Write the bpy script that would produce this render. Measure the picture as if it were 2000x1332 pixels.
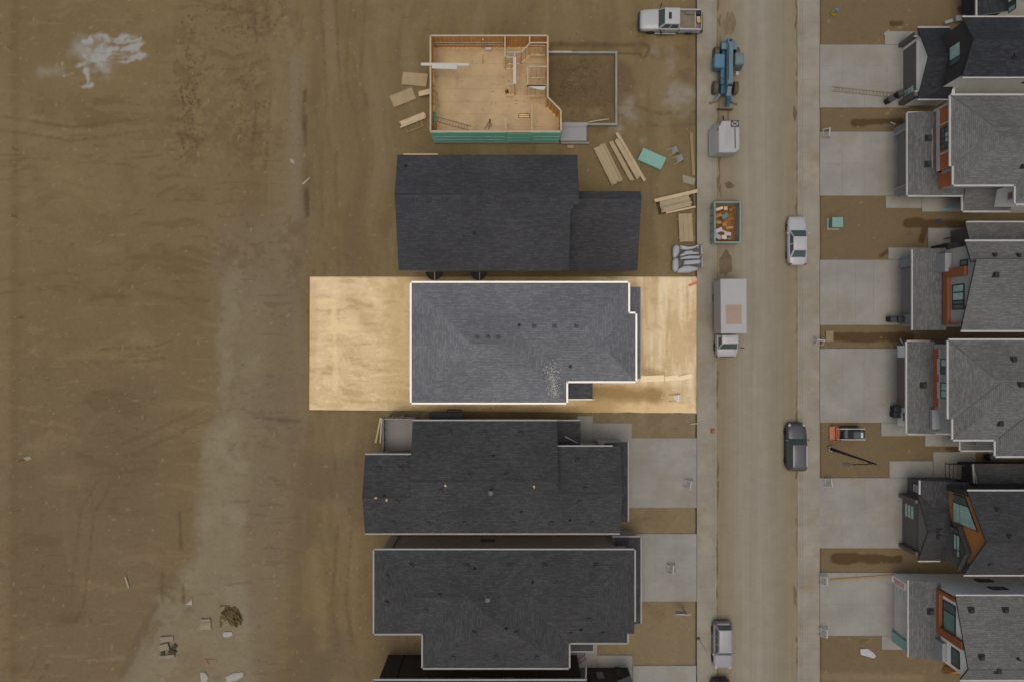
import bpy, bmesh, math, random
import numpy as np
from mathutils import Vector, Matrix
rng = random.Random(7)
for o in list(bpy.data.objects): bpy.data.objects.remove(o)
scene = bpy.context.scene
COL = scene.collection
# ------------------------------------------------------------------ camera, sky, sun, exposure
H = 67.0            # drone height above the ground (m)
S = 20.0            # photo pixels per metre on the ground
cam = bpy.data.cameras.new('camera'); camo = bpy.data.objects.new('camera', cam); COL.objects.link(camo)
camo.location = (0, 0, H); camo.rotation_euler = (0, 0, 0)
cam.sensor_fit = 'HORIZONTAL'; cam.angle = 2*math.atan(1000/S/H)
cam.clip_start = 0.5; cam.clip_end = 3000
scene.camera = camo
SUN_EL, SUN_AZ = math.radians(80), math.radians(200)      # azimuth clockwise from north (+y)
world = bpy.data.worlds.new('World'); scene.world = world; world.use_nodes = True
wn = world.node_tree.nodes; wl = world.node_tree.links
sky = wn.new('ShaderNodeTexSky'); sky.sky_type = 'NISHITA'; sky.sun_disc = False
sky.sun_elevation = SUN_EL; sky.sun_rotation = SUN_AZ
sky.air_density = 1.0; sky.dust_density = 6.0; sky.ozone_density = 1.0
bg = wn['Background']; bg.inputs["Strength"].default_value = 0.118
wl.new(sky.outputs['Color'], bg.inputs['Color'])
sl = bpy.data.lights.new('sun', 'SUN'); sl.energy = 0.7; sl.angle = math.radians(35); sl.color = (1.0, 0.95, 0.88)
so = bpy.data.objects.new('sun', sl); COL.objects.link(so)
sd = Vector((math.sin(SUN_AZ)*math.cos(SUN_EL), math.cos(SUN_AZ)*math.cos(SUN_EL), math.sin(SUN_EL)))
so.rotation_euler = sd.to_track_quat('Z', 'Y').to_euler(); so.location = (0, 0, 90)
vs = scene.view_settings; vs.view_transform = 'Standard'; vs.look = 'None'; vs.exposure = 0.0; vs.gamma = 1.0
vs.use_curve_mapping = False
K = (0.99, 0.955, 0.965)   # picture value of a level white surface under this sky (per channel)

# ------------------------------------------------------------------ coordinates
def X(px, z=0): return (px-1000)/S*(H-z)/H
def Y(py, z=0): return (666-py)/S*(H-z)/H
def P(px, py, z=0): return (X(px, z), Y(py, z), z)
def wallpt(Xp, px, py):                 # pixel on a west wall standing in the plane x = Xp -> (y, z)
    k = Xp*S/(px-1000); return ((666-py)/S*k, H*(1-k))

# ------------------------------------------------------------------ materials
def s2l(c):
    c = c/255.0
    return c/12.92 if c <= 0.04045 else ((c+0.055)/1.055)**2.4
def C(r, g, b, k=1.0): return tuple(min(0.95, s2l(v)*k/K[i]) for i, v in enumerate((r, g, b)))
MATS = {}
def nn(t, ty, **kw):
    n = t.nodes.new(ty)
    for a, v in kw.items(): setattr(n, a, v)
    return n
def mat(name, col, rough=0.8, var=0.18, scale=3.0, metal=0.0, bump=0.0, bscale=30.0, spec=0.3, stretch=(1, 1, 1)):
    if name in MATS: return MATS[name]
    m = bpy.data.materials.new(name); m.use_nodes = True; t = m.node_tree; L = t.links
    b = t.nodes['Principled BSDF']
    b.inputs['Roughness'].default_value = rough; b.inputs['Metallic'].default_value = metal
    b.inputs['Specular IOR Level'].default_value = spec
    tc = nn(t, 'ShaderNodeTexCoord'); mp = nn(t, 'ShaderNodeMapping'); mp.inputs['Scale'].default_value = stretch
    L.new(tc.outputs['Object'], mp.inputs['Vector'])
    n1 = nn(t, 'ShaderNodeTexNoise'); n1.inputs['Scale'].default_value = scale; n1.inputs['Detail'].default_value = 6
    n1.inputs['Roughness'].default_value = 0.65
    L.new(mp.outputs[0], n1.inputs['Vector'])
    mx = nn(t, 'ShaderNodeMix', data_type='RGBA')
    mx.inputs[6].default_value = tuple(c*(1-var) for c in col)+(1,)
    mx.inputs[7].default_value = tuple(min(1, c*(1+var)) for c in col)+(1,)
    rp = nn(t, 'ShaderNodeMapRange'); rp.inputs[1].default_value = 0.3; rp.inputs[2].default_value = 0.7
    L.new(n1.outputs['Fac'], rp.inputs[0]); L.new(rp.outputs[0], mx.inputs[0])
    L.new(mx.outputs[2], b.inputs['Base Color'])
    if bump:
        n2 = nn(t, 'ShaderNodeTexNoise'); n2.inputs['Scale'].default_value = bscale; n2.inputs['Detail'].default_value = 4
        L.new(mp.outputs[0], n2.inputs['Vector'])
        bp = nn(t, 'ShaderNodeBump'); bp.inputs['Strength'].default_value = bump; bp.inputs['Distance'].default_value = 0.05
        L.new(n2.outputs['Fac'], bp.inputs['Height']); L.new(bp.outputs[0], b.inputs['Normal'])
    MATS[name] = m; return m
def shingle(name, dark, light, var=0.5):
    if name in MATS: return MATS[name]
    m = bpy.data.materials.new(name); m.use_nodes = True; t = m.node_tree; L = t.links
    b = t.nodes['Principled BSDF']; b.inputs['Roughness'].default_value = 0.9; b.inputs['Specular IOR Level'].default_value = 0.15
    uv = nn(t, 'ShaderNodeUVMap'); uv.uv_map = 'UVMap'
    br = nn(t, 'ShaderNodeTexBrick'); br.offset = 0.37; br.squash = 1.6; br.squash_frequency = 3
    br.inputs['Color1'].default_value = tuple(dark)+(1,); br.inputs['Color2'].default_value = tuple(light)+(1,)
    br.inputs['Mortar'].default_value = tuple(c*0.62 for c in dark)+(1,)
    br.inputs['Scale'].default_value = 1.0; br.inputs['Mortar Size'].default_value = 0.011
    br.inputs['Mortar Smooth'].default_value = 0.2; br.inputs['Bias'].default_value = -0.25
    br.inputs['Brick Width'].default_value = 0.42; br.inputs['Row Height'].default_value = 0.15
    dn = nn(t, 'ShaderNodeTexNoise'); dn.inputs['Scale'].default_value = 0.9; dn.inputs['Detail'].default_value = 3
    L.new(uv.outputs[0], dn.inputs['Vector'])
    dv = nn(t, 'ShaderNodeVectorMath', operation='MULTIPLY_ADD'); dv.inputs[1].default_value = (0.12, 0.03, 0)
    L.new(dn.outputs['Color'], dv.inputs[0]); L.new(uv.outputs[0], dv.inputs[2])
    L.new(dv.outputs[0], br.inputs['Vector'])
    # blotches of lighter and darker laminate tabs
    mp = nn(t, 'ShaderNodeMapping'); mp.inputs['Scale'].default_value = (1.6, 4.5, 1)
    L.new(uv.outputs[0], mp.inputs[0])
    n1 = nn(t, 'ShaderNodeTexNoise'); n1.inputs['Scale'].default_value = 1.3; n1.inputs['Detail'].default_value = 7; n1.inputs['Roughness'].default_value = 0.75
    L.new(mp.outputs[0], n1.inputs['Vector'])
    n3 = nn(t, 'ShaderNodeTexNoise'); n3.inputs['Scale'].default_value = 0.16; n3.inputs['Detail'].default_value = 4
    L.new(uv.outputs[0], n3.inputs['Vector'])
    mr = nn(t, 'ShaderNodeMapRange'); mr.inputs[1].default_value = 0.3; mr.inputs[2].default_value = 0.72
    mr.inputs[3].default_value = 1-var; mr.inputs[4].default_value = 1+var
    L.new(n1.outputs['Fac'], mr.inputs[0])
    mr3 = nn(t, 'ShaderNodeMapRange'); mr3.inputs[1].default_value = 0.35; mr3.inputs[2].default_value = 0.65
    mr3.inputs[3].default_value = 0.88; mr3.inputs[4].default_value = 1.1
    L.new(n3.outputs['Fac'], mr3.inputs[0])
    mm = nn(t, 'ShaderNodeMath', operation='MULTIPLY'); L.new(mr.outputs[0], mm.inputs[0]); L.new(mr3.outputs[0], mm.inputs[1])
    sc = nn(t, 'ShaderNodeVectorMath', operation='SCALE')
    L.new(br.outputs['Color'], sc.inputs[0]); L.new(mm.outputs[0], sc.inputs['Scale'])
    L.new(sc.outputs[0], b.inputs['Base Color'])
    bp = nn(t, 'ShaderNodeBump'); bp.inputs['Strength'].default_value = 0.6; bp.inputs['Distance'].default_value = 0.012; bp.invert = True
    L.new(br.outputs['Fac'], bp.inputs['Height']); L.new(bp.outputs[0], b.inputs['Normal'])
    MATS[name] = m; return m
def siding(name, col, pitch=0.16, vertical=False, rough=0.7):
    if name in MATS: return MATS[name]
    m = mat(name, col, rough, 0.08, 0.7)
    t = m.node_tree; L = t.links; b = t.nodes['Principled BSDF']
    tc = nn(t, 'ShaderNodeTexCoord'); sp = nn(t, 'ShaderNodeSeparateXYZ'); L.new(tc.outputs['Object'], sp.inputs[0])
    dv = nn(t, 'ShaderNodeMath', operation='DIVIDE'); L.new(sp.outputs['Y' if vertical else 'Z'], dv.inputs[0]); dv.inputs[1].default_value = pitch
    fr = nn(t, 'ShaderNodeMath', operation='FRACT'); L.new(dv.outputs[0], fr.inputs[0])
    bp = nn(t, 'ShaderNodeBump'); bp.inputs['Strength'].default_value = 0.7; bp.inputs['Distance'].default_value = 0.02; bp.invert = True
    L.new(fr.outputs[0], bp.inputs['Height']); L.new(bp.outputs[0], b.inputs['Normal'])
    return m
def glass(name, col, rough=0.06):
    return mat(name, col, rough, 0.25, 1.2, spec=0.6)

# ------------------------------------------------------------------ objects and meshes
BASE = {}
def tag(o, label=None, cat=None, group=None, kind=None):
    if label: o['label'] = label
    if cat: o['category'] = cat
    if group: o['group'] = group
    if kind: o['kind'] = kind
    return o
def thing(name, label, cat, loc=(0, 0, 0), group=None):
    o = bpy.data.objects.new(name, None); COL.objects.link(o); o.location = loc
    o.empty_display_size = 0.3
    BASE[o.name] = Vector(loc)
    return tag(o, label, cat, group)
def base_of(o):
    while o is not None:
        if o.name in BASE: return BASE[o.name]
        o = o.parent
    return Vector((0, 0, 0))
class MB:
    def __init__(s): s.v = []; s.f = []; s.mi = []; s.uv = {}; s.smooth = False
    def face(s, pts, mi=0, uv=None):
        i = len(s.v); s.v += [tuple(p) for p in pts]; s.f.append(tuple(range(i, i+len(pts)))); s.mi.append(mi)
        if uv: s.uv[len(s.f)-1] = uv
    def box(s, x0, y0, z0, x1, y1, z1, mi=0, top=None):
        i = len(s.v)
        if x0 > x1: x0, x1 = x1, x0
        if y0 > y1: y0, y1 = y1, y0
        s.v += [(x0,y0,z0),(x1,y0,z0),(x1,y1,z0),(x0,y1,z0),(x0,y0,z1),(x1,y0,z1),(x1,y1,z1),(x0,y1,z1)]
        for f in ((3,2,1,0),(4,5,6,7),(0,1,5,4),(1,2,6,5),(2,3,7,6),(3,0,4,7)):
            s.f.append(tuple(i+k for k in f)); s.mi.append(mi)
        if top is not None: s.mi[-5] = top
        return s
    def obox(s, c, dx, dy, z0, z1, ang, mi=0, tilt=0.0):      # box with centre c=(x,y), full sizes, turned by ang
        i = len(s.v); ca, sa = math.cos(ang), math.sin(ang)
        for z in (z0, z1):
            for (a, b) in ((-1,-1),(1,-1),(1,1),(-1,1)):
                u, w = a*dx/2, b*dy/2
                s.v.append((c[0]+u*ca-w*sa, c[1]+u*sa+w*ca, z+tilt*u))
        for f in ((3,2,1,0),(4,5,6,7),(0,1,5,4),(1,2,6,5),(2,3,7,6),(3,0,4,7)):
            s.f.append(tuple(i+k for k in f)); s.mi.append(mi)
        return s
    def bar(s, a, b, w, h=None, mi=0, up=(0,0,1)):            # square bar from a to b
        h = h or w
        a = Vector(a); b = Vector(b); d = (b-a).normalized(); u = Vector(up)
        if abs(d.dot(u)) > 0.97: u = Vector((1,0,0))
        r = d.cross(u).normalized()*(w/2); q = r.cross(d).normalized()*(h/2)
        i = len(s.v)
        for p in (a, b):
            for t in (-r-q, r-q, r+q, -r+q): s.v.append(tuple(p+t))
        for f in ((3,2,1,0),(4,5,6,7),(0,1,5,4),(1,2,6,5),(2,3,7,6),(3,0,4,7)):
            s.f.append(tuple(i+k for k in f)); s.mi.append(mi)
        return s
    def tube(s, pts, r, n=8, mi=0, caps=True):
        pts = [Vector(p) for p in pts]; rings = []
        for k, p in enumerate(pts):
            d = (pts[min(k+1, len(pts)-1)]-pts[max(k-1, 0)]).normalized()
            u = Vector((0,0,1)) if abs(d.z) < 0.9 else Vector((1,0,0))
            a = d.cross(u).normalized(); b = d.cross(a).normalized()
            rr = r[k] if isinstance(r, (list, tuple)) else r
            i = len(s.v)
            for j in range(n):
                t = 2*math.pi*j/n; s.v.append(tuple(p+a*math.cos(t)*rr+b*math.sin(t)*rr))
            rings.append(i)
        for k in range(len(rings)-1):
            for j in range(n):
                s.f.append((rings[k]+j, rings[k]+(j+1)%n, rings[k+1]+(j+1)%n, rings[k+1]+j)); s.mi.append(mi)
        if caps:
            s.f.append(tuple(rings[0]+j for j in range(n-1,-1,-1))); s.mi.append(mi)
            s.f.append(tuple(rings[-1]+j for j in range(n))); s.mi.append(mi)
        return s
    def prism(s, poly, z0, z1, mi=0):
        n = len(poly); i = len(s.v)
        s.v += [(p[0],p[1],z0) for p in poly]+[(p[0],p[1],z1) for p in poly]
        s.f.append(tuple(range(i+n-1, i-1, -1))); s.mi.append(mi)
        s.f.append(tuple(range(i+n, i+2*n))); s.mi.append(mi)
        for k in range(n):
            s.f.append((i+k, i+(k+1)%n, i+n+(k+1)%n, i+n+k)); s.mi.append(mi)
        return s
    def loft(s, rings, mi=0, close=True, caps=True):
        idx = []
        for r in rings:
            i = len(s.v); s.v += [tuple(p) for p in r]; idx.append(i)
        n = len(rings[0])
        for k in range(len(rings)-1):
            for j in range(n if close else n-1):
                s.f.append((idx[k]+j, idx[k]+(j+1)%n, idx[k+1]+(j+1)%n, idx[k+1]+j)); s.mi.append(mi)
        if caps:
            s.f.append(tuple(idx[0]+j for j in range(n-1,-1,-1))); s.mi.append(mi)
            s.f.append(tuple(idx[-1]+j for j in range(n))); s.mi.append(mi)
        return s
    def build(s, name, mats, parent=None, bevel=0.0, smooth=False, sharp=40):
        if not isinstance(mats, (list, tuple)): mats = [mats]
        b = base_of(parent) if parent is not None else Vector((0,0,0))
        me = bpy.data.meshes.new(name)
        me.from_pydata([(p[0]-b.x, p[1]-b.y, p[2]-b.z) for p in s.v], [], s.f)
        for m in mats: me.materials.append(m)
        if len(mats) > 1: me.polygons.foreach_set('material_index', s.mi)
        if s.uv:
            ul = me.uv_layers.new(name='UVMap')
            for fi, uvs in s.uv.items():
                p = me.polygons[fi]
                for li, q in zip(p.loop_indices, uvs): ul.data[li].uv = q
        bm = bmesh.new(); bm.from_mesh(me)
        bmesh.ops.recalc_face_normals(bm, faces=bm.faces)
        if bevel:
            bmesh.ops.remove_doubles(bm, verts=bm.verts, dist=1e-5)
            eds = [e for e in bm.edges if len(e.link_faces) == 2 and e.calc_face_angle(0) > 0.5]
            bmesh.ops.bevel(bm, geom=eds, offset=bevel, segments=2, affect='EDGES', clamp_overlap=True)
        bm.to_mesh(me); bm.free()
        if smooth:
            me.polygons.foreach_set('use_smooth', [True]*len(me.polygons))
            me.set_sharp_from_angle(angle=math.radians(sharp))
        me.update()
        o = bpy.data.objects.new(name, me); COL.objects.link(o)
        if parent is not None: o.parent = parent
        return o
def copy_tree(o, parent=None):
    c = o.copy(); COL.objects.link(c); c.parent = parent
    if o.name in BASE: BASE[c.name] = BASE[o.name].copy()
    for ch in list(o.children): copy_tree(ch, c)
    return c
def ori(o, base, ang=0.0):
    o.location = base; o.rotation_euler = (0, 0, ang)
def polyarea(p): return sum(p[i][0]*p[(i+1)%len(p)][1]-p[(i+1)%len(p)][0]*p[i][1] for i in range(len(p)))/2

# numpy value noise for the soil
def vnoise(x, y, seed=0):
    xi = np.floor(x).astype(np.int64); yi = np.floor(y).astype(np.int64); fx = x-xi; fy = y-yi
    fx = fx*fx*(3-2*fx); fy = fy*fy*(3-2*fy)
    def h(a, b):
        n = (a*374761393+b*668265263+seed*974711) & 0xffffffff
        n = ((n ^ (n >> 13))*1274126177) & 0xffffffff
        n = n ^ (n >> 16)
        return (n & 0xffff)/65535.0
    return (h(xi,yi)*(1-fx)+h(xi+1,yi)*fx)*(1-fy)+(h(xi,yi+1)*(1-fx)+h(xi+1,yi+1)*fx)*fy
def fbm(x, y, seed=0, o=4, g=0.5):
    a = 1.0; t = 0.0; s = 0.0; ca, sa = math.cos(0.55), math.sin(0.55)
    for k in range(o):
        if k: x, y = x*ca-y*sa+3.7, x*sa+y*ca+1.9
        s = s+a*vnoise(x*2**k, y*2**k, seed+k*17); t += a; a *= g
    return s/t
def sstep(a, b, x):
    t = np.clip((x-a)/(b-a), 0, 1); return t*t*(3-2*t)
# ------------------------------------------------------------------ ground
def lin(c): return np.array(C(*c))
WOB = {}
def capsule(PX_, PY_, x0, y0, x1, y1, r, soft, wob=0.0, seed=0):
    dx, dy = x1-x0, y1-y0; L2 = dx*dx+dy*dy+1e-6
    t = np.clip(((PX_-x0)*dx+(PY_-y0)*dy)/L2, 0, 1)
    d = np.hypot(PX_-x0-t*dx, PY_-y0-t*dy)
    if wob:
        key = (seed, PX_.shape)
        if key not in WOB: WOB[key] = (fbm(PX_/22, PY_/22, seed, 4)-0.5)*2
        d = d+WOB[key]*wob
    return 1-sstep(r-soft, r+soft, d)
def soil_mat(name, fine=0.22):
    m = bpy.data.materials.new(name); m.use_nodes = True; t = m.node_tree; L = t.links
    b = t.nodes['Principled BSDF']; b.inputs['Roughness'].default_value = 0.95; b.inputs['Specular IOR Level'].default_value = 0.1
    at = nn(t, 'ShaderNodeAttribute'); at.attribute_name = 'soil'
    tc = nn(t, 'ShaderNodeTexCoord')
    n1 = nn(t, 'ShaderNodeTexNoise'); n1.inputs['Scale'].default_value = 2.4; n1.inputs['Detail'].default_value = 9; n1.inputs['Roughness'].default_value = 0.72
    n2 = nn(t, 'ShaderNodeTexNoise'); n2.inputs['Scale'].default_value = 11; n2.inputs['Detail'].default_value = 5; n2.inputs['Roughness'].default_value = 0.7
    L.new(tc.outputs['Object'], n1.inputs[0]); L.new(tc.outputs['Object'], n2.inputs[0])
    ad = nn(t, 'ShaderNodeMath', operation='ADD'); L.new(n1.outputs['Fac'], ad.inputs[0]); L.new(n2.outputs['Fac'], ad.inputs[1])
    mr = nn(t, 'ShaderNodeMapRange'); mr.inputs[1].default_value = 0.7; mr.inputs[2].default_value = 1.3
    mr.inputs[3].default_value = 1-fine; mr.inputs[4].default_value = 1+fine
    L.new(ad.outputs[0], mr.inputs[0])
    sc = nn(t, 'ShaderNodeVectorMath', operation='SCALE'); L.new(at.outputs['Color'], sc.inputs[0]); L.new(mr.outputs[0], sc.inputs['Scale'])
    L.new(sc.outputs[0], b.inputs['Base Color'])
    bp = nn(t, 'ShaderNodeBump'); bp.inputs['Strength'].default_value = 0.4; bp.inputs['Distance'].default_value = 0.08
    L.new(ad.outputs[0], bp.inputs['Height']); L.new(bp.outputs[0], b.inputs['Normal'])
    return m
def grid_obj(name, xs, ys, z, col, m, keep=None):
    nx, ny = len(xs), len(ys); gx, gy = np.meshgrid(xs, ys)
    v = np.stack([gx, gy, z], -1).reshape(-1, 3)
    i = np.arange((ny-1)*nx).reshape(ny-1, nx)[:, :-1].ravel()
    q = np.stack([i, i+1, i+1+nx, i+nx], -1)
    me = bpy.data.meshes.new(name)
    me.vertices.add(len(v)); me.vertices.foreach_set('co', v.astype(np.float32).ravel())
    me.loops.add(len(q)*4); me.loops.foreach_set('vertex_index', q.astype(np.int32).ravel())
    me.polygons.add(len(q)); me.polygons.foreach_set('loop_start', np.arange(len(q), dtype=np.int32)*4)
    me.polygons.foreach_set('use_smooth', np.ones(len(q), dtype=bool))
    me.update(calc_edges=True)
    a = me.attributes.new('soil', 'FLOAT_COLOR', 'POINT')
    a.data.foreach_set('color', np.concatenate([col.reshape(-1, 3), np.ones((len(v), 1))], 1).astype(np.float32).ravel())
    me.materials.append(m)
    o = bpy.data.objects.new(name, me); COL.objects.link(o); return o

xs = np.concatenate([[-900, -400, -200, -110, -75], np.arange(-56, 56.01, 0.14), [75, 110, 200, 400, 900]])
ys = np.concatenate([[-900, -400, -200, -100, -60], np.arange(-38, 38.01, 0.14), [60, 100, 200, 400, 900]])
gx, gy = np.meshgrid(xs, ys); PXg = 1000+gx*20; PYg = 666-gy*20
def mixc(c, target, m): return c*(1-m[..., None])+lin(target)*m[..., None]
wx_ = (fbm(gx*0.11, gy*0.11, 8, 4)-0.5)*9; wy_ = (fbm(gx*0.11, gy*0.11, 9, 4)-0.5)*5
warp = wx_*8
n_big = fbm(gx*0.06, gy*0.06, 1, 4); n_mid = fbm(gx*0.35, gy*0.35, 2, 5, 0.6); n_patch = fbm(gx*0.13+7, gy*0.16, 6, 4)
st_h = fbm((gx+wx_)*0.13+gy*0.02, (gy+wy_)*0.95, 3, 5, 0.58); st_v = fbm((gx+wx_*0.35)*0.75, (gy+wy_)*0.07, 4, 5, 0.6)
n_f = fbm(gx*1.3, gy*1.3, 5, 4, 0.6)
col = np.zeros(gx.shape+(3,))+lin((110, 94, 66))
col = mixc(col, (116, 98, 69), sstep(0.42, 0.66, n_big)*0.8)
col = mixc(col, (100, 84, 57), sstep(0.52, 0.72, n_mid)*0.4)
lowleft = sstep(560, 900, PYg+warp)*(1-sstep(300, 430, PXg+warp))
col = mixc(col, (106, 90, 67), lowleft*0.7)
col = mixc(col, (98, 82, 61), lowleft*sstep(0.5, 0.7, n_patch)*0.35)
wl_ = (1-sstep(520, 640, PXg+warp))
col = mixc(col, (94, 78, 52), sstep(0.56, 0.70, st_h)*0.5*wl_*sstep(0.42, 0.6, n_patch))
col = mixc(col, (126, 108, 79), sstep(0.58, 0.74, 1-st_h)*0.4*wl_*sstep(0.38, 0.6, 1-n_patch))
wr_ = sstep(400, 600, PXg+warp)*(1-sstep(1380, 1400, PXg))
col = mixc(col, (122, 107, 82), sstep(0.5, 0.72, st_v)*0.45*wr_)
col = mixc(col, (97, 82, 62), sstep(0.52, 0.74, 1-st_v)*0.42*wr_)
# light band along the left border, slight track beside it
col = mixc(col, (120, 103, 75), (1-sstep(8, 30, PXg+warp*0.1))*0.45)
col = mixc(col, (96, 80, 55), capsule(PXg, PYg, 30, -50, 24, 1400, 7, 8, 6, 30)*0.35)
# pale compacted haul road: broad soft bed, then the paler worn lane inside it
bedm = (1-sstep(40, 120, np.abs(PXg+warp*0.7-np.interp(PYg, [380, 500, 800, 1332], [530, 515, 505, 450]))))*sstep(360, 520, PYg+warp*0.6)
col = mixc(col, (116, 103, 82), bedm*0.6)
col = mixc(col, (110, 95, 78), bedm*sstep(0.48, 0.64, n_patch)*0.45)
edge = (fbm(gx*0.55, gy*0.4, 18, 5, 0.6)-0.5)*95
def lane(ys_, xs0, ws_, soft, seed):
    c_ = np.interp(PYg, ys_, xs0); w_ = np.interp(PYg, ys_, ws_)
    return (1-sstep(w_-soft, w_+soft, np.abs(PXg+edge*0.45-c_)))*(PYg > ys_[0])*(PYg < ys_[-1]+1)
ln = lane([505, 540, 620, 720, 800], [458, 458, 452, 445, 440], [2, 18, 20, 16, 4], 5, 1)*0.75
ln = np.maximum(ln, lane([800, 850, 950, 1050, 1120], [450, 440, 440, 425, 420], [8, 44, 46, 46, 50], 16, 2))
ln = np.maximum(ln, lane([1080, 1150, 1250, 1345], [425, 408, 390, 370], [48, 74, 92, 128], 20, 3)*0.8)
ln = np.maximum(ln, capsule(PXg, PYg, 500, 560, 470, 900, 24, 20, 18, 34)*0.45)
col = mixc(col, (124, 112, 90), ln*0.75)
col = mixc(col, (131, 120, 100), ln*sstep(0.5, 0.68, n_mid)*0.5)
col = mixc(col, (110, 95, 76), ln*sstep(0.55, 0.72, 1-n_mid)*0.5)
side = capsule(PXg, PYg, 262, 1345, 325, 1190, 30, 16, 20, 31)
col = mixc(col, (122, 111, 91), side*0.6)
col = mixc(col, (90, 75, 54), capsule(PXg, PYg, 235, 1320, 305, 1180, 7, 6, 6, 35)*0.5)
# mottled brown strip between the haul road and the houses
ms = sstep(560, 600, PXg+warp*0.3)*(1-sstep(720, 780, PXg))*sstep(800, 900, PYg)
col = mixc(col, (97, 83, 64), ms*sstep(0.45, 0.65, n_patch)*0.6); col = mixc(col, (126, 107, 76), capsule(PXg, PYg, 612, 1080, 632, 1260, 14, 10, 14, 36)*0.45)
# scraped rough patches
rough = np.zeros_like(gx)
for (a, b, c_, d_, r) in ((370, 70, 365, 300, 34), (470, 150, 490, 300, 40), (470, 20, 560, 50, 40), (420, 240, 520, 270, 30), (560, 440, 575, 520, 22),
                          (430, 480, 500, 500, 20), (1120, 130, 1180, 220, 46), (1250, 60, 1330, 110, 30), (300, 1240, 340, 1120, 16), (450, 880, 560, 825, 10)):
    rough = np.maximum(rough, capsule(PXg, PYg, a, b, c_, d_, r, 16, 18, 40+r))
col = mixc(col, (95, 79, 54), rough*sstep(0.42, 0.62, n_f)*0.45)
col = mixc(col, (124, 107, 78), rough*sstep(0.56, 0.72, 1-n_f)*0.3)
rut = np.maximum(capsule(PXg, PYg, 598, 110, 592, 230, 3.2, 3, 3, 51), capsule(PXg, PYg, 594, 225, 600, 420, 3.6, 3, 3.5, 52))
rut = np.maximum(rut, 0.7*capsule(PXg, PYg, 350, 1000, 358, 1175, 3, 2.5, 2, 53))
rut = np.maximum(rut, 0.6*capsule(PXg, PYg, 500, 815, 585, 822, 2.5, 2.5, 3, 54))
rut = np.maximum(rut, 0.5*capsule(PXg, PYg, 315, 1080, 318, 1200, 3, 3, 2, 55))
rut = rut*sstep(0.36, 0.56, fbm(gx*0.9, gy*0.5, 143, 4, 0.6))
col = mixc(col, (72, 58, 42), rut*0.7)
col = mixc(col, (118, 106, 88), capsule(PXg, PYg, 575, 120, 578, 420, 13, 9, 8, 56)*0.5)
# faint curved wheel tracks lower left
ring = np.abs(np.hypot((PXg-300)*1.0, (PYg-1000)*0.75)-178)
col = mixc(col, (122, 105, 78), (1-sstep(2, 8, ring))*(1-sstep(190, 230, PXg))*0.16*sstep(0.35,0.6,n_patch))
trk = np.zeros_like(gx)
for (pts, gapw) in ((((640, -20), (652, 200), (640, 330), (648, 540)), 28), (((700, -20), (690, 150), (720, 290)), 28), (((660, 820), (676, 1000), (662, 1180), (690, 1340)), 27), (((0, 560), (120, 545), (260, 570), (400, 540)), 27),
                    (((60, 1330), (150, 1180), (170, 1000), (240, 880), (420, 800)), 26), (((0, 240), (140, 262), (300, 240), (420, 262)), 26), (((100, 700), (300, 690), (470, 640)), 26), (((1215, 210), (1290, 235), (1358, 230)), 24), (((500, -20), (520, 120), (505, 330)), 26)):
    for off in (-gapw/2, gapw/2):
        for (p, q) in zip(pts[:-1], pts[1:]):
            dx, dy = q[0]-p[0], q[1]-p[1]; l_ = math.hypot(dx, dy); ox, oy = -dy/l_*off, dx/l_*off
            trk = np.maximum(trk, capsule(PXg, PYg, p[0]+ox, p[1]+oy, q[0]+ox, q[1]+oy, 3.2, 1.8, 2.2, 130))
trk = trk*sstep(0.38, 0.56, fbm(gx*0.25, gy*0.25, 131, 3))
col = mixc(col, (92, 77, 54), trk*0.4*(0.6+0.8*(vnoise(gx*5, gy*5, 132) > 0.5)))
# short crisp scrapes left by the grader
scr = ((fbm((gx+wx_)*0.5, gy*3.2, 133, 3) > 0.70)*1.0)*sstep(0.4, 0.6, n_patch)*wl_
col = mixc(col, (90, 74, 50), scr*0.35)
scr2 = ((fbm((gx+wx_)*0.45, gy*3.0, 134, 3) > 0.74)*1.0)*wl_*sstep(0.45, 0.6, 1-n_patch)
col = mixc(col, (128, 111, 83), scr2*0.35)
# churned grey soil in the building plots
gm = np.zeros_like(gx)
for (a, b, c_, d_, r) in ((1250, 170, 1340, 190, 26), (1228, 140, 1250, 250, 22), (1270, 120, 1290, 130, 26), (1215, 250, 1260, 262, 14), (1150, 830, 1350, 822, 10)):
    gm = np.maximum(gm, capsule(PXg, PYg, a, b, c_, d_, r, 14, 22, 60+r))
col = mixc(col, (131, 122, 108), gm*sstep(0.38, 0.62, n_mid)*0.8)
col = mixc(col, (94, 77, 55), capsule(PXg, PYg, 1080, 160, 1195, 160, 46, 8, 5, 66)*0.7)
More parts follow.
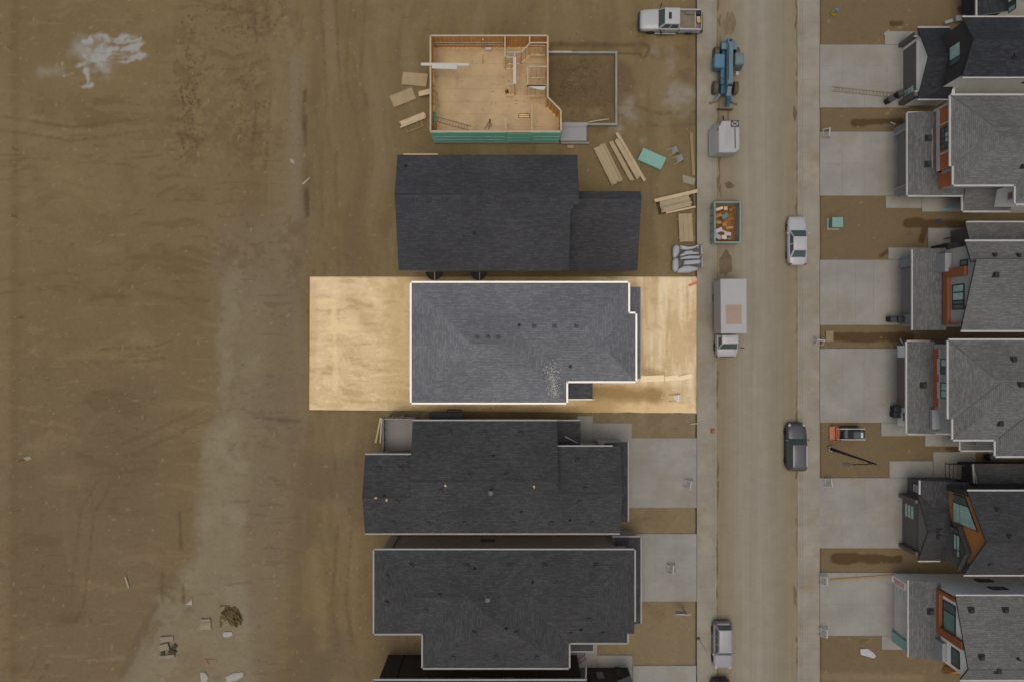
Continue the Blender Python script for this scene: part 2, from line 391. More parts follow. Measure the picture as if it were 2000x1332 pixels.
# right hand yards, a little redder, with wet stains under the downspouts
ry = sstep(1598, 1602, PXg)
col = mixc(col, (103, 88, 66), ry*0.85)
col = mixc(col, (119, 104, 80), sstep(1140, 1170, PXg)*(1-sstep(1362, 1366, PXg))*sstep(800, 815, PYg)*0.7)
col = mixc(col, (108, 92, 66), sstep(0.5, 0.66, n_mid)*sstep(1140, 1170, PXg)*(1-sstep(1362, 1366, PXg))*sstep(800, 815, PYg)*0.6)
wet = np.zeros_like(gx)
for (a, b, c_, d_, r) in ((1668, 240, 1690, 239, 8), (1690, 239, 1760, 236, 6), (1775, 436, 1800, 434, 9), (1800, 436, 1895, 437, 7), (1808, 446, 1800, 470, 5),
                          (1628, 657, 1700, 660, 9), (1700, 658, 1778, 657, 8), (1634, 1090, 1670, 1091, 11), (1670, 1091, 1758, 1093, 8),
                          (1745, 46, 1762, 45, 6), (1850, 876, 1885, 876, 5), (1846, 1309, 1875, 1311, 7), (1880, 18, 1900, 16, 8), (1722, 500, 1735, 492, 4)):
    wet = np.maximum(wet, capsule(PXg, PYg, a, b, c_, d_, r, 1.5, 4.0, 80))
col = mixc(col, (72, 55, 32), wet*0.85)
col = mixc(col, (122, 105, 78), capsule(PXg, PYg, 1600, 1322, 1800, 1325, 8, 6, 4, 91)*0.7)
# spilled white lime
lw = np.zeros_like(gx)
LX = PXg+(fbm(gx*1.1, gy*1.1, 140, 4, 0.6)-0.5)*22; LY = PYg+(fbm(gx*1.1, gy*1.1, 141, 4, 0.6)-0.5)*16
for (a, b, c_, d_, r) in ((170, 88, 205, 104, 12), (176, 112, 206, 122, 11), (160, 100, 180, 110, 8), (180, 76, 204, 80, 9), (168, 125, 168, 160, 4.5), (162, 166, 178, 166, 2.5), (205, 80, 264, 72, 2.6), (210, 85, 270, 79, 2.4), (205, 96, 262, 97, 6), (255, 95, 280, 87, 3.5), (215, 108, 262, 104, 2.6), (205, 116, 240, 112, 2.8), (222, 121, 282, 113, 2.4), (240, 111, 283, 107, 3.4), (124, 150, 140, 143, 2.2), (123, 126, 128, 146, 2.4), (152, 133, 165, 128, 5)):
    lw = np.maximum(lw, capsule(LX, LY, a, b, c_, d_, r, 3.2, 5.0, 93))
haze_ = fbm(gx*0.9, gy*0.9, 97, 4, 0.6)
lw = lw*(0.25+0.75*sstep(0.28, 0.6, fbm(gx*1.6, gy*1.6, 142, 4, 0.6))); lw = np.maximum(lw, 0.55*capsule(PXg, PYg, 155, 95, 205, 135, 18, 14, 12, 94)*sstep(0.35, 0.65, haze_)); lw = np.maximum(lw, 0.28*capsule(PXg, PYg, 82, 140, 112, 136, 9, 8, 6, 95))
col = mixc(col, (148, 146, 140), np.clip(lw, 0, 0.9))
# pale crumbs of clay
crumb = (vnoise(gx*3.1, gy*3.1, 77) > 0.955)*1.0
col = mixc(col, (142, 126, 96), crumb*0.5)
dark = (vnoise(gx*1.7, gy*2.6, 78) > 0.93)*sstep(0.45, 0.6, n_mid)
col = mixc(col, (88, 72, 48), dark*0.4)
zg = -0.06+(n_f-0.5)*0.10+(n_mid-0.5)*0.06
zg = zg-rut*0.10-trk*0.035+rough*(fbm(gx*2.4, gy*2.4, 12, 3)-0.45)*0.28
trench = np.maximum(capsule(PXg, PYg, 1080, 92, 1258, 94, 8, 4, 4, 70), capsule(PXg, PYg, 1258, 92, 1258, 104, 6, 3, 2, 71))
zg = zg-trench*0.55
zg = zg-capsule(PXg, PYg, 1085, 170, 1195, 170, 62, 10)*0.1
zg = zg-wet*0.05+sstep(0.6, 0.8, vnoise(gx*2.2, gy*2.2, 79))*0.03
zg = np.minimum(zg, 0.0)
zg = np.where((gx > 17.95) & (gx < 30.15), -0.45, zg)
lotm = (PXg > 604) & (PXg < 1363) & (PYg > 539) & (PYg < 803)
zg = np.where(lotm, -0.2, zg)
zg = np.where((np.abs(gx) > 57) | (np.abs(gy) > 39), -0.1, zg)
ground = tag(grid_obj('ground', xs, ys, zg, col, soil_mat('soil', 0.11)), kind='structure')

# the lot round the middle house: highlight painted into its soil colour, own sheet, clean edge
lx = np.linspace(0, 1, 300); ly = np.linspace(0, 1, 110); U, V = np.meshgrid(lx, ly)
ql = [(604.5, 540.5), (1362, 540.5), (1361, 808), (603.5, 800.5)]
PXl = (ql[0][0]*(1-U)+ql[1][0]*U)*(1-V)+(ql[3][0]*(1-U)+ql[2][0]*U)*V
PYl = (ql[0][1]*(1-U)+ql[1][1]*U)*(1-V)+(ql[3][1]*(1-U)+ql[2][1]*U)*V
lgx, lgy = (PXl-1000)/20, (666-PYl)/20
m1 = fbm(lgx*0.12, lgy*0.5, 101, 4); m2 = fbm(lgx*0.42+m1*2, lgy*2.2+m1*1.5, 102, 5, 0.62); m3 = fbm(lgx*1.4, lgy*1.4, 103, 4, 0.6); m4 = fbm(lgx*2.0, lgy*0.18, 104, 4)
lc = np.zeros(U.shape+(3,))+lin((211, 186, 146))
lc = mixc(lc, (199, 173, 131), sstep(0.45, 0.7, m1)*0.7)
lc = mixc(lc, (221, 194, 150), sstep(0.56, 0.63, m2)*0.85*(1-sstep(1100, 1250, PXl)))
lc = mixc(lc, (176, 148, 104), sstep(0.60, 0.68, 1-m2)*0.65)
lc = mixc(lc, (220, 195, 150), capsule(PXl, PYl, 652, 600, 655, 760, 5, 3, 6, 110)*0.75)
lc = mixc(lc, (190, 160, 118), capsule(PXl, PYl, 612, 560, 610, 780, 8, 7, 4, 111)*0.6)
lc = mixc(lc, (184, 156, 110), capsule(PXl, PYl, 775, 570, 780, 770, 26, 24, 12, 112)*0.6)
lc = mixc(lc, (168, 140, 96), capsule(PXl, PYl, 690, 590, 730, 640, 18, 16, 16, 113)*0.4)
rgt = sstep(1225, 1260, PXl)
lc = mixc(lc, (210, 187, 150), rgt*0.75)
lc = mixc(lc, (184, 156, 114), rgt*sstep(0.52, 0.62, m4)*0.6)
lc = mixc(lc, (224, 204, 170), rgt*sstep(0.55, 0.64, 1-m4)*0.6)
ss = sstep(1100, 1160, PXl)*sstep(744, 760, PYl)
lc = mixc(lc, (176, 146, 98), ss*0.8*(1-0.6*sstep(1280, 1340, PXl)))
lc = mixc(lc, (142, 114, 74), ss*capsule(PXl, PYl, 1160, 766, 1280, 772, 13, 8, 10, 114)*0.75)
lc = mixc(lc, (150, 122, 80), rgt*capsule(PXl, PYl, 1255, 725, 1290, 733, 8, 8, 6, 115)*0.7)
lc = mixc(lc, (160, 132, 88), sstep(770, 815, PXl)*((1-sstep(548, 556, PYl))+sstep(788, 800, PYl))*(1-sstep(1120, 1180, PXl))*0.75)  # shade beside both neighbouring houses painted darker along the lot edges
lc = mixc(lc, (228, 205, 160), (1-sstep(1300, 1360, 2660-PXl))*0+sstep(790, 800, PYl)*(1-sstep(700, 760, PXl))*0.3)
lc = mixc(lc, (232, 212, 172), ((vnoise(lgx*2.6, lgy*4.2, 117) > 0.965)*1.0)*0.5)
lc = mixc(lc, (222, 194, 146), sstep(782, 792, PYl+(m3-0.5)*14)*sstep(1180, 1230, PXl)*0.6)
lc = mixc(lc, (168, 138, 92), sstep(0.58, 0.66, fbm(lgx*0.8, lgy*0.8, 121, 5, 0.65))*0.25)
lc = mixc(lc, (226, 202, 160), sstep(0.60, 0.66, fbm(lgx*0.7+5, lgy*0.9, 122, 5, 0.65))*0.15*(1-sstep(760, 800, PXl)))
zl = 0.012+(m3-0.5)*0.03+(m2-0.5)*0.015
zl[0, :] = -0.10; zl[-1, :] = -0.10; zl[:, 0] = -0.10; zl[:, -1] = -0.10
lot = grid_obj('brightened_lot', np.arange(300), np.arange(110), zl, lc, soil_mat('brightened_soil', 0.10))
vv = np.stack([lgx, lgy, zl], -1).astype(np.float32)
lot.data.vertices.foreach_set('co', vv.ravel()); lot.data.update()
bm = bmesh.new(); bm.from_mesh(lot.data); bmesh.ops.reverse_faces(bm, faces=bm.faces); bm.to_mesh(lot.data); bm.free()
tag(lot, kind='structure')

# ------------------------------------------------------------------ road, kerbs, pavements, drives
def road_mat():
    m = bpy.data.materials.new('dusty_road'); m.use_nodes = True; t = m.node_tree; L = t.links
    b = t.nodes['Principled BSDF']; b.inputs['Roughness'].default_value = 0.9; b.inputs['Specular IOR Level'].default_value = 0.15
    tc = nn(t, 'ShaderNodeTexCoord'); sp = nn(t, 'ShaderNodeSeparateXYZ'); L.new(tc.outputs['Object'], sp.inputs[0])
    wn_ = nn(t, 'ShaderNodeTexNoise'); wn_.inputs['Scale'].default_value = 0.12; wn_.inputs['Detail'].default_value = 5; L.new(tc.outputs['Object'], wn_.inputs[0])
    wa = nn(t, 'ShaderNodeMath', operation='MULTIPLY_ADD'); wa.inputs[1].default_value = 2.2
    L.new(wn_.outputs['Fac'], wa.inputs[0]); L.new(sp.outputs['X'], wa.inputs[2])
    mr = nn(t, 'ShaderNodeMapRange'); mr.inputs[1].default_value = 19.6+1.1; mr.inputs[2].default_value = 28.3+1.1; L.new(wa.outputs[0], mr.inputs[0])
    cr = nn(t, 'ShaderNodeValToRGB'); L.new(mr.outputs[0], cr.inputs[0])
    stops = [(0.0, (116, 103, 82)), (0.1, (122, 109, 88)), (0.24, (126, 116, 97)), (0.36, (133, 125, 109)), (0.45, (129, 121, 105)), (0.54, (134, 126, 111)), (0.66, (128, 119, 103)), (0.8, (123, 113, 94)), (1.0, (123, 110, 89))]
    el = cr.color_ramp.elements
    while len(el) < len(stops): el.new(0.5)
    for e, (p, c) in zip(el, stops): e.position = p; e.color = C(*c)+(1,)
    mp = nn(t, 'ShaderNodeMapping'); mp.inputs['Scale'].default_value = (3.0, 0.05, 1); L.new(tc.outputs['Object'], mp.inputs[0])
    n1 = nn(t, 'ShaderNodeTexNoise'); n1.inputs['Scale'].default_value = 1.0; n1.inputs['Detail'].default_value = 6; n1.inputs['Roughness'].default_value = 0.6; L.new(mp.outputs[0], n1.inputs[0])
    n2 = nn(t, 'ShaderNodeTexNoise'); n2.inputs['Scale'].default_value = 0.9; n2.inputs['Detail'].default_value = 9; n2.inputs['Roughness'].default_value = 0.7; L.new(tc.outputs['Object'], n2.inputs[0])
    ad = nn(t, 'ShaderNodeMath', operation='ADD'); L.new(n1.outputs['Fac'], ad.inputs[0]); L.new(n2.outputs['Fac'], ad.inputs[1])
    m2 = nn(t, 'ShaderNodeMapRange'); m2.inputs[1].default_value = 0.7; m2.inputs[2].default_value = 1.3; m2.inputs[3].default_value = 0.90; m2.inputs[4].default_value = 1.10
    L.new(ad.outputs[0], m2.inputs[0])
    sc = nn(t, 'ShaderNodeVectorMath', operation='SCALE'); L.new(cr.outputs[0], sc.inputs[0]); L.new(m2.outputs[0], sc.inputs['Scale'])
    L.new(sc.outputs[0], b.inputs['Base Color'])
    bp = nn(t, 'ShaderNodeBump'); bp.inputs['Strength'].default_value = 0.3; bp.inputs['Distance'].default_value = 0.03; L.new(n2.outputs['Fac'], bp.inputs['Height']); L.new(bp.outputs[0], b.inputs['Normal'])
    return m
ROAD_Z = -0.10
mb = MB(); mb.box(19.55, -300, -0.3, 28.35, 300, ROAD_Z)
road = tag(mb.build('road', road_mat()), kind='structure')
conc = mat('concrete', C(131, 127, 119), 0.85, 0.13, 0.35, bump=0.15, bscale=40)
conc2 = mat('dusty_concrete', C(133, 126, 112), 0.9, 0.14, 0.4, bump=0.15, bscale=30)
def stain(m, c_, scale, lo, hi, amt):
    t = m.node_tree; L = t.links; b = t.nodes['Principled BSDF']; src = b.inputs['Base Color'].links[0].from_socket
    g = nn(t, 'ShaderNodeNewGeometry'); n = nn(t, 'ShaderNodeTexNoise'); n.inputs['Scale'].default_value = scale; n.inputs['Detail'].default_value = 7; n.inputs['Roughness'].default_value = 0.65
    L.new(g.outputs['Position'], n.inputs['Vector'])
    mr = nn(t, 'ShaderNodeMapRange'); mr.inputs[1].default_value = lo; mr.inputs[2].default_value = hi; mr.inputs[4].default_value = amt; L.new(n.outputs['Fac'], mr.inputs[0])
    mx = nn(t, 'ShaderNodeMix', data_type='RGBA'); L.new(mr.outputs[0], mx.inputs[0]); L.new(src, mx.inputs[6]); mx.inputs[7].default_value = tuple(c_)+(1,); L.new(mx.outputs[2], b.inputs['Base Color'])
stain(conc, C(126, 116, 98), 0.22, 0.48, 0.68, 0.75); stain(conc, C(112, 104, 92), 1.3, 0.60, 0.72, 0.5)
stain(conc2, C(122, 108, 84), 0.35, 0.50, 0.68, 0.7); stain(conc2, C(136, 132, 123), 0.3, 0.36, 0.2, 0.7)
conc_base = mat('joint_concrete', C(122, 116, 107), 0.9, 0.1, 1.0)
mud = mat('kerb_mud', C(92, 76, 54), 0.95, 0.35, 1.5, bump=0.5)
def slabs(name, rects, nx, ny, m, kind='structure', z=0.03, gap=0.012, zb=-0.3, jx=None, jitter=0.002, parent=None):
    """a bed with separate slabs laid on it; rects in world x0,y0,x1,y1 with their joint counts"""
    bed = MB()
    for r in rects: bed.box(r[0], r[1], zb, r[2], r[3], z-0.012)
    o = tag(bed.build(name, conc_base, parent), kind=kind)
    for r, ax, ay in zip(rects, nx, ny):
        w, h = (r[2]-r[0])/ax, (r[3]-r[1])/ay
        for i in range(ax):
            for j in range(ay):
                q = MB(); x0, y0 = r[0]+i*w, r[1]+j*h; dz = rng.uniform(-jitter, jitter)
                q.box(x0+gap/2, y0+gap/2, z-0.011, x0+w-gap/2, y0+h-gap/2, z+dz)
                q.build('slab', m, o)
    return o
slabs('pavement', [(18.06, -36, 19.55, 36)], [1], [48], conc2, z=0.02)
slabs('pavement', [(28.36, -36, 30.04, 36)], [1], [48], conc2, z=0.02)
def kerb(name, x0, x1, out):
    o = None
    bed = MB(); bed.box(x0, -36, -0.3, x1, 36, -0.09); o = tag(bed.build(name, conc_base), kind='structure')
    for i in range(24):
        q = MB(); y0 = -36+i*3.0
        a, b = (x0, x1) if out > 0 else (x1, x0)      # a = pavement side (high), b = road side (low)
        sec = [(a, 0.015), (a+(b-a)*0.35, 0.01), (a+(b-a)*0.6, -0.06), (b, -0.085)]
        low = [(p[0], -0.2) for p in sec[::-1]]
        ring = sec+low
        q.loft([[(p[0], y0+0.01, p[1]) for p in ring], [(p[0], y0+2.99, p[1]) for p in ring]])
        q.build('kerbstone', conc2, o)
    return o
kerb('kerb', 19.56, 20.0, 1); kerb('kerb', 27.93, 28.35, -1)
# mud packed along the two kerbs
def mud_strip(name, x, w, y0, y1, seed):
    xs_ = np.linspace(-1, 1, 9); n = int((y1-y0)/0.2); ys_ = np.linspace(y0, y1, n)
    U_, V_ = np.meshgrid(xs_, ys_); wv = w*(0.35+1.1*sstep(0.35, 0.75, vnoise(V_*0.55, V_*0+seed, seed)))
    px_ = x+U_*wv+(vnoise(V_*1.3, V_*0, seed+4)-0.5)*0.16
    pz = ROAD_Z-0.02+0.06*(1-U_**2)*vnoise(V_*2.3, U_*2, seed+9)*sstep(0.25, 0.5, vnoise(V_*0.4, V_*0+3, seed+2))
    colr = np.zeros(U_.shape+(3,))+lin((101, 86, 64)); colr *= (0.8+0.5*vnoise(V_*3, U_*4, seed))[..., None]
    o = grid_obj(name, xs_, ys_, pz, colr, MATS_SOIL)
    o.data.vertices.foreach_set('co', np.stack([px_, V_, pz], -1).astype(np.float32).ravel()); o.data.update()
    return tag(o, 'brown mud packed along the kerb', 'mud', kind='stuff')
MATS_SOIL = ground.data.materials[0]
mud_strip('kerb_mud', 20.06, 0.16, -33, 33.5, 21); mud_strip('kerb_mud', 27.84, 0.15, -33, 33.5, 22); mud_strip('kerb_mud', 20.3, 0.22, 12, 33.5, 24)
# soil patches dropped on the road
def mound(name, label, cat, px, py, rx, ry, h, c, z0=ROAD_Z, seed=0, group=None, kind='stuff', ang=0.0, rough=0.5, m=None):
    n = 28; xs_ = np.linspace(-1.15, 1.15, n); ys_ = np.linspace(-1.15, 1.15, n); U_, V_ = np.meshgrid(xs_, ys_)
    th = np.arctan2(V_, U_); rr = np.hypot(U_, V_)
    edge = 0.85+0.35*(fbm(np.cos(th)*1.3+5, np.sin(th)*1.3+5, seed, 3)-0.5)*2
    f = np.clip(1-rr/edge, 0, 1)**0.7
    z = z0-0.03+(h+0.03)*f*(1-rough+rough*2*fbm(U_*3+seed, V_*3, seed+1, 4, 0.6))
    colr = np.zeros(U_.shape+(3,))+lin(c); colr *= (0.75+0.5*fbm(U_*4, V_*4, seed+2, 4))[..., None]
    o = grid_obj(name, xs_, ys_, z, colr, m or MATS_SOIL)
    ca, sa = math.cos(ang), math.sin(ang); cx, cy = X(px, z0), Y(py, z0)
    wx = cx+U_*rx*ca-V_*ry*sa; wy = cy+U_*rx*sa+V_*ry*ca
    o.data.vertices.foreach_set('co', np.stack([wx, wy, z], -1).astype(np.float32).ravel()); o.data.update()
    return tag(o, label, cat, group, kind)
mound('mud_spill', 'dark mud tracked on the road between dumpster and box truck', 'mud', 1418, 512, 1.0, 1.9, 0.05, (104, 88, 67), seed=3)
mound('mud_spill', 'small dark clod heap on the road north of the green dumpster', 'mud', 1424, 362, 0.7, 0.45, 0.06, (98, 82, 62), seed=5)
mound('mud_spill', 'brown mud smear at the top of the road behind the blue telehandler', 'mud', 1425, 48, 1.0, 2.0, 0.05, (112, 97, 77), seed=6)
mound('mud_spill', 'dark mud splash beside the right kerb across from the white trailer', 'mud', 1552, 222, 0.35, 1.3, 0.03, (98, 84, 66), seed=8)
mound('mud_spill', 'mud smear at the right kerb near the lower end of the road', 'mud', 1552, 1160, 0.4, 2.2, 0.02, (110, 95, 74), seed=9)
def RW(px0, py0, px1, py1): return (X(px0), Y(py1), X(px1), Y(py0))
# drives (left row, then right row from the top); each has its own slabs
slabs('driveway', [RW(1226, 855, 1360.5, 991)], [3], [3], conc)
slabs('driveway', [RW(1240, 1042, 1360.5, 1174)], [3], [2], conc)
slabs('driveway', [RW(1236, 1299, 1359.5, 1420)], [3], [2], conc)
slabs('walkway', [RW(1128, 812, 1158, 862), RW(1158.5, 826, 1234, 862)], [1, 3], [1, 1], conc)
slabs('walkway', [RW(1108, 1258, 1166, 1320), RW(1166.5, 1279, 1235, 1330)], [2, 2], [2, 2], conc)
slabs('driveway', [RW(1601.5, 88, 1775, 211), RW(1728, 62, 1790, 87.5)], [4, 1], [3, 1], conc)
slabs('driveway', [RW(1601.5, 258, 1775, 383), RW(1730, 383.5, 1800, 407), RW(1800.5, 385, 1900, 414)], [4, 2, 2], [2, 1, 1], conc)
slabs('driveway', gap=0.022, rects=[RW(1601.5, 508, 1775, 635), RW(1735, 484, 1812, 507.5), RW(1812.5, 446, 1900, 507)], nx=[5, 2, 2], ny=[3, 1, 2], m=conc)
slabs('driveway', [RW(1601.5, 681, 1775, 825), RW(1721, 825.5, 1806, 851), RW(1806.5, 830, 1880, 871)], [4, 2, 2], [2, 1, 1], conc)
slabs('driveway', [RW(1600.5, 933, 1775, 1070), RW(1737, 900, 1822, 932.5), RW(1822.5, 882, 1905, 932)], [4, 2, 2], [3, 1, 1], conc)
slabs('driveway', [RW(1601.5, 1118, 1775, 1241), RW(1722, 1241.5, 1785, 1268)], [4, 1], [2, 1], conc)
# ------------------------------------------------------------------ houses
SH_DARK = shingle('charcoal_shingle', C(59, 58, 58), C(72, 71, 71), 0.25)
SH_A = shingle('black_shingle', C(59, 58, 59), C(71, 70, 71), 0.22)
SH_LIT = shingle('brightened_shingle', C(100, 100, 102), C(117, 117, 118), 0.22)  # brighter shingle copy for the middle house, highlight painted into its colour
SH_GREY = shingle('weathered_grey_shingle', C(92, 91, 88), C(108, 106, 103), 0.25)
SH_PORCH = shingle('porch_shingle', C(66, 66, 70), C(82, 82, 86), 0.22)
SH_BLK = shingle('blue_black_shingle', C(46, 47, 50), C(60, 61, 65), 0.25)
white = mat('white_trim', C(165, 162, 158), 0.5, 0.05, 0.5)
bright = mat('brightened_trim', C(240, 233, 222), 0.5, 0.03, 0.5)  # brighter trim copy, the lot highlight is painted into it
grey_trim = mat('grey_trim', C(140, 137, 132), 0.5, 0.06, 0.5)
dark_trim = mat('dark_trim', C(52, 50, 48), 0.5, 0.08, 0.8)
w_white = siding('white_siding', C(228, 222, 212))
w_bright = siding('bright_white_siding', C(215, 210, 202))
w_grey = siding('grey_siding', C(150, 147, 140))
w_taupe = siding('taupe_siding', C(160, 144, 134))
w_dark = siding('dark_siding', C(88, 82, 77))
w_black = siding('black_siding', C(58, 55, 53))
w_brown = siding('dark_brown_siding', C(58, 48, 43))
w_rust = siding('rust_siding', C(166, 96, 56), 0.2)
w_umber = siding('umber_siding', C(132, 78, 48), 0.2)
w_ochre = siding('ochre_siding', C(160, 104, 56), 0.2)
pane = glass('sky_tint_glass', C(150, 178, 166))  # pale green paints the reflected sky into the glass colour
pane_t = glass('teal_glass', C(96, 128, 118))
pane_d = glass('dark_glass', C(80, 92, 90))
door_d = siding('dark_garage_door', C(92, 88, 84), 0.53)
door_g = siding('taupe_garage_door', C(124, 118, 110), 0.53)
door_w = siding('pale_garage_door', C(186, 178, 170), 0.53)
door_b = siding('brown_garage_door', C(118, 100, 94), 0.53)
vent_m = mat('vent_plastic', C(32, 32, 34), 0.6, 0.1, 4)
metal = mat('galvanised', C(120, 120, 118), 0.4, 0.1, 4, metal=0.6)
THK = 0.16
flue_m = mat('flue_steel', C(84, 84, 84), 0.6, 0.15, 4)
class House:
    def __init__(s, name, label, loc, cat='house', sh=SH_DARK, trim=white, group=None):
        s.o = thing(name, label, cat, (loc[0], loc[1], 0), group); s.sh = sh; s.trim = trim; s.planes = []; s.roofmb = None; s.capmb = None
    def roof_face(s, pts, dv=None):
        """one slope: polygon with shingle uv laid along the eave, closed downwards by a thin deck"""
        mbx = s.roofmb; pts = [Vector(p) for p in pts]
        n = Vector((0, 0, 0))
        for i in range(len(pts)): n += (pts[i]-pts[0]).cross(pts[(i+1) % len(pts)]-pts[0])
        n.normalize()
        if n.z < 0: pts = pts[::-1]; n = -n
        up = Vector((0, 0, 1))-n*n.z
        up = up.normalized() if up.length > 1e-4 else Vector((0, 1, 0))
        al = up.cross(n)
        mbx.face(pts, 0, [(p.dot(al), p.dot(up)) for p in pts])
        low = [p-Vector((0, 0, THK)) for p in pts]
        mbx.face(low[::-1], 1)
        for i in range(len(pts)):
            j = (i+1) % len(pts); mbx.face([low[i], low[j], pts[j], pts[i]], 1)
        # plane and plan for later height look-ups
        s.planes.append(([(p.x, p.y) for p in pts], n, pts[0]))
    def z(s, x, y):
        best = None
        for poly, n, p in s.planes:
            c = False; j = len(poly)-1
            for i in range(len(poly)):
                xi, yi = poly[i]; xj, yj = poly[j]
                if (yi > y) != (yj > y) and x < (xj-xi)*(y-yi)/(yj-yi)+xi: c = not c
                j = i
            if c:
                zz = p.z-((x-p.x)*n.x+(y-p.y)*n.y)/n.z
                best = zz if best is None else max(best, zz)
        return best
    def at(s, px, py, z=6.5):
        for _ in range(6):
            q = s.z(X(px, z), Y(py, z)); z = q if q is not None else z
        return (X(px, z), Y(py, z), z)
    def begin(s): s.roofmb = MB(); s.capmb = MB()
    def block(s, px0, py0, px1, py1, z, pitch, axis='x', e0='hip', e1='hip', dz=0.0, world=False, cap=True):
        if world: x0, y0, x1, y1 = px0, py0, px1, py1
        else: x0, y0, x1, y1 = X(px0, z), Y(py1, z), X(px1, z), Y(py0, z)
        z += dz
        if axis == 'x':
            h = (y1-y0)/2; ym = (y0+y1)/2; zr = z+h*pitch
            a = x0+(h if e0 == 'hip' else 0); b = x1-(h if e1 == 'hip' else 0)
            if a > b: a = b = (a+b)/2
            A, B, D, E = (x0,y0,z), (x1,y0,z), (x1,y1,z), (x0,y1,z); R0, R1 = (a,ym,zr), (b,ym,zr)
            s.roof_face([A, B, R1, R0]); s.roof_face([D, E, R0, R1])
            if e0 == 'hip': s.roof_face([E, A, R0])
            if e1 == 'hip': s.roof_face([B, D, R1])
            caps = [('R', R0, R1)]
            if e0 == 'hip': caps += [('A', A, R0), ('E', E, R0)]
            if e1 == 'hip': caps += [('B', B, R1), ('D', D, R1)]
        else:
            h = (x1-x0)/2; xm = (x0+x1)/2; zr = z+h*pitch
            a = y0+(h if e0 == 'hip' else 0); b = y1-(h if e1 == 'hip' else 0)
            if a > b: a = b = (a+b)/2
            A, B, D, E = (x0,y0,z), (x1,y0,z), (x1,y1,z), (x0,y1,z); R0, R1 = (xm,a,zr), (xm,b,zr)
            s.roof_face([B, D, R1, R0]); s.roof_face([E, A, R0, R1])
            if e0 == 'hip': s.roof_face([A, B, R0])
            if e1 == 'hip': s.roof_face([D, E, R1])
            caps = [('R', R0, R1)]
            if e0 == 'hip': caps += [('A', A, R0), ('B', B, R0)]
            if e1 == 'hip': caps += [('D', D, R1), ('E', E, R1)]
        if cap:
            for k, p, q in caps:
                if cap is True or k in cap: s.cap(p, q)
        return (x0, y0, x1, y1, z, zr)
    def cap(s, p, q, w=0.2):
        p, q = Vector(p), Vector(q)
        if (q-p).length < 0.3: return
        d = (q-p).normalized(); r = d.cross(Vector((0, 0, 1))).normalized()*w/2
        u = Vector((0, 0, 0.022)); lo = Vector((0, 0, -0.03))
        n = max(1, int((q-p).length/0.3)); L_ = 0.0
        for side in (1, -1):
            a, b = p+r*side+lo, q+r*side+lo; c, e = q+u, p+u
            pts = [a, b, c, e] if side < 0 else [b, a, e, c]
            s.capmb.face(pts, 0, [((x-p).dot(d)*0.5, (0.3*k)) for x, k in zip(pts, (0, 0, 1, 1))])
    def end(s, fascia=None, name='roof'):
        s.roof = s.roofmb.build(name, [s.sh, fascia or s.trim], s.o)
        if s.capmb.f: s.capmb.build('ridge_cap', s.sh, s.roof)
        return s.roof
    def gutter(s, a, b, m=None, w=0.13):
        """gutter along an eave; a, b = world points on the eave line"""
        q = MB(); a, b = Vector(a), Vector(b); d = (b-a).normalized(); r = Vector((d.y, -d.x, 0))*w
        z0, z1 = a.z-0.13, a.z+0.012
        ring = lambda p: [p+Vector((0,0,-0.13)), p+r+Vector((0,0,-0.13)), p+r+Vector((0,0,0.012)), p+r*0.8+Vector((0,0,0.012)), p+r*0.78+Vector((0,0,-0.02)), p+r*0.1+Vector((0,0,-0.02)), p+Vector((0,0,0.006))]
        q.loft([ring(a-d*0.0), ring(b+d*0.0)])
        return q.build('gutter', m or s.trim, s.roof)
    def gutters(s, pts, z, m=None, close=False, w=0.13):
        """pts in pixels at height z, walked with the roof on the left hand (in the picture, y down)"""
        P_ = [Vector(P(p[0], p[1], z)) for p in pts]; n = len(P_)
        for i in range(n if close else n-1):
            s.gutter(P_[i], P_[(i+1) % n], m, w)
    def walls(s, x0, y0, x1, y1, z1, m, z0=-0.2, name='wall'):
        q = MB(); q.box(x0, y0, z0, x1, y1, z1); return q.build(name, m, s.o)
    def gable(s, x, y0, y1, z0, zr, m, yr=None, t=0.12, name='gable_wall'):
        yr = (y0+y1)/2 if yr is None else yr
        q = MB(); q.loft([[(x, y0, z0), (x, y1, z0), (x, yr, zr)], [(x+t, y0, z0), (x+t, y1, z0), (x+t, yr, zr)]]); return q.build(name, m, s.o)
    def vent(s, px, py, size=0.34, h=0.16, kind='box', m=None):
        x, y, z = s.at(px, py); q = MB()
        if kind == 'box':
            q.box(x-size*0.72, y-size*0.72, z-0.1, x+size*0.72, y+size*0.72, z+0.035)
            q.loft([[(x-size/2, y-size/2, z), (x+size/2, y-size/2, z), (x+size/2, y+size/2, z), (x-size/2, y+size/2, z)],
                    [(x-size*.42, y-size*.42, z+h), (x+size*.42, y-size*.42, z+h), (x+size*.42, y+size*.42, z+h), (x-size*.42, y+size*.42, z+h)]])
            nm = 'roof_vent'
        elif kind == 'pipe':
            q.tube([(x, y, z-0.1), (x, y, z+0.35)], 0.07, 8); q.tube([(x, y, z-0.05), (x, y, z+0.06)], [0.17, 0.1], 8); nm = 'vent_pipe'
        else:
            q.tube([(x, y, z-0.1), (x, y, z+0.5)], 0.15, 12); q.tube([(x, y, z+0.5), (x, y, z+0.62)], [0.24, 0.2], 12); q.tube([(x, y, z-0.08), (x, y, z+0.05)], [0.34, 0.26], 12); nm = 'chimney_flue'
        return q.build(nm, m or (flue_m if kind == 'flue' else vent_m), s.roof)
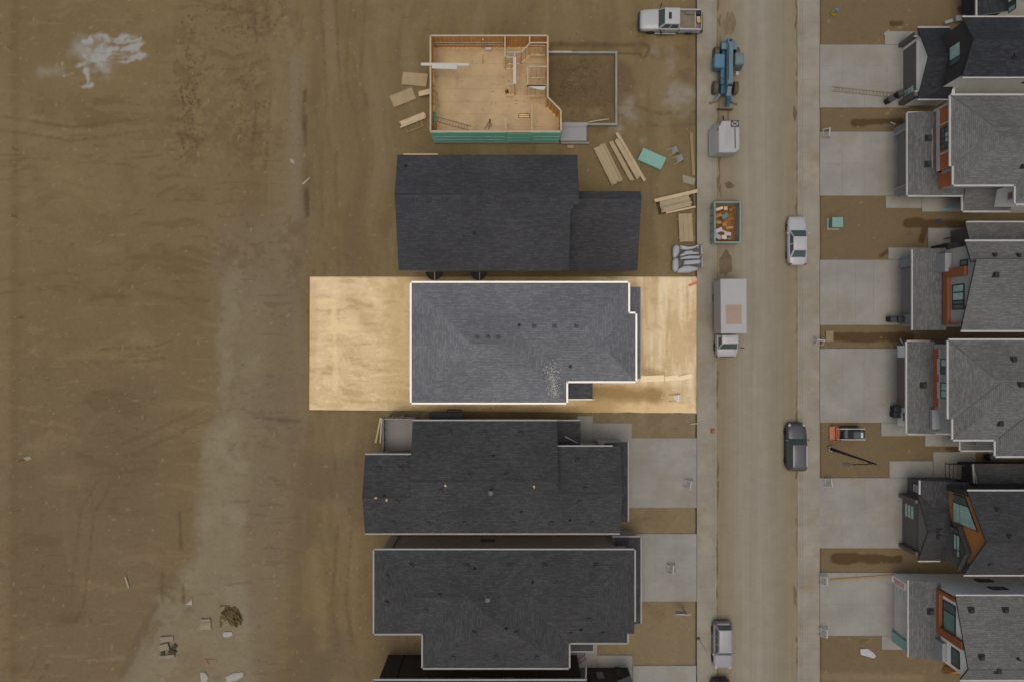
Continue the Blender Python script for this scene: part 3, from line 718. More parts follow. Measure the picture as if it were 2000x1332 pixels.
    # -- things on a west-facing wall in the plane x = Xp
    def window_w(s, Xp, y0, y1, z0, z1, cols=1, rows=1, frame=dark_trim, gl=None, fw=0.07, split=None):
        if y0 > y1: y0, y1 = y1, y0
        if z0 > z1: z0, z1 = z1, z0
        q = MB(); X0, X1 = Xp-0.07, Xp-0.005
        q.box(X0, y0, z0, X1, y0+fw, z1); q.box(X0, y1-fw, z0, X1, y1, z1)
        q.box(X0, y0+fw, z0, X1, y1-fw, z0+fw); q.box(X0, y0+fw, z1-fw, X1, y1-fw, z1)
        ys_ = [y0+fw+(y1-y0-2*fw)*i/cols for i in range(cols+1)]; zs_ = [z0+fw+(z1-z0-2*fw)*i/rows for i in range(rows+1)]
        if split: ys_ = [y0+fw]+[y0+(y1-y0)*t for t in split]+[y1-fw]
        for yy in ys_[1:-1]: q.box(X0+0.005, yy-fw/2, z0+fw, X1, yy+fw/2, z1-fw)
        for zz in zs_[1:-1]: q.box(X0+0.008, y0+fw, zz-fw/2, X1, y1-fw, zz+fw/2)
        w = q.build('window', frame, s.o)
        for i in range(len(ys_)-1):
            for j in range(rows):
                g = MB(); g.box(Xp-0.045+0.003*((i+j) % 2), ys_[i], zs_[j], Xp-0.004, ys_[i+1], zs_[j+1])
                g.build('pane', gl[(i*rows+j) % len(gl)] if isinstance(gl, list) else (gl or pane), w)
        return w
    def window_px(s, Xp, pa, pb, **kw):
        (ya, za), (yb, zb) = wallpt(Xp, *pa), wallpt(Xp, *pb)
        return s.window_w(Xp, ya, yb, za, zb, **kw)
    def window_n(s, Yp, x0, x1, z0, z1, frame=dark_trim, gl=None, out=1):
        """window in a north (out=+1) or south (out=-1) wall"""
        q = MB(); fw = 0.08; a, b = (Yp+0.005, Yp+0.07) if out > 0 else (Yp-0.07, Yp-0.005)
        q.box(x0, a, z0, x0+fw, b, z1); q.box(x1-fw, a, z0, x1, b, z1); q.box(x0+fw, a, z0, x1-fw, b, z0+fw); q.box(x0+fw, a, z1-fw, x1-fw, b, z1)
        w = q.build('window', frame, s.o); g = MB(); g.box(x0+fw, a, z0+fw, x1-fw, a+(b-a)*0.5, z1-fw); g.build('pane', gl or pane_d, w); return w
    def garage_door(s, Xp, y0, y1, h, m, wins=None, z0=0.02):
        q = MB(); n = 4
        for i in range(n): q.box(Xp-0.06, y0, z0+h*i/n+0.01, Xp-0.005, y1, z0+h*(i+1)/n-0.01)
        d = q.build('garage_door', m, s.o)
        if wins:
            for (a, b, za, zb) in wins:
                g = MB(); g.box(Xp-0.075, a, za, Xp-0.062, b, zb); g.build('pane', pane, d)
        return d
    def box(s, name, x0, y0, z0, x1, y1, z1, m, parent=None):
        q = MB(); q.box(x0, y0, z0, x1, y1, z1); return q.build(name, m, parent or s.o)
    def spout(s, pts, m=None, r=0.05):
        q = MB(); q.tube(pts, r, 6); return q.build('downspout', m or s.trim, s.o)

# ---- A: dark-roofed house north of the pale lot (no gutters yet)
a = House('house', 'two storey house under one black shingle gable without gutters, north of the pale lot', (0, 11.5), sh=SH_A, trim=dark_trim)
a.begin()
xW, xE = -10.1, X(1130, 7.6)
ridge = (12.62, 8.0); nE = (Y(303, 6.5), 6.5); sE = (Y(529, 5.85), 5.85)
a.roof_face([(xW, nE[0], nE[1]), (xE, nE[0], nE[1]), (xE, ridge[0], ridge[1]), (xW, ridge[0], ridge[1])])
x2 = X(1113, 6.8); ys = Y(401, 7.6); zs = ridge[1]-(ridge[0]-ys)*(ridge[1]-sE[1])/(ridge[0]-sE[0])
a.roof_face([(xW, ridge[0], ridge[1]), (xE, ridge[0], ridge[1]), (xE, ys, zs), (x2, ys, zs), (x2, sE[0], sE[1]), (xW, sE[0], sE[1])])
a.cap((xW, ridge[0], ridge[1]), (xE, ridge[0], ridge[1]))
gR = (Y(388, 5.2), 5.2); gS = (Y(529, 3.1), 3.1); gN = (Y(374, 4.75), 4.75); gx1 = X(1253, 5.2)
a.roof_face([(x2-1.0, gR[0], gR[1]), (gx1, gR[0], gR[1]), (gx1, gS[0], gS[1]), (x2-1.0, gS[0], gS[1])])
a.roof_face([(x2-1.0, gN[0], gN[1]), (gx1, gN[0], gN[1]), (gx1, gR[0], gR[1]), (x2-1.0, gR[0], gR[1])])
a.cap((x2, gR[0], gR[1]), (gx1, gR[0], gR[1]))
a.end()
# walls up to the slopes (pentagon block)
def shed_walls(h, x0, x1, prof, m, name='wall'):
    """block whose cross-section in y,z is prof (bottom added), running x0..x1"""
    pr = list(prof)+[(prof[-1][0], -0.2), (prof[0][0], -0.2)]
    q = MB(); q.loft([[(x0, p[0], p[1]) for p in pr], [(x1, p[0], p[1]) for p in pr]]); return q.build(name, m, h.o)
shed_walls(a, xW+0.4, x2-0.35, [(nE[0]-0.45, nE[1]-0.08), (ridge[0], ridge[1]-0.2), (sE[0]+0.45, sE[1]-0.06)], w_grey)
shed_walls(a, x2-0.36, xE-0.35, [(nE[0]-0.45, nE[1]-0.08), (ridge[0], ridge[1]-0.2), (ys+0.2, zs-0.2)], w_grey, 'projecting_wall')
shed_walls(a, x2-0.34, gx1-0.4, [(gN[0]-0.4, gN[1]-0.1), (gR[0], gR[1]-0.2), (gS[0]+0.4, gS[1]-0.08)], w_grey, 'garage_wall')
for px in (804, 837, 869, 910, 948, 987, 1028, 1068): a.vent(px, 391, 0.32, 0.12, m=SH_A)
for px in (1142, 1185, 1223): a.vent(px, 397, 0.32, 0.12, m=SH_A)
a.vent(792, 325, kind='pipe'); a.vent(926, 455, kind='pipe')
a.box('wood_batten', X(788, 6.4), Y(303, 6.5)+0.02, 6.38, X(855, 6.4), Y(303, 6.5)+0.12, 6.46, mat('raw_lumber', C(176, 155, 124), 0.8, 0.12, 2.0))
corr = mat('corrugated_black', C(26, 25, 24), 0.5, 0.2, 4)
for px in (848, 935):
    q = MB(); cx, cy = X(px), sE[0]+0.45
    pts = [(cx+0.75*math.cos(t), cy-0.75*math.sin(t)) for t in [math.pi*i/10 for i in range(11)]]
    for i in range(10):
        q.face([(pts[i][0], pts[i][1], -0.12), (pts[i+1][0], pts[i+1][1], -0.12), (pts[i+1][0], pts[i+1][1], 0.35), (pts[i][0], pts[i][1], 0.35)])
        u0 = ((pts[i][0]-cx)*1.06+cx, (pts[i][1]-cy)*1.06+cy); u1 = ((pts[i+1][0]-cx)*1.06+cx, (pts[i+1][1]-cy)*1.06+cy)
        q.face([(u0[0], u0[1], -0.12), (u1[0], u1[1], -0.12), (u1[0], u1[1], 0.35), (u0[0], u0[1], 0.35)])
        q.face([(pts[i][0], pts[i][1], 0.35), (pts[i+1][0], pts[i+1][1], 0.35), (u1[0], u1[1], 0.35), (u0[0], u0[1], 0.35)])
    q.prism(pts, -0.05, 0.045)
    w = q.build('window_well', corr, a.o)
    b = MB(); b.bar((cx+0.1, cy-1.0, 0.40), (cx+0.1, cy+0.3, 0.40), 0.09); b.build('prop_stud', MATS['raw_lumber'], w)

# ---- B: the house on the pale lot
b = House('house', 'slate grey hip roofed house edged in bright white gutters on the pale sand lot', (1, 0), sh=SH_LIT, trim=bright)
b.begin(); Z = 5.8; PI_ = 0.33
b.block(804, 553, 1106, 786, Z, PI_, 'x', 'hip', 'hip', 0.0, cap='R')
b.block(804, 553, 1227, 744, Z, PI_, 'x', 'hip', 'hip', -0.012, cap=False)
b.block(960, 613, 1241, 744, Z, PI_, 'x', 'hip', 'hip', -0.006, cap=False)
b.end()
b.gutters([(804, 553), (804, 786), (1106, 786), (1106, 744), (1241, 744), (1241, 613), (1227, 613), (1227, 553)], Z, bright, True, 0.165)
bw = w_grey
b.walls(X(804, Z)+0.45, Y(786, Z)+0.45, X(1106, Z)-0.45, Y(553, Z)-0.45, Z, bw); b.walls(X(1106, Z)-0.46, Y(744, Z)+0.45, X(1241, Z)-0.45, Y(613, Z)-0.45, Z+0.01, bw, name='wing_wall')
b.walls(X(1106, Z)-0.47, Y(620, Z), X(1227, Z)-0.45, Y(553, Z)-0.46, Z-0.01, bw, name='bay_wall')
# garage eave strip along the east front, porch roof at the south
b.begin()
g0, g1, gz0, gz1 = X(1222, 3.4), X(1250, 2.9), 3.55, 2.9
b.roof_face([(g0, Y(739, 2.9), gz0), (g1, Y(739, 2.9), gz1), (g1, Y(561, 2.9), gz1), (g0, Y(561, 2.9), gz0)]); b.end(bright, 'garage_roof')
b.walls(X(1222, 2.9), Y(736, 2.9), g1-0.35, Y(564, 2.9), 2.85, bw, name='garage_wall')
b.gutter((g1, Y(739, 2.9), 2.9), (g1, Y(561, 2.9), 2.9), grey_trim, 0.1)
b.begin(); b.roof_face([(X(1100, 2.9), Y(744, 3.0), 3.3), (X(1157, 2.9), Y(744, 3.0), 3.3), (X(1157, 2.9), Y(779, 2.9), 2.9), (X(1100, 2.9), Y(779, 2.9), 2.9)])
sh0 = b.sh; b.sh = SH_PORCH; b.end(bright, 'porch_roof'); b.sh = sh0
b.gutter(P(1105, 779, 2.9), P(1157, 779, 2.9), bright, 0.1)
for px in (1152,): b.box('porch_post', X(px), Y(777), -0.1, X(px)+0.15, Y(777)+0.15, 2.8, white)
b.roof = b.o.children[0]
vent_l = mat('vent_grey', C(64, 64, 66), 0.6, 0.1, 4)
for px in (932, 953, 973): b.vent(px, 659, 0.27, 0.16, m=vent_l)
for px in (1043, 1083, 1126): b.vent(px, 638, 0.27, 0.16, m=vent_l)
b.vent(1014, 636, kind='pipe'); b.vent(1114, 715, kind='pipe')
q = MB()
for i in range(520):
    t = rng.random(); px = 1074+rng.gauss(0, 7)+t*12; py = 715+t*60+rng.gauss(0, 8)
    if py > 780: continue
    x, y, z = b.at(px, py); sz = rng.uniform(0.012, 0.035)*(2.2 if rng.random() < 0.06 else 1)
    q.obox((x, y), sz*1.6, sz, z+0.004, z+0.02, rng.uniform(0, 3))
tag(q.build('plaster_spill', mat('plaster', C(186, 182, 174), 0.9, 0.1, 5), b.roof), kind='stuff')
# front steps of boards on the lot, its highlight painted into the wood colour
for i, (p0, p1, w) in enumerate((((1250, 740), (1297, 738), 0.6), ((1298, 740), (1325, 736), 0.5), ((1324, 739), (1350, 733), 0.42))):
    q = MB(); q.bar((X(p0[0]), Y(p0[1]), 0.07+0.03*i), (X(p1[0]), Y(p1[1]), 0.07+0.03*i), w, 0.05)
    t = q.build('plank', mat('brightened_lumber', C(232, 208, 166), 0.8, 0.08, 2.5, stretch=(1, 6, 1)), bevel=0.006)
    tag(t, ['wide brightened board nearest the middle house front on the lot', 'short middle brightened board of three by the house on the lot', 'narrow tilted brightened board nearest the pavement on the lot'][i], 'plank', 'boards laid as a path on the sand')

# ---- C: gabled house south of the lot with deck
c = House('house', 'charcoal multi gable house with grey deck, directly south of the pale lot', (-1, -13), sh=SH_DARK, trim=grey_trim)
c.begin(); yS = Y(1041, 5.6)
def gab(h, x0, x1, yn, ysd, z, p, dz=0.0): return h.block(x0, ysd, x1, yn, z, p, 'x', 'gable', 'gable', dz, True)
gab(c, X(806, 5.6), X(1088, 5.6), Y(822, 5.6), yS, 5.6, 0.35, 0.02)
gab(c, X(713, 5.6), X(830, 5.6), Y(888, 5.6), yS, 5.6, 0.35)
gab(c, X(1060, 5.6), X(1211, 5.6), Y(872, 5.6), yS, 5.6, 0.35)
c.end()
c.gutters([(1088, 822), (806, 822)], 5.6); c.gutters([(806, 888), (713, 888)], 5.6); c.gutters([(713, 1041), (1211, 1041)], 5.6); c.gutters([(1197, 872), (1086, 872)], 5.6)
wm = w_grey
def gwall(h, x0, x1, yn, ysd, z, p, m, name='wall', ins=0.4):
    ym = (yn+ysd)/2; zr = z+(yn-ysd)/2*p
    return shed_walls(h, x0, x1, [(yn-ins, z-0.05), (ym, zr-0.22), (ysd+ins, z-0.05)], m, name)
gwall(c, X(806, 5.6)+0.3, X(1088, 5.6)-0.3, Y(822, 5.6), yS, 5.6, 0.35, wm)
gwall(c, X(713, 5.6)+0.35, X(806, 5.6)+0.31, Y(888, 5.6), yS, 5.6, 0.35, wm, 'west_wing_wall')
gwall(c, X(1088, 5.6)-0.31, X(1211, 5.6)-0.35, Y(872, 5.6), yS, 5.6, 0.35, wm, 'east_wing_wall')
c.window_n(Y(888, 5.6)-0.4, -13.3, -11.9, 3.4, 4.6, gl=pane_d, frame=dark_trim); c.window_n(Y(888, 5.6)-0.4, -11.3, -9.9, 3.4, 4.6, gl=pane_d)
# low garage roof on the east front, entry roof to the north of it
c.begin()
c.roof_face([(X(1180, 3.5), Y(862, 2.9), 3.75), (X(1226, 2.9), Y(862, 2.9), 2.9), (X(1226, 2.9), Y(1018, 2.9), 2.9), (X(1180, 3.5), Y(1018, 2.9), 3.75)])
c.roof_face([(X(1084, 3), Y(822, 3.0), 3.0), (X(1133, 3), Y(822, 3.0), 3.0), (X(1133, 3), Y(869, 3.0), 3.75), (X(1084, 3), Y(869, 3.0), 3.75)])
c.end(grey_trim, 'garage_roof')
c.gutter(P(1226, 1018, 2.9), P(1226, 862, 2.9)); c.gutter(P(1133, 822, 3.0), P(1084, 822, 3.0))
c.walls(X(1170, 2.9), Y(1014, 2.9), X(1226, 2.9)-0.4, Y(866, 2.9), 2.9, wm, name='garage_wall')
c.spout([P(1135, 866, 5.3), P(1139, 874, 5.0), P(1146, 892, 4.4)]); c.spout([P(1104, 852, 3.7), P(1132, 867, 3.6)])
c.box('gutter_return', X(1200, 3.4), Y(917, 3.4), 3.5, X(1212, 3.4), Y(914, 3.4), 3.58, grey_trim)
c.roof = c.o.children[0]
for p in ((879, 847), (947, 847), (1016, 847), (917, 929), (988, 929), (741, 916), (783, 916), (1128, 900), (1143, 954)): c.vent(*p)
for p in ((768, 1021), (836, 1021), (907, 1021), (1002, 1021), (1077, 1021), (1157, 1021), (861, 958), (1132, 980), (776, 979)): c.vent(*p)
c.vent(959, 960, kind='flue'); c.vent(1018, 999, kind='pipe'); c.vent(1113, 1016, kind='pipe'); c.vent(963, 891, kind='pipe'); c.vent(750, 969, kind='pipe')
q = MB()
for px, py in ((870, 948), (1043, 950), (755, 976), (734, 972)):
    x, y, z = c.at(px, py); q.obox((x, y), 0.22, 0.14, z+0.005, z+0.06, rng.uniform(0, 3))
tag(q.build('roof_litter', mat('pale_scrap', C(176, 150, 112), 0.8, 0.2, 5), c.roof), kind='stuff')
# raised deck with railing
vinyl = mat('vinyl_deck', C(116, 111, 107), 0.7, 0.06, 0.8)
dk = thing('deck', 'grey raised vinyl deck with dark railing at the corner of the charcoal gable house', 'deck', (-11.5, -8.9, 0)); 
dx0, dx1, dy0, dy1, dz_ = X(751, 2.9), X(812, 2.9), Y(880, 2.9), Y(815, 2.9), 2.75
q = MB(); q.box(dx0, dy0, dz_-0.3, dx1, dy1, dz_); q.build('deck_floor', vinyl, dk)
for (x, y) in ((dx0+0.1, dy0+0.1), (dx0+0.1, dy1-0.1), ((dx0+dx1)/2, dy1-0.1)):
    q = MB(); q.box(x-0.08, y-0.08, -0.1, x+0.08, y+0.08, dz_-0.3); q.build('deck_post', grey_trim, dk)
rail_m = mat('rail_metal', C(70, 66, 66), 0.5, 0.1, 3)
posts = [(dx0+0.04, dy0+0.05), (dx0+0.04, dy0+1.05), (dx0+0.04, dy0+2.0), (dx0+0.04, dy1-0.05), (dx0+0.95, dy1-0.05), (dx0+1.9, dy1-0.05), (dx1-0.02, dy1-0.05)]
for (x, y) in posts:
    q = MB(); q.box(x-0.035, y-0.035, dz_, x+0.035, y+0.035, dz_+1.05); q.build('railing_post', rail_m, dk)
q = MB(); q.bar((dx0+0.04, dy0, dz_+1.08), (dx0+0.04, dy1, dz_+1.08), 0.07, 0.05); q.bar((dx0, dy1-0.05, dz_+1.08), (dx1, dy1-0.05, dz_+1.08), 0.07, 0.05)
q.build('handrail', mat('rail_top', C(120, 112, 106), 0.5, 0.1, 3), dk)
g = MB(); g.box(dx0+0.03, dy0+0.1, dz_+0.06, dx0+0.045, dy1-0.1, dz_+1.0); g.box(dx0+0.1, dy1-0.06, dz_+0.06, dx1, dy1-0.045, dz_+1.0); g.build('railing_panel', glass('smoked_panel', C(88, 90, 90)), dk)
# cantilevered black box and odds along the north wall of C
cb = House.box(c, 'bay_roof', X(838, 3.0), Y(822, 3.0)-0.2, 2.5, X(905, 3.0), Y(806, 3.0), 2.95, mat('membrane_black', C(46, 47, 50), 0.6, 0.15, 1))
q = MB(); q.tube([P(873, 806, 2.7), P(874, 800, 2.2), P(900, 800, 2.2), P(902, 806, 2.7)], 0.06, 6); q.build('bay_bracket', corr, c.o)
stick = mat('raw_lumber', C(176, 155, 124))
for i, (p0, p1) in enumerate((((744, 815), (734, 864)), ((746, 816), (743, 865)))):
    q = MB(); q.bar((X(p0[0]), Y(p0[1]), 0.12+i*0.01), (X(p1[0]), Y(p1[1]), 0.06), 0.16, 0.09)
    tag(q.build('plank', stick, bevel=0.005), ['raw timber lying slantwise beside the grey deck', 'raw timber lying straight along the edge of the grey deck'][i], 'plank')

# ---- D: hip roofed house
d = House('house', 'charcoal hip roofed house with pale gutters all round, second south of the lot', (-1, -26), sh=SH_DARK, trim=grey_trim)
d.begin()
d.block(731, 1074, 1239, 1237, Z, 0.31, 'x', 'hip', 'hip', 0.0, cap='R')
d.block(826, 1090, 1111, 1304, Z, 0.31, 'y', 'hip', 'hip', -0.01, cap=False)
d.block(960, 1074, 1225, 1255, Z, 0.31, 'x', 'hip', 'hip', -0.02, cap=False)
d.end()
d.gutters([(731, 1074), (731, 1237), (826, 1237), (826, 1304), (1111, 1304), (1111, 1255), (1225, 1255), (1225, 1214), (1239, 1214), (1239, 1074)], Z, None, True, 0.14)
d.walls(X(731, Z)+0.42, Y(1237, Z)+0.42, X(1239, Z)-0.42, Y(1074, Z)-0.42, Z, w_taupe); d.walls(X(826, Z)+0.42, Y(1304, Z)+0.42, X(1111, Z)-0.42, Y(1237, Z)+0.43, Z-0.01, w_taupe, name='wing_wall')
d.walls(X(1111, Z)-0.43, Y(1255, Z)+0.42, X(1225, Z)-0.42, Y(1237, Z)+0.43, Z-0.012, w_taupe, name='bay_wall')
d.window_n(Y(1074, Z)-0.42, -3.0, -1.6, 1.2, 1.9, gl=pane_d, frame=dark_trim)
d.spout([(X(781), Y(1046)+0.05, 0.1), (X(781), Y(1046)+0.05, 5.6)], dark_trim)
d.begin(); d.roof_face([(X(1200, 2.9), Y(1049, 2.9), 3.1), (X(1251, 2.9), Y(1049, 2.9), 2.9), (X(1251, 2.9), Y(1217, 2.9), 2.9), (X(1200, 2.9), Y(1217, 2.9), 3.7)])
d.roof_face([(X(1105, 2.9), Y(1250, 3.2), 3.2), (X(1158, 2.9), Y(1250, 3.2), 3.2), (X(1158, 2.9), Y(1271, 2.9), 2.9), (X(1105, 2.9), Y(1271, 2.9), 2.9)])
d.end(grey_trim, 'garage_roof')
d.gutter(P(1251, 1217, 2.9), P(1251, 1049, 2.9)); d.gutter(P(1251, 1049, 2.93), P(1196, 1049, 3.1)); d.gutter(P(1110, 1271, 2.9), P(1158, 1271, 2.9))
d.walls(X(1199, 2.9), Y(1213, 2.9), X(1251, 2.9)-0.4, Y(1052, 2.9), 2.8, w_taupe, name='garage_wall')
d.roof = d.o.children[0]
for p in ((804, 1105), (913, 1106), (995, 1106), (1065, 1106), (1164, 1106), (756, 1177), (831, 1191), (927, 1236), (1008, 1236), (1150, 1209), (885, 1283), (968, 1282), (1049, 1283)): d.vent(*p)
for p in ((1115, 1236), (1177, 1236), (757, 1125), (858, 1163)): d.vent(*p, size=0.28)
d.vent(953, 1167, kind='flue'); d.vent(927, 1111, kind='pipe'); d.vent(1040, 1138, kind='pipe'); d.vent(988, 1227, kind='pipe'); d.vent(1135, 1229, kind='pipe')

# ---- E: dark house cut by the lower picture border
e = House('house', 'dark brown house with black trim cut off by the lower picture border', (-1, -33), sh=SH_DARK, trim=grey_trim)
e.begin(); e.block(729, 1329, 1146, 1500, Z, 0.31, 'x', 'hip', 'hip'); e.end(); e.gutters([(729, 1500), (729, 1329)][::-1], Z); e.gutters([(1146, 1329), (729, 1329)], Z, None, False, 0.16)
wy = Y(1329, Z)-0.35
e.walls(X(729, Z)+0.3, wy-7, X(1146, Z)-0.35, wy, Z, w_brown)
e.spout([(X(790), wy+0.06, 0.1), (X(790), wy+0.06, 5.6)], mat('black_trim', C(24, 22, 20), 0.5, 0.1, 3))
for px in (924, 986): e.window_n(wy, X(px)-0.1, X(px)+0.9, 4.6, 5.4, frame=grey_trim)
e.begin(); e.roof_face([(X(1080, 3), Y(1313, 3.1), 3.3), (X(1143, 3), Y(1302, 3.1), 3.3), (X(1143, 3), Y(1345, 2.9), 2.9), (X(1080, 3), Y(1345, 2.9), 2.9)]); e.end(dark_trim, 'porch_roof')
e.gutter(P(1143, 1345, 3.0), P(1143, 1302, 3.3), grey_trim)
e.walls(X(1147), wy-5, X(1226), Y(1303), 2.9, w_brown, name='entry_wall')
e.window_n(Y(1303), X(1160), X(1176), 0.9, 2.3, frame=dark_trim, gl=mat('blind', C(128, 122, 116), 0.8, 0.05, 1))
q = MB(); q.box(X(1200), Y(1303)+0.01, 0.05, X(1211), Y(1303)+0.08, 2.15); q.build('front_door', dark_trim, e.o)
e.begin(); e.roof_face([(X(1200, 3), Y(1333, 3), 2.95), (X(1232, 3), Y(1319, 3), 2.95), (X(1240, 3), Y(1345, 3), 2.9), (X(1196, 3), Y(1345, 3), 2.9)]); e.end(dark_trim, 'entry_roof')
# porch railing and chair-like bench near it
pr = thing('porch_railing', 'thin dark railing and post on the walk beside the brown house', 'railing', (X(1125), Y(1285), 0))
q = MB(); q.box(X(1115), Y(1297), 0.03, X(1121), Y(1281), 1.05); q.build('newel_panel', w_black, pr)
q = MB(); q.bar((X(1122), Y(1281), 0.95), (X(1141), Y(1274), 0.55), 0.05); q.bar((X(1123), Y(1289), 0.95), (X(1143), Y(1282), 0.55), 0.05); q.bar((X(1141), Y(1274), 0.05), (X(1141), Y(1274), 0.6), 0.05); q.bar((X(1143), Y(1282), 0.05), (X(1143), Y(1282), 0.6), 0.05); q.build('handrail', rail_m, pr)
# ------------------------------------------------------------------ right row, from the top
panel_w = mat('grey_white_panel', C(138, 137, 136), 0.6, 0.05, 1)
# R0 top corner
r = House('house', 'white walled house with dark shingles in the top right corner', (46, 33), sh=SH_BLK, trim=white)
y0 = Y(31, 3.0)
r.begin(); r.roof_face([(X(1909, 3), y0, 3.0), (X(1909, 3), y0+8, 3.0), (X(1968, 3.8), y0+8, 3.9), (X(1968, 3.8), y0, 3.9)]); r.end(white, 'garage_roof')
r.gutter((X(1909, 3), y0+8, 3.0), (X(1909, 3), y0, 3.0), white, 0.16)
r.walls(X(1909, 3)+0.5, y0+0.3, X(1968, 3.8), y0+8, 2.95, w_black, name='garage_wall')
xr0 = X(1966, 3.6); r.walls(xr0, y0+0.35, 58, y0+9, 6.2, w_white)
r.window_px(xr0, (1970, 27), (1985, -4), cols=2, gl=[pane, pane_d]); 
r.begin(); r.block(xr0-0.4, y0, 58, y0+9, 6.2, 0.35, 'x', 'hip', 'hip', 0, True); r.end()
hb = MB(); hb.obox((X(1870), Y(40)), 0.9, 0.5, 0.0, 0.5, 0.1); hb.obox((X(1850), Y(45)), 0.8, 0.3, 0, 0.3, 0.3)
tag(hb.build('timber_offcuts', grey_trim), 'pale offcuts piled against the white gabled garage in the top right', 'offcuts')

# R1 white garage gable, black upper gable
def pane_poly(h, w, Xp, pts, m=None):
    q = MB(); q.loft([[(Xp-0.05, p[0], p[1]) for p in pts], [(Xp-0.004, p[0], p[1]) for p in pts]]); return q.build('pane', m or pane, w)
ZR = 6.4
r = House('house', 'house with white garage gable and black upper gable, topmost complete one on the right', (43, 26), sh=SH_BLK, trim=white)
gxw = 38.25
r.begin(); r.block(38.02, 22.65, 41.0, 29.3, 2.75, 0.5, 'x', 'gable', 'gable', 0, True); r.end(dark_trim, 'garage_roof')
r.gutter((41.0, 29.3, 2.75), (38.02, 29.3, 2.75), white); r.gutter((38.02, 22.65, 2.75), (41.0, 22.65, 2.75), white)
r.walls(gxw, 22.97, 41.5, 28.95, 2.7, w_white, name='garage_wall'); r.gable(gxw-0.01, 22.97, 28.95, 2.6, 4.15, w_bright)
r.box('garage_pier', 37.72, 28.6, -0.1, gxw, 28.97, 2.72, w_dark); r.box('garage_pier', 37.72, 22.95, -0.1, gxw, 23.32, 2.72, w_dark)
r.box('pier_cap', 37.72, 28.5, 2.55, gxw-0.02, 28.59, 2.7, white); r.box('pier_cap', 37.72, 23.33, 2.55, gxw-0.02, 23.42, 2.7, white)
r.garage_door(gxw, 23.5, 28.3, 2.1, door_d, wins=[(23.7, 24.3, 0.2+0.55*i, 0.62+0.55*i) for i in range(3)])
ux = 39.95; q = MB(); q.box(gxw-0.02, 28.3, 0.0, gxw-0.011, 28.6, 2.6); q.build('front_trim', w_bright, r.o)
r.begin(); r.roof_face([(39.7, 28.5, 6.55), (58, 28.5, 6.55), (58, 25.95, 8.05), (39.7, 25.95, 8.05)]); r.roof_face([(39.7, 25.95, 8.05), (58, 25.95, 8.05), (58, 23.25, 6.55), (39.7, 23.25, 6.55)])
r.cap((39.7, 25.95, 8.05), (58, 25.95, 8.05)); r.end(dark_trim)
r.gutter((58, 28.5, 6.55), (39.7, 28.5, 6.55), white); r.gutter((39.7, 23.25, 6.55), (58, 23.25, 6.55), white)
shed_walls(r, ux, 58, [(28.15, 6.5), (25.95, 7.85), (23.6, 6.5)], w_white); shed_walls(r, ux-0.06, ux-0.004, [(28.2, 6.5), (25.95, 7.85), (23.55, 6.5)], w_black, 'front_cladding')
r.window_px(ux-0.06, (1855, 133), (1877, 79), cols=2, rows=1, split=[0.3], gl=[pane_d, pane])
r.window_n(23.6, 46.6, 47.8, 4.2, 4.9, out=-1, gl=pane_d)
r.vent(1983, 109)
# R2 rust clad
def low_roof(h, xe, xt, ya, yb, z0, z1, name='garage_roof', trim=white, north=True, south=True, w=0.13):
    h.begin(); h.roof_face([(xe, ya, z0), (xe, yb, z0), (xt, yb, z1), (xt, ya, z1)]); h.end(trim, name)
    h.gutter((xe, max(ya, yb), z0), (xe, min(ya, yb), z0), trim, w)
r = House('house', 'grey shingled house with rust orange front panels, second on the right from the top', (43, 17), sh=SH_GREY, trim=white)
yn, ysd = Y(221, 3), Y(382, 3); xe = X(1773, 3)
low_roof(r, xe, 39.4, ysd, yn, 3.0, 3.7)
r.begin(); r.roof_face([(X(1881, 3), Y(412, 3), 3.0), (46.5, Y(412, 3), 3.0), (46.5, Y(350, 3.6), 3.75), (X(1881, 3), Y(350, 3.6), 3.75)])
r.roof_face([(39.2, ysd, 3.05), (X(1884, 3), ysd, 3.05), (X(1884, 3), Y(345, 3.6), 3.7), (39.2, Y(345, 3.6), 3.7)]); r.end(white, 'porch_roof')
r.gutter((X(1881, 3), Y(412, 3), 3.0), (46.5, Y(412, 3), 3.0), white, 0.16); r.gutter((X(1881, 3), ysd, 3.0), (X(1881, 3), Y(412, 3), 3.0), white, 0.16); r.gutter((xe, ysd, 3.05), (X(1881, 3), ysd, 3.05), white, 0.15)
r.gutter((39.2, yn, 3.05), (xe, yn, 3.0), white, 0.12)
gx = 37.7; r.walls(gx, ysd+0.4, 40.5, yn-0.35, 3.0, w_grey, name='garage_wall'); r.garage_door(gx, 14.75, 20.1, 2.35, door_g)
r.box('garage_pier', gx-0.35, 20.1, -0.1, gx, 20.75, 2.9, mat('stone_veneer', C(130, 128, 124), 0.9, 0.3, 5)); r.box('garage_pier', gx-0.35, 14.1, -0.1, gx, 14.75, 2.9, MATS['stone_veneer'])
r.box('door_trim', gx-0.42, 20.02, 0.05, gx-0.01, 20.12, 2.75, white); r.box('door_trim', gx-0.42, 14.73, 0.05, gx-0.01, 14.83, 2.75, white)
ux = 39.15
r.walls(ux, Y(325, ZR)+0.3, 58, Y(187, ZR)-0.35, ZR, w_grey); r.box('front_panel', ux-0.09, Y(323, ZR), 3.6, ux-0.005, Y(190, ZR)-0.3, 6.2, w_rust)
r.box('corner_trim', ux-0.2, Y(187, ZR)-0.55, 3.6, ux-0.1, Y(187, ZR)-0.36, 6.2, white); r.box('base_trim', ux-0.2, Y(323, ZR), 4.0, ux-0.1, Y(187, ZR)-0.56, 4.35, white)
r.window_px(ux-0.1, (1838, 295), (1855, 244), cols=4, rows=2, gl=[pane_d, pane_d, pane_d, pane, pane_d, pane], frame=dark_trim)
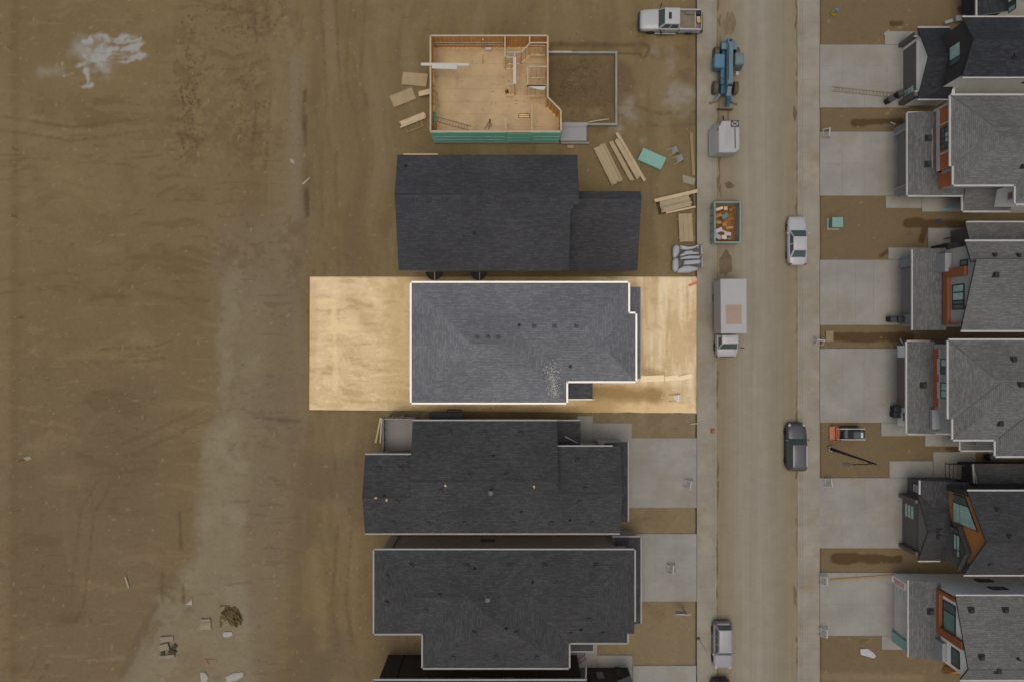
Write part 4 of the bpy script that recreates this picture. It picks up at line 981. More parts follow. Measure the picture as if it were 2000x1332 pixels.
yq = wallpt(ux-0.1, 1846, 243)[0]; r.box('window_trim', ux-0.2, yq, 4.36, ux-0.1, yq+0.16, 6.2, white); yq = wallpt(ux-0.1, 1846, 297)[0]; r.box('window_trim', ux-0.2, yq-0.16, 4.36, ux-0.1, yq, 6.2, white)
u2 = 39.45; r.box('side_panel', u2-0.1, Y(358, ZR)+0.05, 2.9, u2-0.01, Y(324, ZR), 6.2, w_rust); r.walls(u2, Y(361, ZR)+0.35, 58, 15, ZR-0.01, w_grey, name='wing_wall')
r.window_px(u2-0.1, (1841, 340), (1860, 326), frame=white, gl=pane_d, fw=0.12)
u3 = X(1984, ZR)+0.4; r.walls(u3, Y(398, ZR)+0.35, 58, 14, ZR-0.02, w_white, name='rear_wing_wall'); r.window_px(u3, (1969, 392), (1980, 374), frame=white, gl=w_rust, fw=0.12)
r.begin()
r.block(X(1857.5, ZR), Y(325, ZR), 60, Y(187, ZR), ZR, 0.34, 'x', 'hip', 'hip', 0.0, True, cap='E')
r.block(X(1863, ZR), Y(361, ZR), 60, Y(187, ZR)-0.5, ZR, 0.34, 'x', 'hip', 'hip', -0.01, True, cap=False)
r.block(X(1984, ZR), Y(398, ZR), 62, Y(230, ZR), ZR, 0.34, 'x', 'hip', 'hip', -0.02, True, cap=False); r.end()
g = lambda *pp: r.gutters(list(pp), ZR, white, False, 0.17)
g((2040, 187), (1857.5, 187)); g((1857.5, 187), (1857.5, 325)); g((1863, 325), (1863, 361)); g((1863, 361), (1984, 361)); g((1984, 361), (1984, 398)); g((1984, 398), (2040, 398))
fl = mat('valley_flashing', C(64, 68, 72), 0.4, 0.1, 3)
def valley(h, pa, pb):
    q = MB(); p0, p1 = Vector(h.at(*pa)), Vector(h.at(*pb)); q.bar(p0+Vector((0,0,0.02)), p1+Vector((0,0,0.02)), 0.12, 0.03); return q.build('valley_flashing', fl, h.roof)
valley(r, (1868, 321), (1950, 249)); valley(r, (1987, 357), (2010, 335))
for p in ((1998, 325),): r.vent(*p)
low = r.o.children[0]; s_ = r.roof; r.roof = low
r.vent(1814, 270, 0.4); r.vent(1813, 321, 0.4); r.roof = s_
r.box('snow_guard', 38.75, Y(327, 3.7), 3.45, 38.85, Y(252, 3.7), 3.66, grey_trim)
r.spout([(36.9, Y(240), 0.1), (37.35, Y(244), 0.12)], white, 0.06)
# R3 brown portal
r = House('house', 'grey house with dark brown portal round its upper window, third on the right', (44, 5), sh=SH_GREY, trim=white)
xe = X(1783, 3); yn, ysd = Y(487, 3), Y(645, 3)
low_roof(r, xe, 40.0, ysd, yn, 3.0, 3.8)
gx = 38.08; r.walls(gx, ysd+0.4, 41, yn-0.4, 3.0, w_grey, name='garage_wall'); r.garage_door(gx, Y(615), Y(525), 2.4, door_g)
r.box('garage_pier', gx-0.3, Y(524), -0.1, gx, Y(508), 2.9, MATS['stone_veneer']); r.box('garage_pier', gx-0.3, Y(634), -0.1, gx, Y(616), 2.9, MATS['stone_veneer'])
ux = 39.95; XR = 39.68
r.begin(); r.roof_face([(XR, 0.95, 6.4), (58, 0.95, 6.4), (58, 6.95, 8.4), (XR, 6.95, 8.4)])
r.roof_face([(XR, 8.69, 6.96), (58, 8.69, 6.96), (58, 6.8, 7.75), (XR, 6.8, 7.75)]); r.end(dark_trim)
r.gutter((XR, 0.95, 6.4), (58, 0.95, 6.4), white, 0.16); r.gutter((58, 8.69, 6.96), (XR, 8.69, 6.96), white, 0.16)
shed_walls(r, ux, 58, [(8.35, 6.9), (6.95, 7.45), (6.94, 8.2), (1.3, 6.35)], w_grey)
P0 = MB(); P0.box(39.62, 1.45, 3.9, ux, 1.62, 6.3); P0.box(39.62, 5.75, 3.9, ux, 6.55, 6.9); P0.box(39.62, 1.62, 3.9, ux, 5.75, 4.55); P0.build('portal_frame', w_umber, r.o)
r.window_px(ux-0.02, (1861, 606), (1884, 554), cols=4, split=[0.2, 0.36, 0.68], gl=[pane_d, pane_d, pane, pane], fw=0.1); r.window_px(ux-0.02, (1876, 522), (1891, 506), gl=pane_d, fw=0.12)
r.box('white_panel', 39.3, Y(531, 4.6), 3.4, 39.9, Y(495, 4.6), 4.75, panel_w)
r.begin(); r.roof_face([(X(1888, 3), Y(435, 3), 3.0), (58, Y(435, 3), 3.0), (58, 9.0, 3.7), (X(1888, 3), 9.0, 3.7)]); r.end(white, 'side_roof'); r.gutter((58, Y(435, 3), 3.0), (X(1888, 3), Y(435, 3), 3.0), white, 0.14)
r.walls(X(1888, 3)+0.4, 8.3, 58, Y(435, 3)-0.35, 2.9, w_dark, name='side_wall')
r.box('entry_recess', 40.9, 8.42, 0.0, 41.9, 9.2, 2.6, dark_trim)
r.roof = [o for o in r.o.children if o.name.startswith('roof')][0]
r.vent(1945, 536, 0.4); r.vent(1943, 499, 0.3); r.vent(1990, 500, 0.3)
fen = thing('side_gate', 'thin black gate leaf standing on the walk of the brown portal house', 'gate', (X(1855), Y(464), 0))
q = MB(); q.bar((X(1842), Y(467), 0.1), (X(1860), Y(463), 0.1), 0.06); q.bar((X(1842), Y(467), 0.95), (X(1875), Y(463), 0.95), 0.06); q.build('gate_rail', rail_m, fen)
q = MB()
for i in range(6): q.bar((X(1842+i*5), Y(467-i*0.8), 0.05), (X(1842+i*5), Y(467-i*0.8), 0.97), 0.04)
q.build('gate_bars', rail_m, fen)
# R4 red-brown strip, two window pairs
r = House('house', 'grey shingled house with red brown band and two window pairs, fourth on the right', (43, -5), sh=SH_GREY, trim=white)
xe = X(1772, 3); yn, ysd = Y(667, 3), Y(846, 3)
low_roof(r, xe, 39.1, ysd, yn, 3.0, 3.65, w=0.17); r.gutter((39.0, yn, 3.02), (xe, yn, 3.0), white, 0.12); r.gutter((xe, ysd, 3.02), (41, ysd, 3.02), white, 0.14)
gx = 37.65; r.walls(gx, ysd+0.4, 40, yn-0.4, 3.0, w_white, name='garage_wall'); r.garage_door(gx, Y(794), Y(698), 2.4, door_b)
r.window_w(gx, Y(819), Y(803), 1.1, 2.1, gl=pane_d)
ux = 39.0; r.walls(ux, Y(818, ZR)+0.35, 58, Y(665, ZR)-0.35, ZR, w_grey)
r.box('front_band', ux-0.1, Y(796, 4.3), 3.3, ux-0.005, Y(682, 4.3), 4.45, mat('red_band', C(160, 84, 52), 0.7, 0.1, 1)); r.box('band_cap', ux-0.12, Y(796, 4.3), 4.46, ux-0.006, Y(682, 4.3), 4.62, white)
for (a_, b_) in ((701, 731), (747, 778)):
    ya, yb = wallpt(ux, 1845, b_)[0], wallpt(ux, 1845, a_)[0]; r.window_w(ux, ya, yb, 4.66, 5.95, cols=2, gl=[pane, pane] if a_ > 740 else [pane_d, pane]); r.box('window_sill', ux-0.2, ya-0.03, 4.36, ux-0.121, yb+0.03, 4.64, white)
u2 = 39.35; r.walls(u2, Y(858, ZR)+0.35, 58, Y(818, ZR)+0.5, ZR-0.01, w_grey, name='wing_wall'); r.box('white_canopy', 38.6, Y(838, 4), 3.6, 39.34, Y(800, 4), 4.0, panel_w)
r.begin()
r.block(X(1853, ZR), Y(818, ZR), 60, Y(665, ZR), ZR, 0.34, 'x', 'hip', 'hip', 0.0, True, cap='E')
r.block(X(1862, ZR), Y(858, ZR), 60, Y(668, ZR), ZR, 0.34, 'x', 'hip', 'hip', -0.01, True, cap=False)
r.block(X(1945, ZR), Y(890, ZR), 64, Y(680, ZR), ZR, 0.34, 'x', 'hip', 'hip', -0.02, True, cap=False); r.end()
g((2040, 665), (1853, 665)); g((1853, 665), (1853, 818)); g((1862, 818), (1862, 858)); g((1862, 858), (1945, 858)); g((1945, 858), (1945, 890)); g((1945, 890), (2040, 890))
r.walls(X(1945, ZR)+0.4, Y(890, ZR)+0.35, 58, Y(858, ZR)+0.5, ZR-0.02, w_grey, name='rear_wing_wall')
valley(r, (1867, 815), (1955, 748)); valley(r, (1950, 857), (2000, 818))
r.vent(1980, 703, 0.4); r.vent(1954, 826, 0.4); r.vent(1994, 752, 0.4)
s_ = r.roof; r.roof = r.o.children[0]; r.vent(1804, 752, 0.4); r.roof = s_
r.begin(); r.roof_face([(X(1876, 3), Y(879, 3), 3.0), (46, Y(879, 3), 3.0), (46, Y(855, 3.3), 3.4), (X(1876, 3), Y(855, 3.3), 3.4)]); r.end(white, 'side_roof'); r.gutter((X(1876, 3), Y(879, 3), 3.0), (46, Y(879, 3), 3.0), white, 0.14); r.gutter((X(1876, 3), Y(855, 3), 3.0), (X(1876, 3), Y(879, 3), 3.0), white, 0.14)
r.spout([(X(1756), Y(662), 0.12), (X(1766), Y(678), 0.2)], white, 0.07)
# R5 dark gables with ochre gable wall
r = House('house', 'charcoal house with ochre upper gable and dark garage gable, fifth on the right', (43, -17), sh=SH_DARK, trim=dark_trim)
gx = 38.15
r.begin(); r.block(37.95, -20.5, 42, -14.4, 2.9, 0.52, 'x', 'gable', 'gable', 0, True)
r.roof_face([(X(1798, 3), -14.4, 3.0), (X(1798, 3), Y(938, 3), 3.0), (42, Y(938, 3), 3.9), (42, -15.4, 3.9), (X(1820, 3.5), -15.4, 3.5)]); r.end(dark_trim, 'garage_roof')
r.gutter((37.95, -20.5, 2.9), (X(1838, 3), -20.5, 2.9), white, 0.12); r.gutter((X(1798, 3), Y(938, 3), 3.0), (X(1798, 3), -14.3, 3.0), white, 0.15)
r.walls(gx, -20.1, 42, -14.8, 2.85, w_dark, name='garage_wall'); r.gable(gx-0.02, -20.1, -14.8, 2.7, 4.25, mat('stucco_grey', C(112, 108, 102), 0.9, 0.1, 3, bump=0.3))
r.box('garage_pier', 37.72, -15.2, -0.1, gx, -14.85, 2.85, w_dark); r.box('garage_pier', 37.72, -20.05, -0.1, gx, -19.7, 2.85, w_dark)
r.garage_door(gx, -19.6, -15.3, 2.1, door_d, wins=[(-16.9, -15.7, 0.55+0.5*i, 0.88+0.5*i) for i in range(3)])
ex = 38.6; r.walls(ex, -14.81, 42, Y(938, 3)-0.3, 2.95, w_dark, name='entry_wall'); r.window_w(ex, -14.5, -13.6, 1.0, 2.1, cols=1, rows=3, frame=dark_trim, gl=mat('frosted', C(180, 180, 174), 0.5, 0.05, 1))
ux = 40.5; XR = 40.25
r.begin(); r.roof_face([(XR, -13.25, 6.4), (60, -13.25, 6.4), (60, -17.06, 8.8), (XR, -17.06, 8.8)]); r.roof_face([(XR, -17.06, 8.8), (60, -17.06, 8.8), (60, -20.8, 5.9), (XR, -20.8, 5.9)]); r.cap((XR, -17.06, 8.8), (60, -17.06, 8.8)); r.end(dark_trim)
r.gutter((60, -13.25, 6.4), (XR, -13.25, 6.4), white, 0.14); r.gutter((XR, -20.8, 5.9), (60, -20.8, 5.9), white, 0.14)
shed_walls(r, ux, 60, [(-13.65, 6.35), (-17.06, 8.6), (-20.4, 5.9)], w_dark); shed_walls(r, ux-0.08, ux-0.005, [(-13.7, 6.35), (-17.06, 8.55), (-19.6, 6.5)], w_ochre, 'gable_cladding')
r.box('rake_board', XR-0.05, -13.75, 3.6, ux-0.09, -13.3, 6.2, dark_trim)
fr = MB(); Xw = ux-0.09
ow = [(-13.9, 4.3), (-16.5, 4.3), (-16.5, 7.55), (-13.9, 5.9)]
fr.loft([[(Xw-0.05, p[0], p[1]) for p in ow], [(Xw, p[0], p[1]) for p in ow]]); w = fr.build('window', dark_trim, r.o)
for pts, mm_ in (([(-13.97, 4.38), (-14.6, 4.38), (-14.6, 5.1), (-13.97, 5.1)], pane_d), ([(-14.7, 4.38), (-16.42, 4.38), (-16.42, 5.1), (-14.7, 5.1)], pane), ([(-13.97, 5.2), (-14.6, 5.2), (-14.6, 6.2), (-13.97, 5.8)], pane_d), ([(-14.7, 5.2), (-16.42, 5.2), (-16.42, 7.35), (-14.7, 6.27)], pane)): pane_poly(r, w, Xw-0.06, pts, mm_)
bx2 = 40.0
r.walls(bx2, -20.2, ux, -16.9, 5.5, w_dark, name='bay_wall'); r.gable(bx2-0.01, -20.2, -16.9, 5.4, 6.5, w_dark); rr_ = r.roof; r.begin(); r.block(bx2-0.12, -20.55, ux-0.1, -16.55, 5.5, 0.6, 'x', 'gable', 'gable', 0, True); r.end(dark_trim, 'bay_roof'); r.roof = rr_
r.window_px(bx2-0.01, (1863, 1084), (1876, 1046), cols=2, split=[0.3], rows=2, gl=[pane_d, pane, pane, pane])
for p in ((1948, 996), (1972, 1048), (1935, 1100)): r.vent(*p, size=0.3)
s_ = r.roof; r.roof = r.o.children[0]; r.vent(1836, 1036, 0.34); r.vent(1835, 1048, 0.34); r.roof = s_
r.begin(); r.roof_face([(X(1902, 3), Y(906, 3), 3.0), (58, Y(906, 3), 3.0), (58, -13.2, 3.5), (X(1902, 3), -13.2, 3.5)]); r.end(white, 'side_roof'); r.gutter((X(1902, 3), Y(906, 3), 3.0), (X(1902, 3), -13.2, 3.2), grey_trim, 0.14)
r.walls(X(1902, 3)+0.4, -13.75, 58, Y(906, 3)-0.3, 2.9, w_black, name='side_wall')
st = thing('entry_steps', 'concrete entry steps beside the charcoal house with the ochre gable', 'steps', (X(1865), Y(918), 0))
for i in range(4):
    q = MB(); q.box(X(1845+i*6), Y(932), 0.0, X(1900), Y(905), 0.16*(i+1)+0.03); q.build('step', conc, st)
for dyp in (904, 931):
    q = MB(); q.bar((X(1845), Y(dyp), 0.95), (X(1885), Y(dyp), 1.6), 0.06); q.bar((X(1845), Y(dyp), 0.05), (X(1845), Y(dyp), 0.97), 0.05); q.bar((X(1885), Y(dyp), 0.6), (X(1885), Y(dyp), 1.6), 0.05); q.build('handrail', rail_m, st)
# R6 white north wall, umber portal
r = House('house', 'grey house with white side wall and umber portal frame, lowest on the right', (44, -26), sh=SH_GREY, trim=white)
xe = X(1775, 3); yn, ysd = Y(1132, 3), Y(1283, 3)
low_roof(r, xe, 39.55, ysd, yn, 3.0, 3.8)
gx = 37.35; r.walls(gx, ysd+0.35, 40.5, yn-0.45, 3.0, w_white, name='garage_wall'); r.garage_door(gx, Y(1230), Y(1136), 2.3, door_w, wins=[(Y(1160), Y(1143), 0.5+0.55*i, 0.66+0.55*i) for i in range(3)])
r.box('garage_pier', gx-0.3, Y(1135), -0.1, gx, Y(1122), 2.9, w_white); r.box('garage_pier', gx-0.3, Y(1250), -0.1, gx, Y(1231), 2.9, mat('mint_board', C(130, 160, 148), 0.8, 0.1, 2))
r.box('pier_sign', gx-0.31, Y(1134), 0.4, gx-0.305, Y(1124), 2.2, mat('faded_red', C(190, 150, 148), 0.7, 0.2, 3))
XR = 39.2; ux = 39.5
r.begin(); r.roof_face([(XR, -22.5, 6.4), (58, -22.5, 6.4), (58, -28.2, 8.1), (XR, -28.2, 8.1)]); r.roof_face([(XR, -28.2, 8.1), (58, -28.2, 8.1), (58, -29.6, 7.0), (XR, -29.6, 7.0)]); r.cap((XR, -28.2, 8.1), (58, -28.2, 8.1)); r.end(dark_trim)
r.gutter((58, -22.5, 6.4), (XR, -22.5, 6.4), white, 0.14); r.gutter((XR, -29.6, 7.0), (58, -29.6, 7.0), white, 0.18)
shed_walls(r, ux, 58, [(-22.72, 6.35), (-28.15, 7.9), (-29.3, 6.95)], w_white)
P0 = MB(); P0.box(39.15, -26.9, 3.4, ux, -26.2, 7.2); P0.box(39.15, -23.1, 3.4, ux, -22.78, 6.2); P0.box(39.15, -26.2, 3.4, ux, -23.1, 4.1); P0.build('portal_frame', w_umber, r.o)
r.window_px(ux-0.02, (1843, 1236), (1867, 1184), cols=2, split=[0.72], gl=[pane_t, pane_d], fw=0.1); r.window_px(ux-0.02, (1859, 1296), (1875, 1273), gl=pane_d, fw=0.1)
r.box('white_panel', 39.05, Y(1290, 4.6), 3.5, ux-0.03, Y(1255, 4.6), 4.75, panel_w)
for (a_, z_) in ((43.9, 3.6), (44.0, 1.6)): r.window_n(-22.72, a_, a_+1.5, z_, z_+0.75, gl=pane_d)
for p in ((1897, 1192), (1964, 1192), (1917, 1284), (1950, 1309)): r.vent(*p, size=0.4)
r.vent(1988, 1286, kind='pipe')
s_ = r.roof; r.roof = r.o.children[0]; r.vent(1818, 1194, 0.4); r.roof = s_
r.box('side_fence', X(1843), Y(1303), 0.0, X(1873), Y(1301), 1.2, w_ochre)

# ------------------------------------------------------------------ house frame under construction
osb = mat('osb_floor', C(168, 144, 110), 0.85, 0.17, 0.5, bump=0.1)
osb_o = mat('osb_wall', C(205, 152, 90), 0.85, 0.2, 1.5, bump=0.1)
spf = mat('spruce_stud', C(214, 180, 128), 0.8, 0.12, 2.0)
plate = mat('top_plate', C(166, 152, 128), 0.8, 0.08, 2.0)
teal = mat('teal_membrane', C(126, 204, 180), 0.6, 0.10, 1.0)
found = mat('foundation', C(132, 126, 114), 0.9, 0.12, 1.0, bump=0.2)
FZ, TZ = 0.62, 3.34
lum_o = mat('offcut_wood', C(150, 120, 78), 0.8, 0.3, 1.0)
fh = thing('unfinished_house', 'half built timber house frame with open plywood floor and teal wrapped wall', 'building', (-2, 25, 0))
def zp(zx, zy, z=TZ): return Vector(P(740+zx/4, 30+zy/4, z))
out = [zp(403, 160), zp(1319, 160), zp(1319, 640), zp(1422, 746), zp(1422, 908), zp(403, 908)]
inside = [(p.x, p.y) for p in out]
q = MB(); q.prism([(p[0]*1.0, p[1]) for p in inside], -0.2, FZ-0.32); q.build('foundation_wall', found, fh)
q = MB(); q.prism(inside, FZ-0.31, FZ-0.03); q.build('rim_joist', spf, fh)
# plywood floor sheets, cut round the stair opening
hole = (zp(1090, 805, FZ).x, zp(1090, 805, FZ).y, zp(1180, 770, FZ).x, zp(1180, 770, FZ).y)
fx0, fx1, fy0, fy1 = out[0].x+0.05, out[1].x-0.05, out[5].y+0.05, out[0].y-0.05
def sub(rc, h):
    x0, y0, x1, y1 = rc; a0, b0, a1, b1 = max(x0, h[0]), max(y0, h[1]), min(x1, h[2]), min(y1, h[3])
    if a0 >= a1 or b0 >= b1: return [rc]
    return [t for t in ((x0, y0, a0, y1), (a1, y0, x1, y1), (a0, y0, a1, b0), (a0, b1, a1, y1)) if t[2]-t[0] > 0.03 and t[3]-t[1] > 0.03]
row = 0; y = fy0
while y < fy1-0.05:
    ya = min(y+1.22, fy1); x = fx0-(1.22 if row % 2 else 0)
    while x < fx1-0.02:
        xa = min(x+2.44, fx1)
        for t in sub((max(x, fx0), y, xa, ya), hole):
            if t[2]-t[0] < 0.1: continue
            q = MB(); q.box(t[0]+0.006, t[1]+0.006, FZ-0.025, t[2]-0.006, t[3]-0.006, FZ+rng.uniform(-0.002, 0.002)); q.build('floor_sheet', osb, fh)
        x += 2.44
    y += 1.22; row += 1
q = MB(); q.prism([(out[2].x-0.06, out[2].y-0.1), (out[3].x-0.08, out[3].y-0.02), (out[4].x-0.08, out[4].y+0.06), (out[2].x-0.06, out[4].y+0.06)][::-1], FZ-0.028, FZ-0.004); q.build('floor_sheet', osb, fh)
q = MB(); hx0, hy0, hx1, hy1 = hole
for (u0, v0, u1, v1) in ((hx0, hy0, hx1, hy0+0.06), (hx0, hy1-0.06, hx1, hy1), (hx0, hy0+0.06, hx0+0.06, hy1-0.06), (hx1-0.06, hy0+0.06, hx1, hy1-0.06), (hx0, (hy0+hy1)/2-0.03, hx1, (hy0+hy1)/2+0.03)): q.box(u0, v0, FZ-0.4, u1, v1, FZ-0.03)
q.build('stair_opening', mat('shaded_joist', C(130, 96, 56), 0.8, 0.2, 2), fh)
def stud_wall(p, q_, name='stud_wall', sheath=None, side=1, w=0.14, z0=FZ, z1=TZ, gaps=()):
    p, q_ = Vector((p[0], p[1], 0)), Vector((q_[0], q_[1], 0)); L = (q_-p).length; d = (q_-p).normalized(); ang = math.atan2(d.y, d.x); nrm = Vector((-d.y, d.x, 0))
    m = MB(); mid = (p+q_)/2
    m.obox(mid, L, w, z0, z0+0.04, ang); 
    n = max(1, int(L/0.41))
    for i in range(n+1):
        t = i*L/n
        if any(g0 < t < g1 for g0, g1 in gaps): continue
        c_ = p+d*min(max(t, 0.03), L-0.03); m.obox(c_, 0.04, w*0.98, z0+0.04, z1-0.08, ang)
    o = m.build(name, spf, fh)
    t = MB(); t.obox(mid, L, w, z1-0.08, z1, ang); t.build('top_plate', plate, o)
    if sheath:
        s_ = MB(); k = int(math.ceil(L/1.22))
        for i in range(k):
            a0, a1 = i*L/k, (i+1)*L/k; s_.obox(p+d*(a0+a1)/2+nrm*side*(w/2+0.008), (a1-a0)-0.008, 0.012, z0-0.2, z1-0.03, ang)
        s_.build('sheathing', sheath, o)
    return o
o_ = out
wN = stud_wall(o_[0], o_[1], sheath=osb_o, side=1); wE = stud_wall(o_[1], o_[2], sheath=osb_o, side=1); stud_wall(o_[2], o_[3], sheath=osb_o, side=1); stud_wall(o_[3], o_[4], sheath=osb_o, side=1)
wS = stud_wall(o_[4], o_[5], sheath=osb_o, side=1); wW = stud_wall(o_[5], o_[0], sheath=osb_o, side=1, gaps=((1.2, 3.0), (5.2, 6.6)))
for (a_, z_) in ((-0.12, 1.55), ):
    q = MB(); q.bar((o_[0].x+0.1, o_[0].y-0.1, 2.0), (zp(975, 165).x, o_[0].y-0.1, 2.0), 0.05, 0.14); q.bar((o_[0].x+0.1, o_[0].y-0.1, 1.5), (zp(975, 165).x, o_[0].y-0.1, 1.5), 0.05, 0.1); q.build('blocking', plate, fh)
for pts in (((985, 165), (985, 335)), ((985, 330), (1062, 330)), ((1060, 292), (1060, 545)), ((1000, 290), (1112, 290)), ((1112, 290), (1182, 216)), ((1178, 165), (1178, 216)), ((1182, 216), (1312, 216)),
            ((990, 541), (1072, 541)), ((1160, 402), (1312, 402)), ((1162, 402), (1162, 552)), ((1140, 552), (1312, 552)), ((1195, 690), (1195, 900)), ((992, 800), (992, 900))):
    stud_wall(zp(*pts[0]), zp(*pts[1]), 'partition', w=0.11)
for (p0, p1, z_) in (((1186, 240), (1302, 240), 2.6), ((1186, 316), (1292, 316), 1.3), ((1170, 490), (1300, 490), 1.9), ((1162, 628), (1284, 628), 1.7), ((1020, 310), (1056, 310), 2.7), ((1010, 384), (1100, 384), 3.0), ((1000, 630), (1050, 630), 1.3), ((1150, 580), (1300, 582), 2.4)):
    m_ = MB(); m_.bar(zp(p0[0], p0[1], z_), zp(p1[0], p1[1], z_), 0.09, 0.05); m_.build('header', plate, fh)
for (u, v) in ((812, 190), (812, 300)):
    m_ = MB(); m_.bar(zp(u, v, 3.3), zp(u+2, v+70, FZ+0.02), 0.09, 0.09); m_.build('post', spf, fh)
m_ = MB(); m_.box(zp(830, 272, FZ).x, zp(830, 285, FZ).y, FZ, zp(880, 272, FZ).x, zp(830, 262, FZ).y, FZ+0.4); tag(m_.build('bucket_box', mat('white_primed', C(178, 172, 160), 0.7, 0.05, 2), bevel=0.03), 'small white box on the plywood floor by the north wall', 'box')
q = MB(); q.box(zp(1050, 330).x, zp(1050, 540).y, TZ, zp(1072, 330).x, zp(1050, 330).y, TZ+0.04); q.build('stacked_plate', mat('white_primed', C(178, 172, 160), 0.7, 0.05, 2), fh)
q = MB(); q.face([zp(1140, 548), zp(1308, 545), zp(1290, 585), zp(1235, 580)]); q.build('paper_flap', MATS['white_primed'], fh)
# teal wrap on the south face: two sheets, seams taped
sy = o_[4].y-0.095; 
for (x0, x1, dy) in ((o_[5].x-0.02, zp(990, 900).x, 0.0), (zp(990, 900).x+0.01, zp(1195, 900).x, -0.06), (zp(1195, 900).x+0.01, o_[4].x+0.03, 0.0)):
    q = MB(); q.box(x0, sy-0.02+dy, FZ-0.25, x1, sy+dy+0.0, TZ-0.05); w = q.build('membrane', teal, fh)
    t = MB()
    for z_ in (1.05, 1.95): t.box(x0+0.1, sy-0.03+dy, z_, x1-0.1, sy-0.021+dy, z_+0.07)
    t.build('seam_tape', mat('seam_tape', C(196, 214, 204), 0.6, 0.2, 2), w)
q = MB(); q.box(o_[5].x-0.05, sy-0.10, -0.2, o_[4].x+0.05, sy-0.03, FZ-0.27); q.build('foundation_ledge', found, fh)
# garage foundation ring and porch slab
gp = [zp(1322, 290, 0.45), zp(1855, 290, 0.45), zp(1855, 852, 0.45), zp(1625, 852, 0.45)]
for i in range(3):
    p, q_ = gp[i], gp[i+1]; m = MB(); ang = math.atan2(q_.y-p.y, q_.x-p.x); ext = 0.2 if i != 1 else -0.2
    m.obox((p+q_)/2, (q_-p).length+ext, 0.2, -0.7, 0.45, ang); m.build('garage_foundation', found, fh)
m = MB(); m.bar((gp[0].x, gp[0].y+0.02, 0.48), (zp(1505, 290, 0.45).x, gp[0].y+0.02, 0.48), 0.16, 0.05); m.build('sill_plate', plate, fh)
slab_m = mat('porch_slab', C(134, 132, 130), 0.8, 0.06, 0.7)
m = MB(); m.loft([[zp(1424, 838, 0.75), zp(1640, 838, 0.75), zp(1622, 872, 0.7), zp(1424, 872, 0.7)][::-1], [zp(1424, 838, 0.65), zp(1640, 838, 0.65), zp(1622, 872, 0.6), zp(1424, 872, 0.6)][::-1]]); 
m.box(zp(1418, 872, 0.6).x, zp(1418, 985, 0.5).y, -0.1, zp(1622, 872, 0.6).x, zp(1418, 872, 0.6).y, 0.62); m.build('porch_slab', slab_m, fh)
m = MB(); m.box(zp(1424, 990, 0.4).x, zp(1424, 1005, 0.3).y, -0.1, zp(1645, 990, 0.3).x, zp(1424, 988, 0.4).y, 0.3); m.build('slab_edge', found, fh)
m = MB(); m.bar(zp(1640, 835, 0.55), zp(1795, 812, 0.1), 0.09, 0.05); m.build('brace', plate, fh)
# loose things lying on or in the frame
wb = MB(); p0, p1 = zp(330, 385, 3.4), zp(705, 388, 3.4); wb.bar(p0, p1, 0.26, 0.08); wb.bar(zp(415, 400, 3.42), zp(610, 405, 3.42), 0.45, 0.06)
tag(wb.build('beam', mat('white_primed', C(178, 172, 160)), bevel=0.01), 'long white beam laid across the west wall of the timber frame', 'beam')
lad = thing('ladder', 'grey ladder lying on the plywood floor of the timber frame', 'ladder', tuple(zp(570, 850, FZ)))
a0, a1 = zp(440, 810, FZ+0.05), zp(715, 885, FZ+0.05); dd = (a1-a0).normalized(); nn_ = Vector((-dd.y, dd.x, 0))*0.22
for sgn in (1, -1):
    q = MB(); q.bar(a0+nn_*sgn, a1+nn_*sgn, 0.06, 0.08); q.build('rail', mat('ladder_grey', C(118, 100, 84), 0.5, 0.1, 3), lad)
for i in range(1, 12):
    q = MB(); c_ = a0.lerp(a1, i/12); q.bar(c_-nn_, c_+nn_, 0.04, 0.03); q.build('rung', MATS['ladder_grey'], lad)
tp = thing('tripod', 'dark wooden tripod standing on the plywood floor', 'tripod', tuple(zp(865, 850, FZ)))
ap = zp(868, 822, FZ+1.1)
for (u, v) in ((828, 890), (858, 892), (880, 870)):
    q = MB(); q.bar(ap, zp(u, v, FZ+0.02), 0.05); q.build('leg', mat('tripod_wood', C(104, 76, 46), 0.7, 0.1, 3), tp)
q = MB(); q.obox(ap, 0.16, 0.16, ap.z-0.04, ap.z+0.12, 0.4); q.build('head', dark_trim, tp)
bl = MB(); bl.obox(zp(1000, 602, FZ), 0.3, 0.25, FZ, FZ+0.3, 0.5); tag(bl.build('tool_box', mat('tool_brown', C(66, 42, 26), 0.6, 0.2, 3), bevel=0.03), 'small dark brown tool box in the middle of the plywood floor', 'tool box')
bk = thing('material_pile', 'teal and orange rolls against the inner west wall of the timber frame', 'material pile', tuple(zp(430, 830, FZ)))
for i, (u, v, cc) in enumerate(((428, 780, (92, 136, 118)), (434, 815, (104, 140, 126)), (426, 850, (90, 130, 114)), (440, 870, (150, 106, 40)), (428, 885, (150, 96, 44)))):
    q = MB(); c_ = zp(u, v, FZ); q.tube([(c_.x, c_.y-0.25, FZ+0.13), (c_.x+0.1, c_.y+0.25, FZ+0.13)], 0.13, 8); q.build('roll', mat('roll_%s' % ('teal' if i < 3 else 'orange'), C(*cc), 0.6, 0.15, 3), bk)
q = MB()
for i in range(70):
    u, v = rng.uniform(430, 1290), rng.uniform(280, 890); c_ = zp(u, v, FZ)
    q.obox((c_.x, c_.y), rng.uniform(0.05, 0.35), rng.uniform(0.03, 0.09), FZ+0.003, FZ+0.02, rng.uniform(0, 3.1))
tag(q.build('offcuts', lum_o), 'small timber offcuts and shavings strewn over the plywood floor', 'offcuts', kind='stuff')
pd = thing('brace_boards', 'slanted brace boards leaning inside the west wall of the timber frame', 'boards', tuple(zp(440, 620, FZ)))
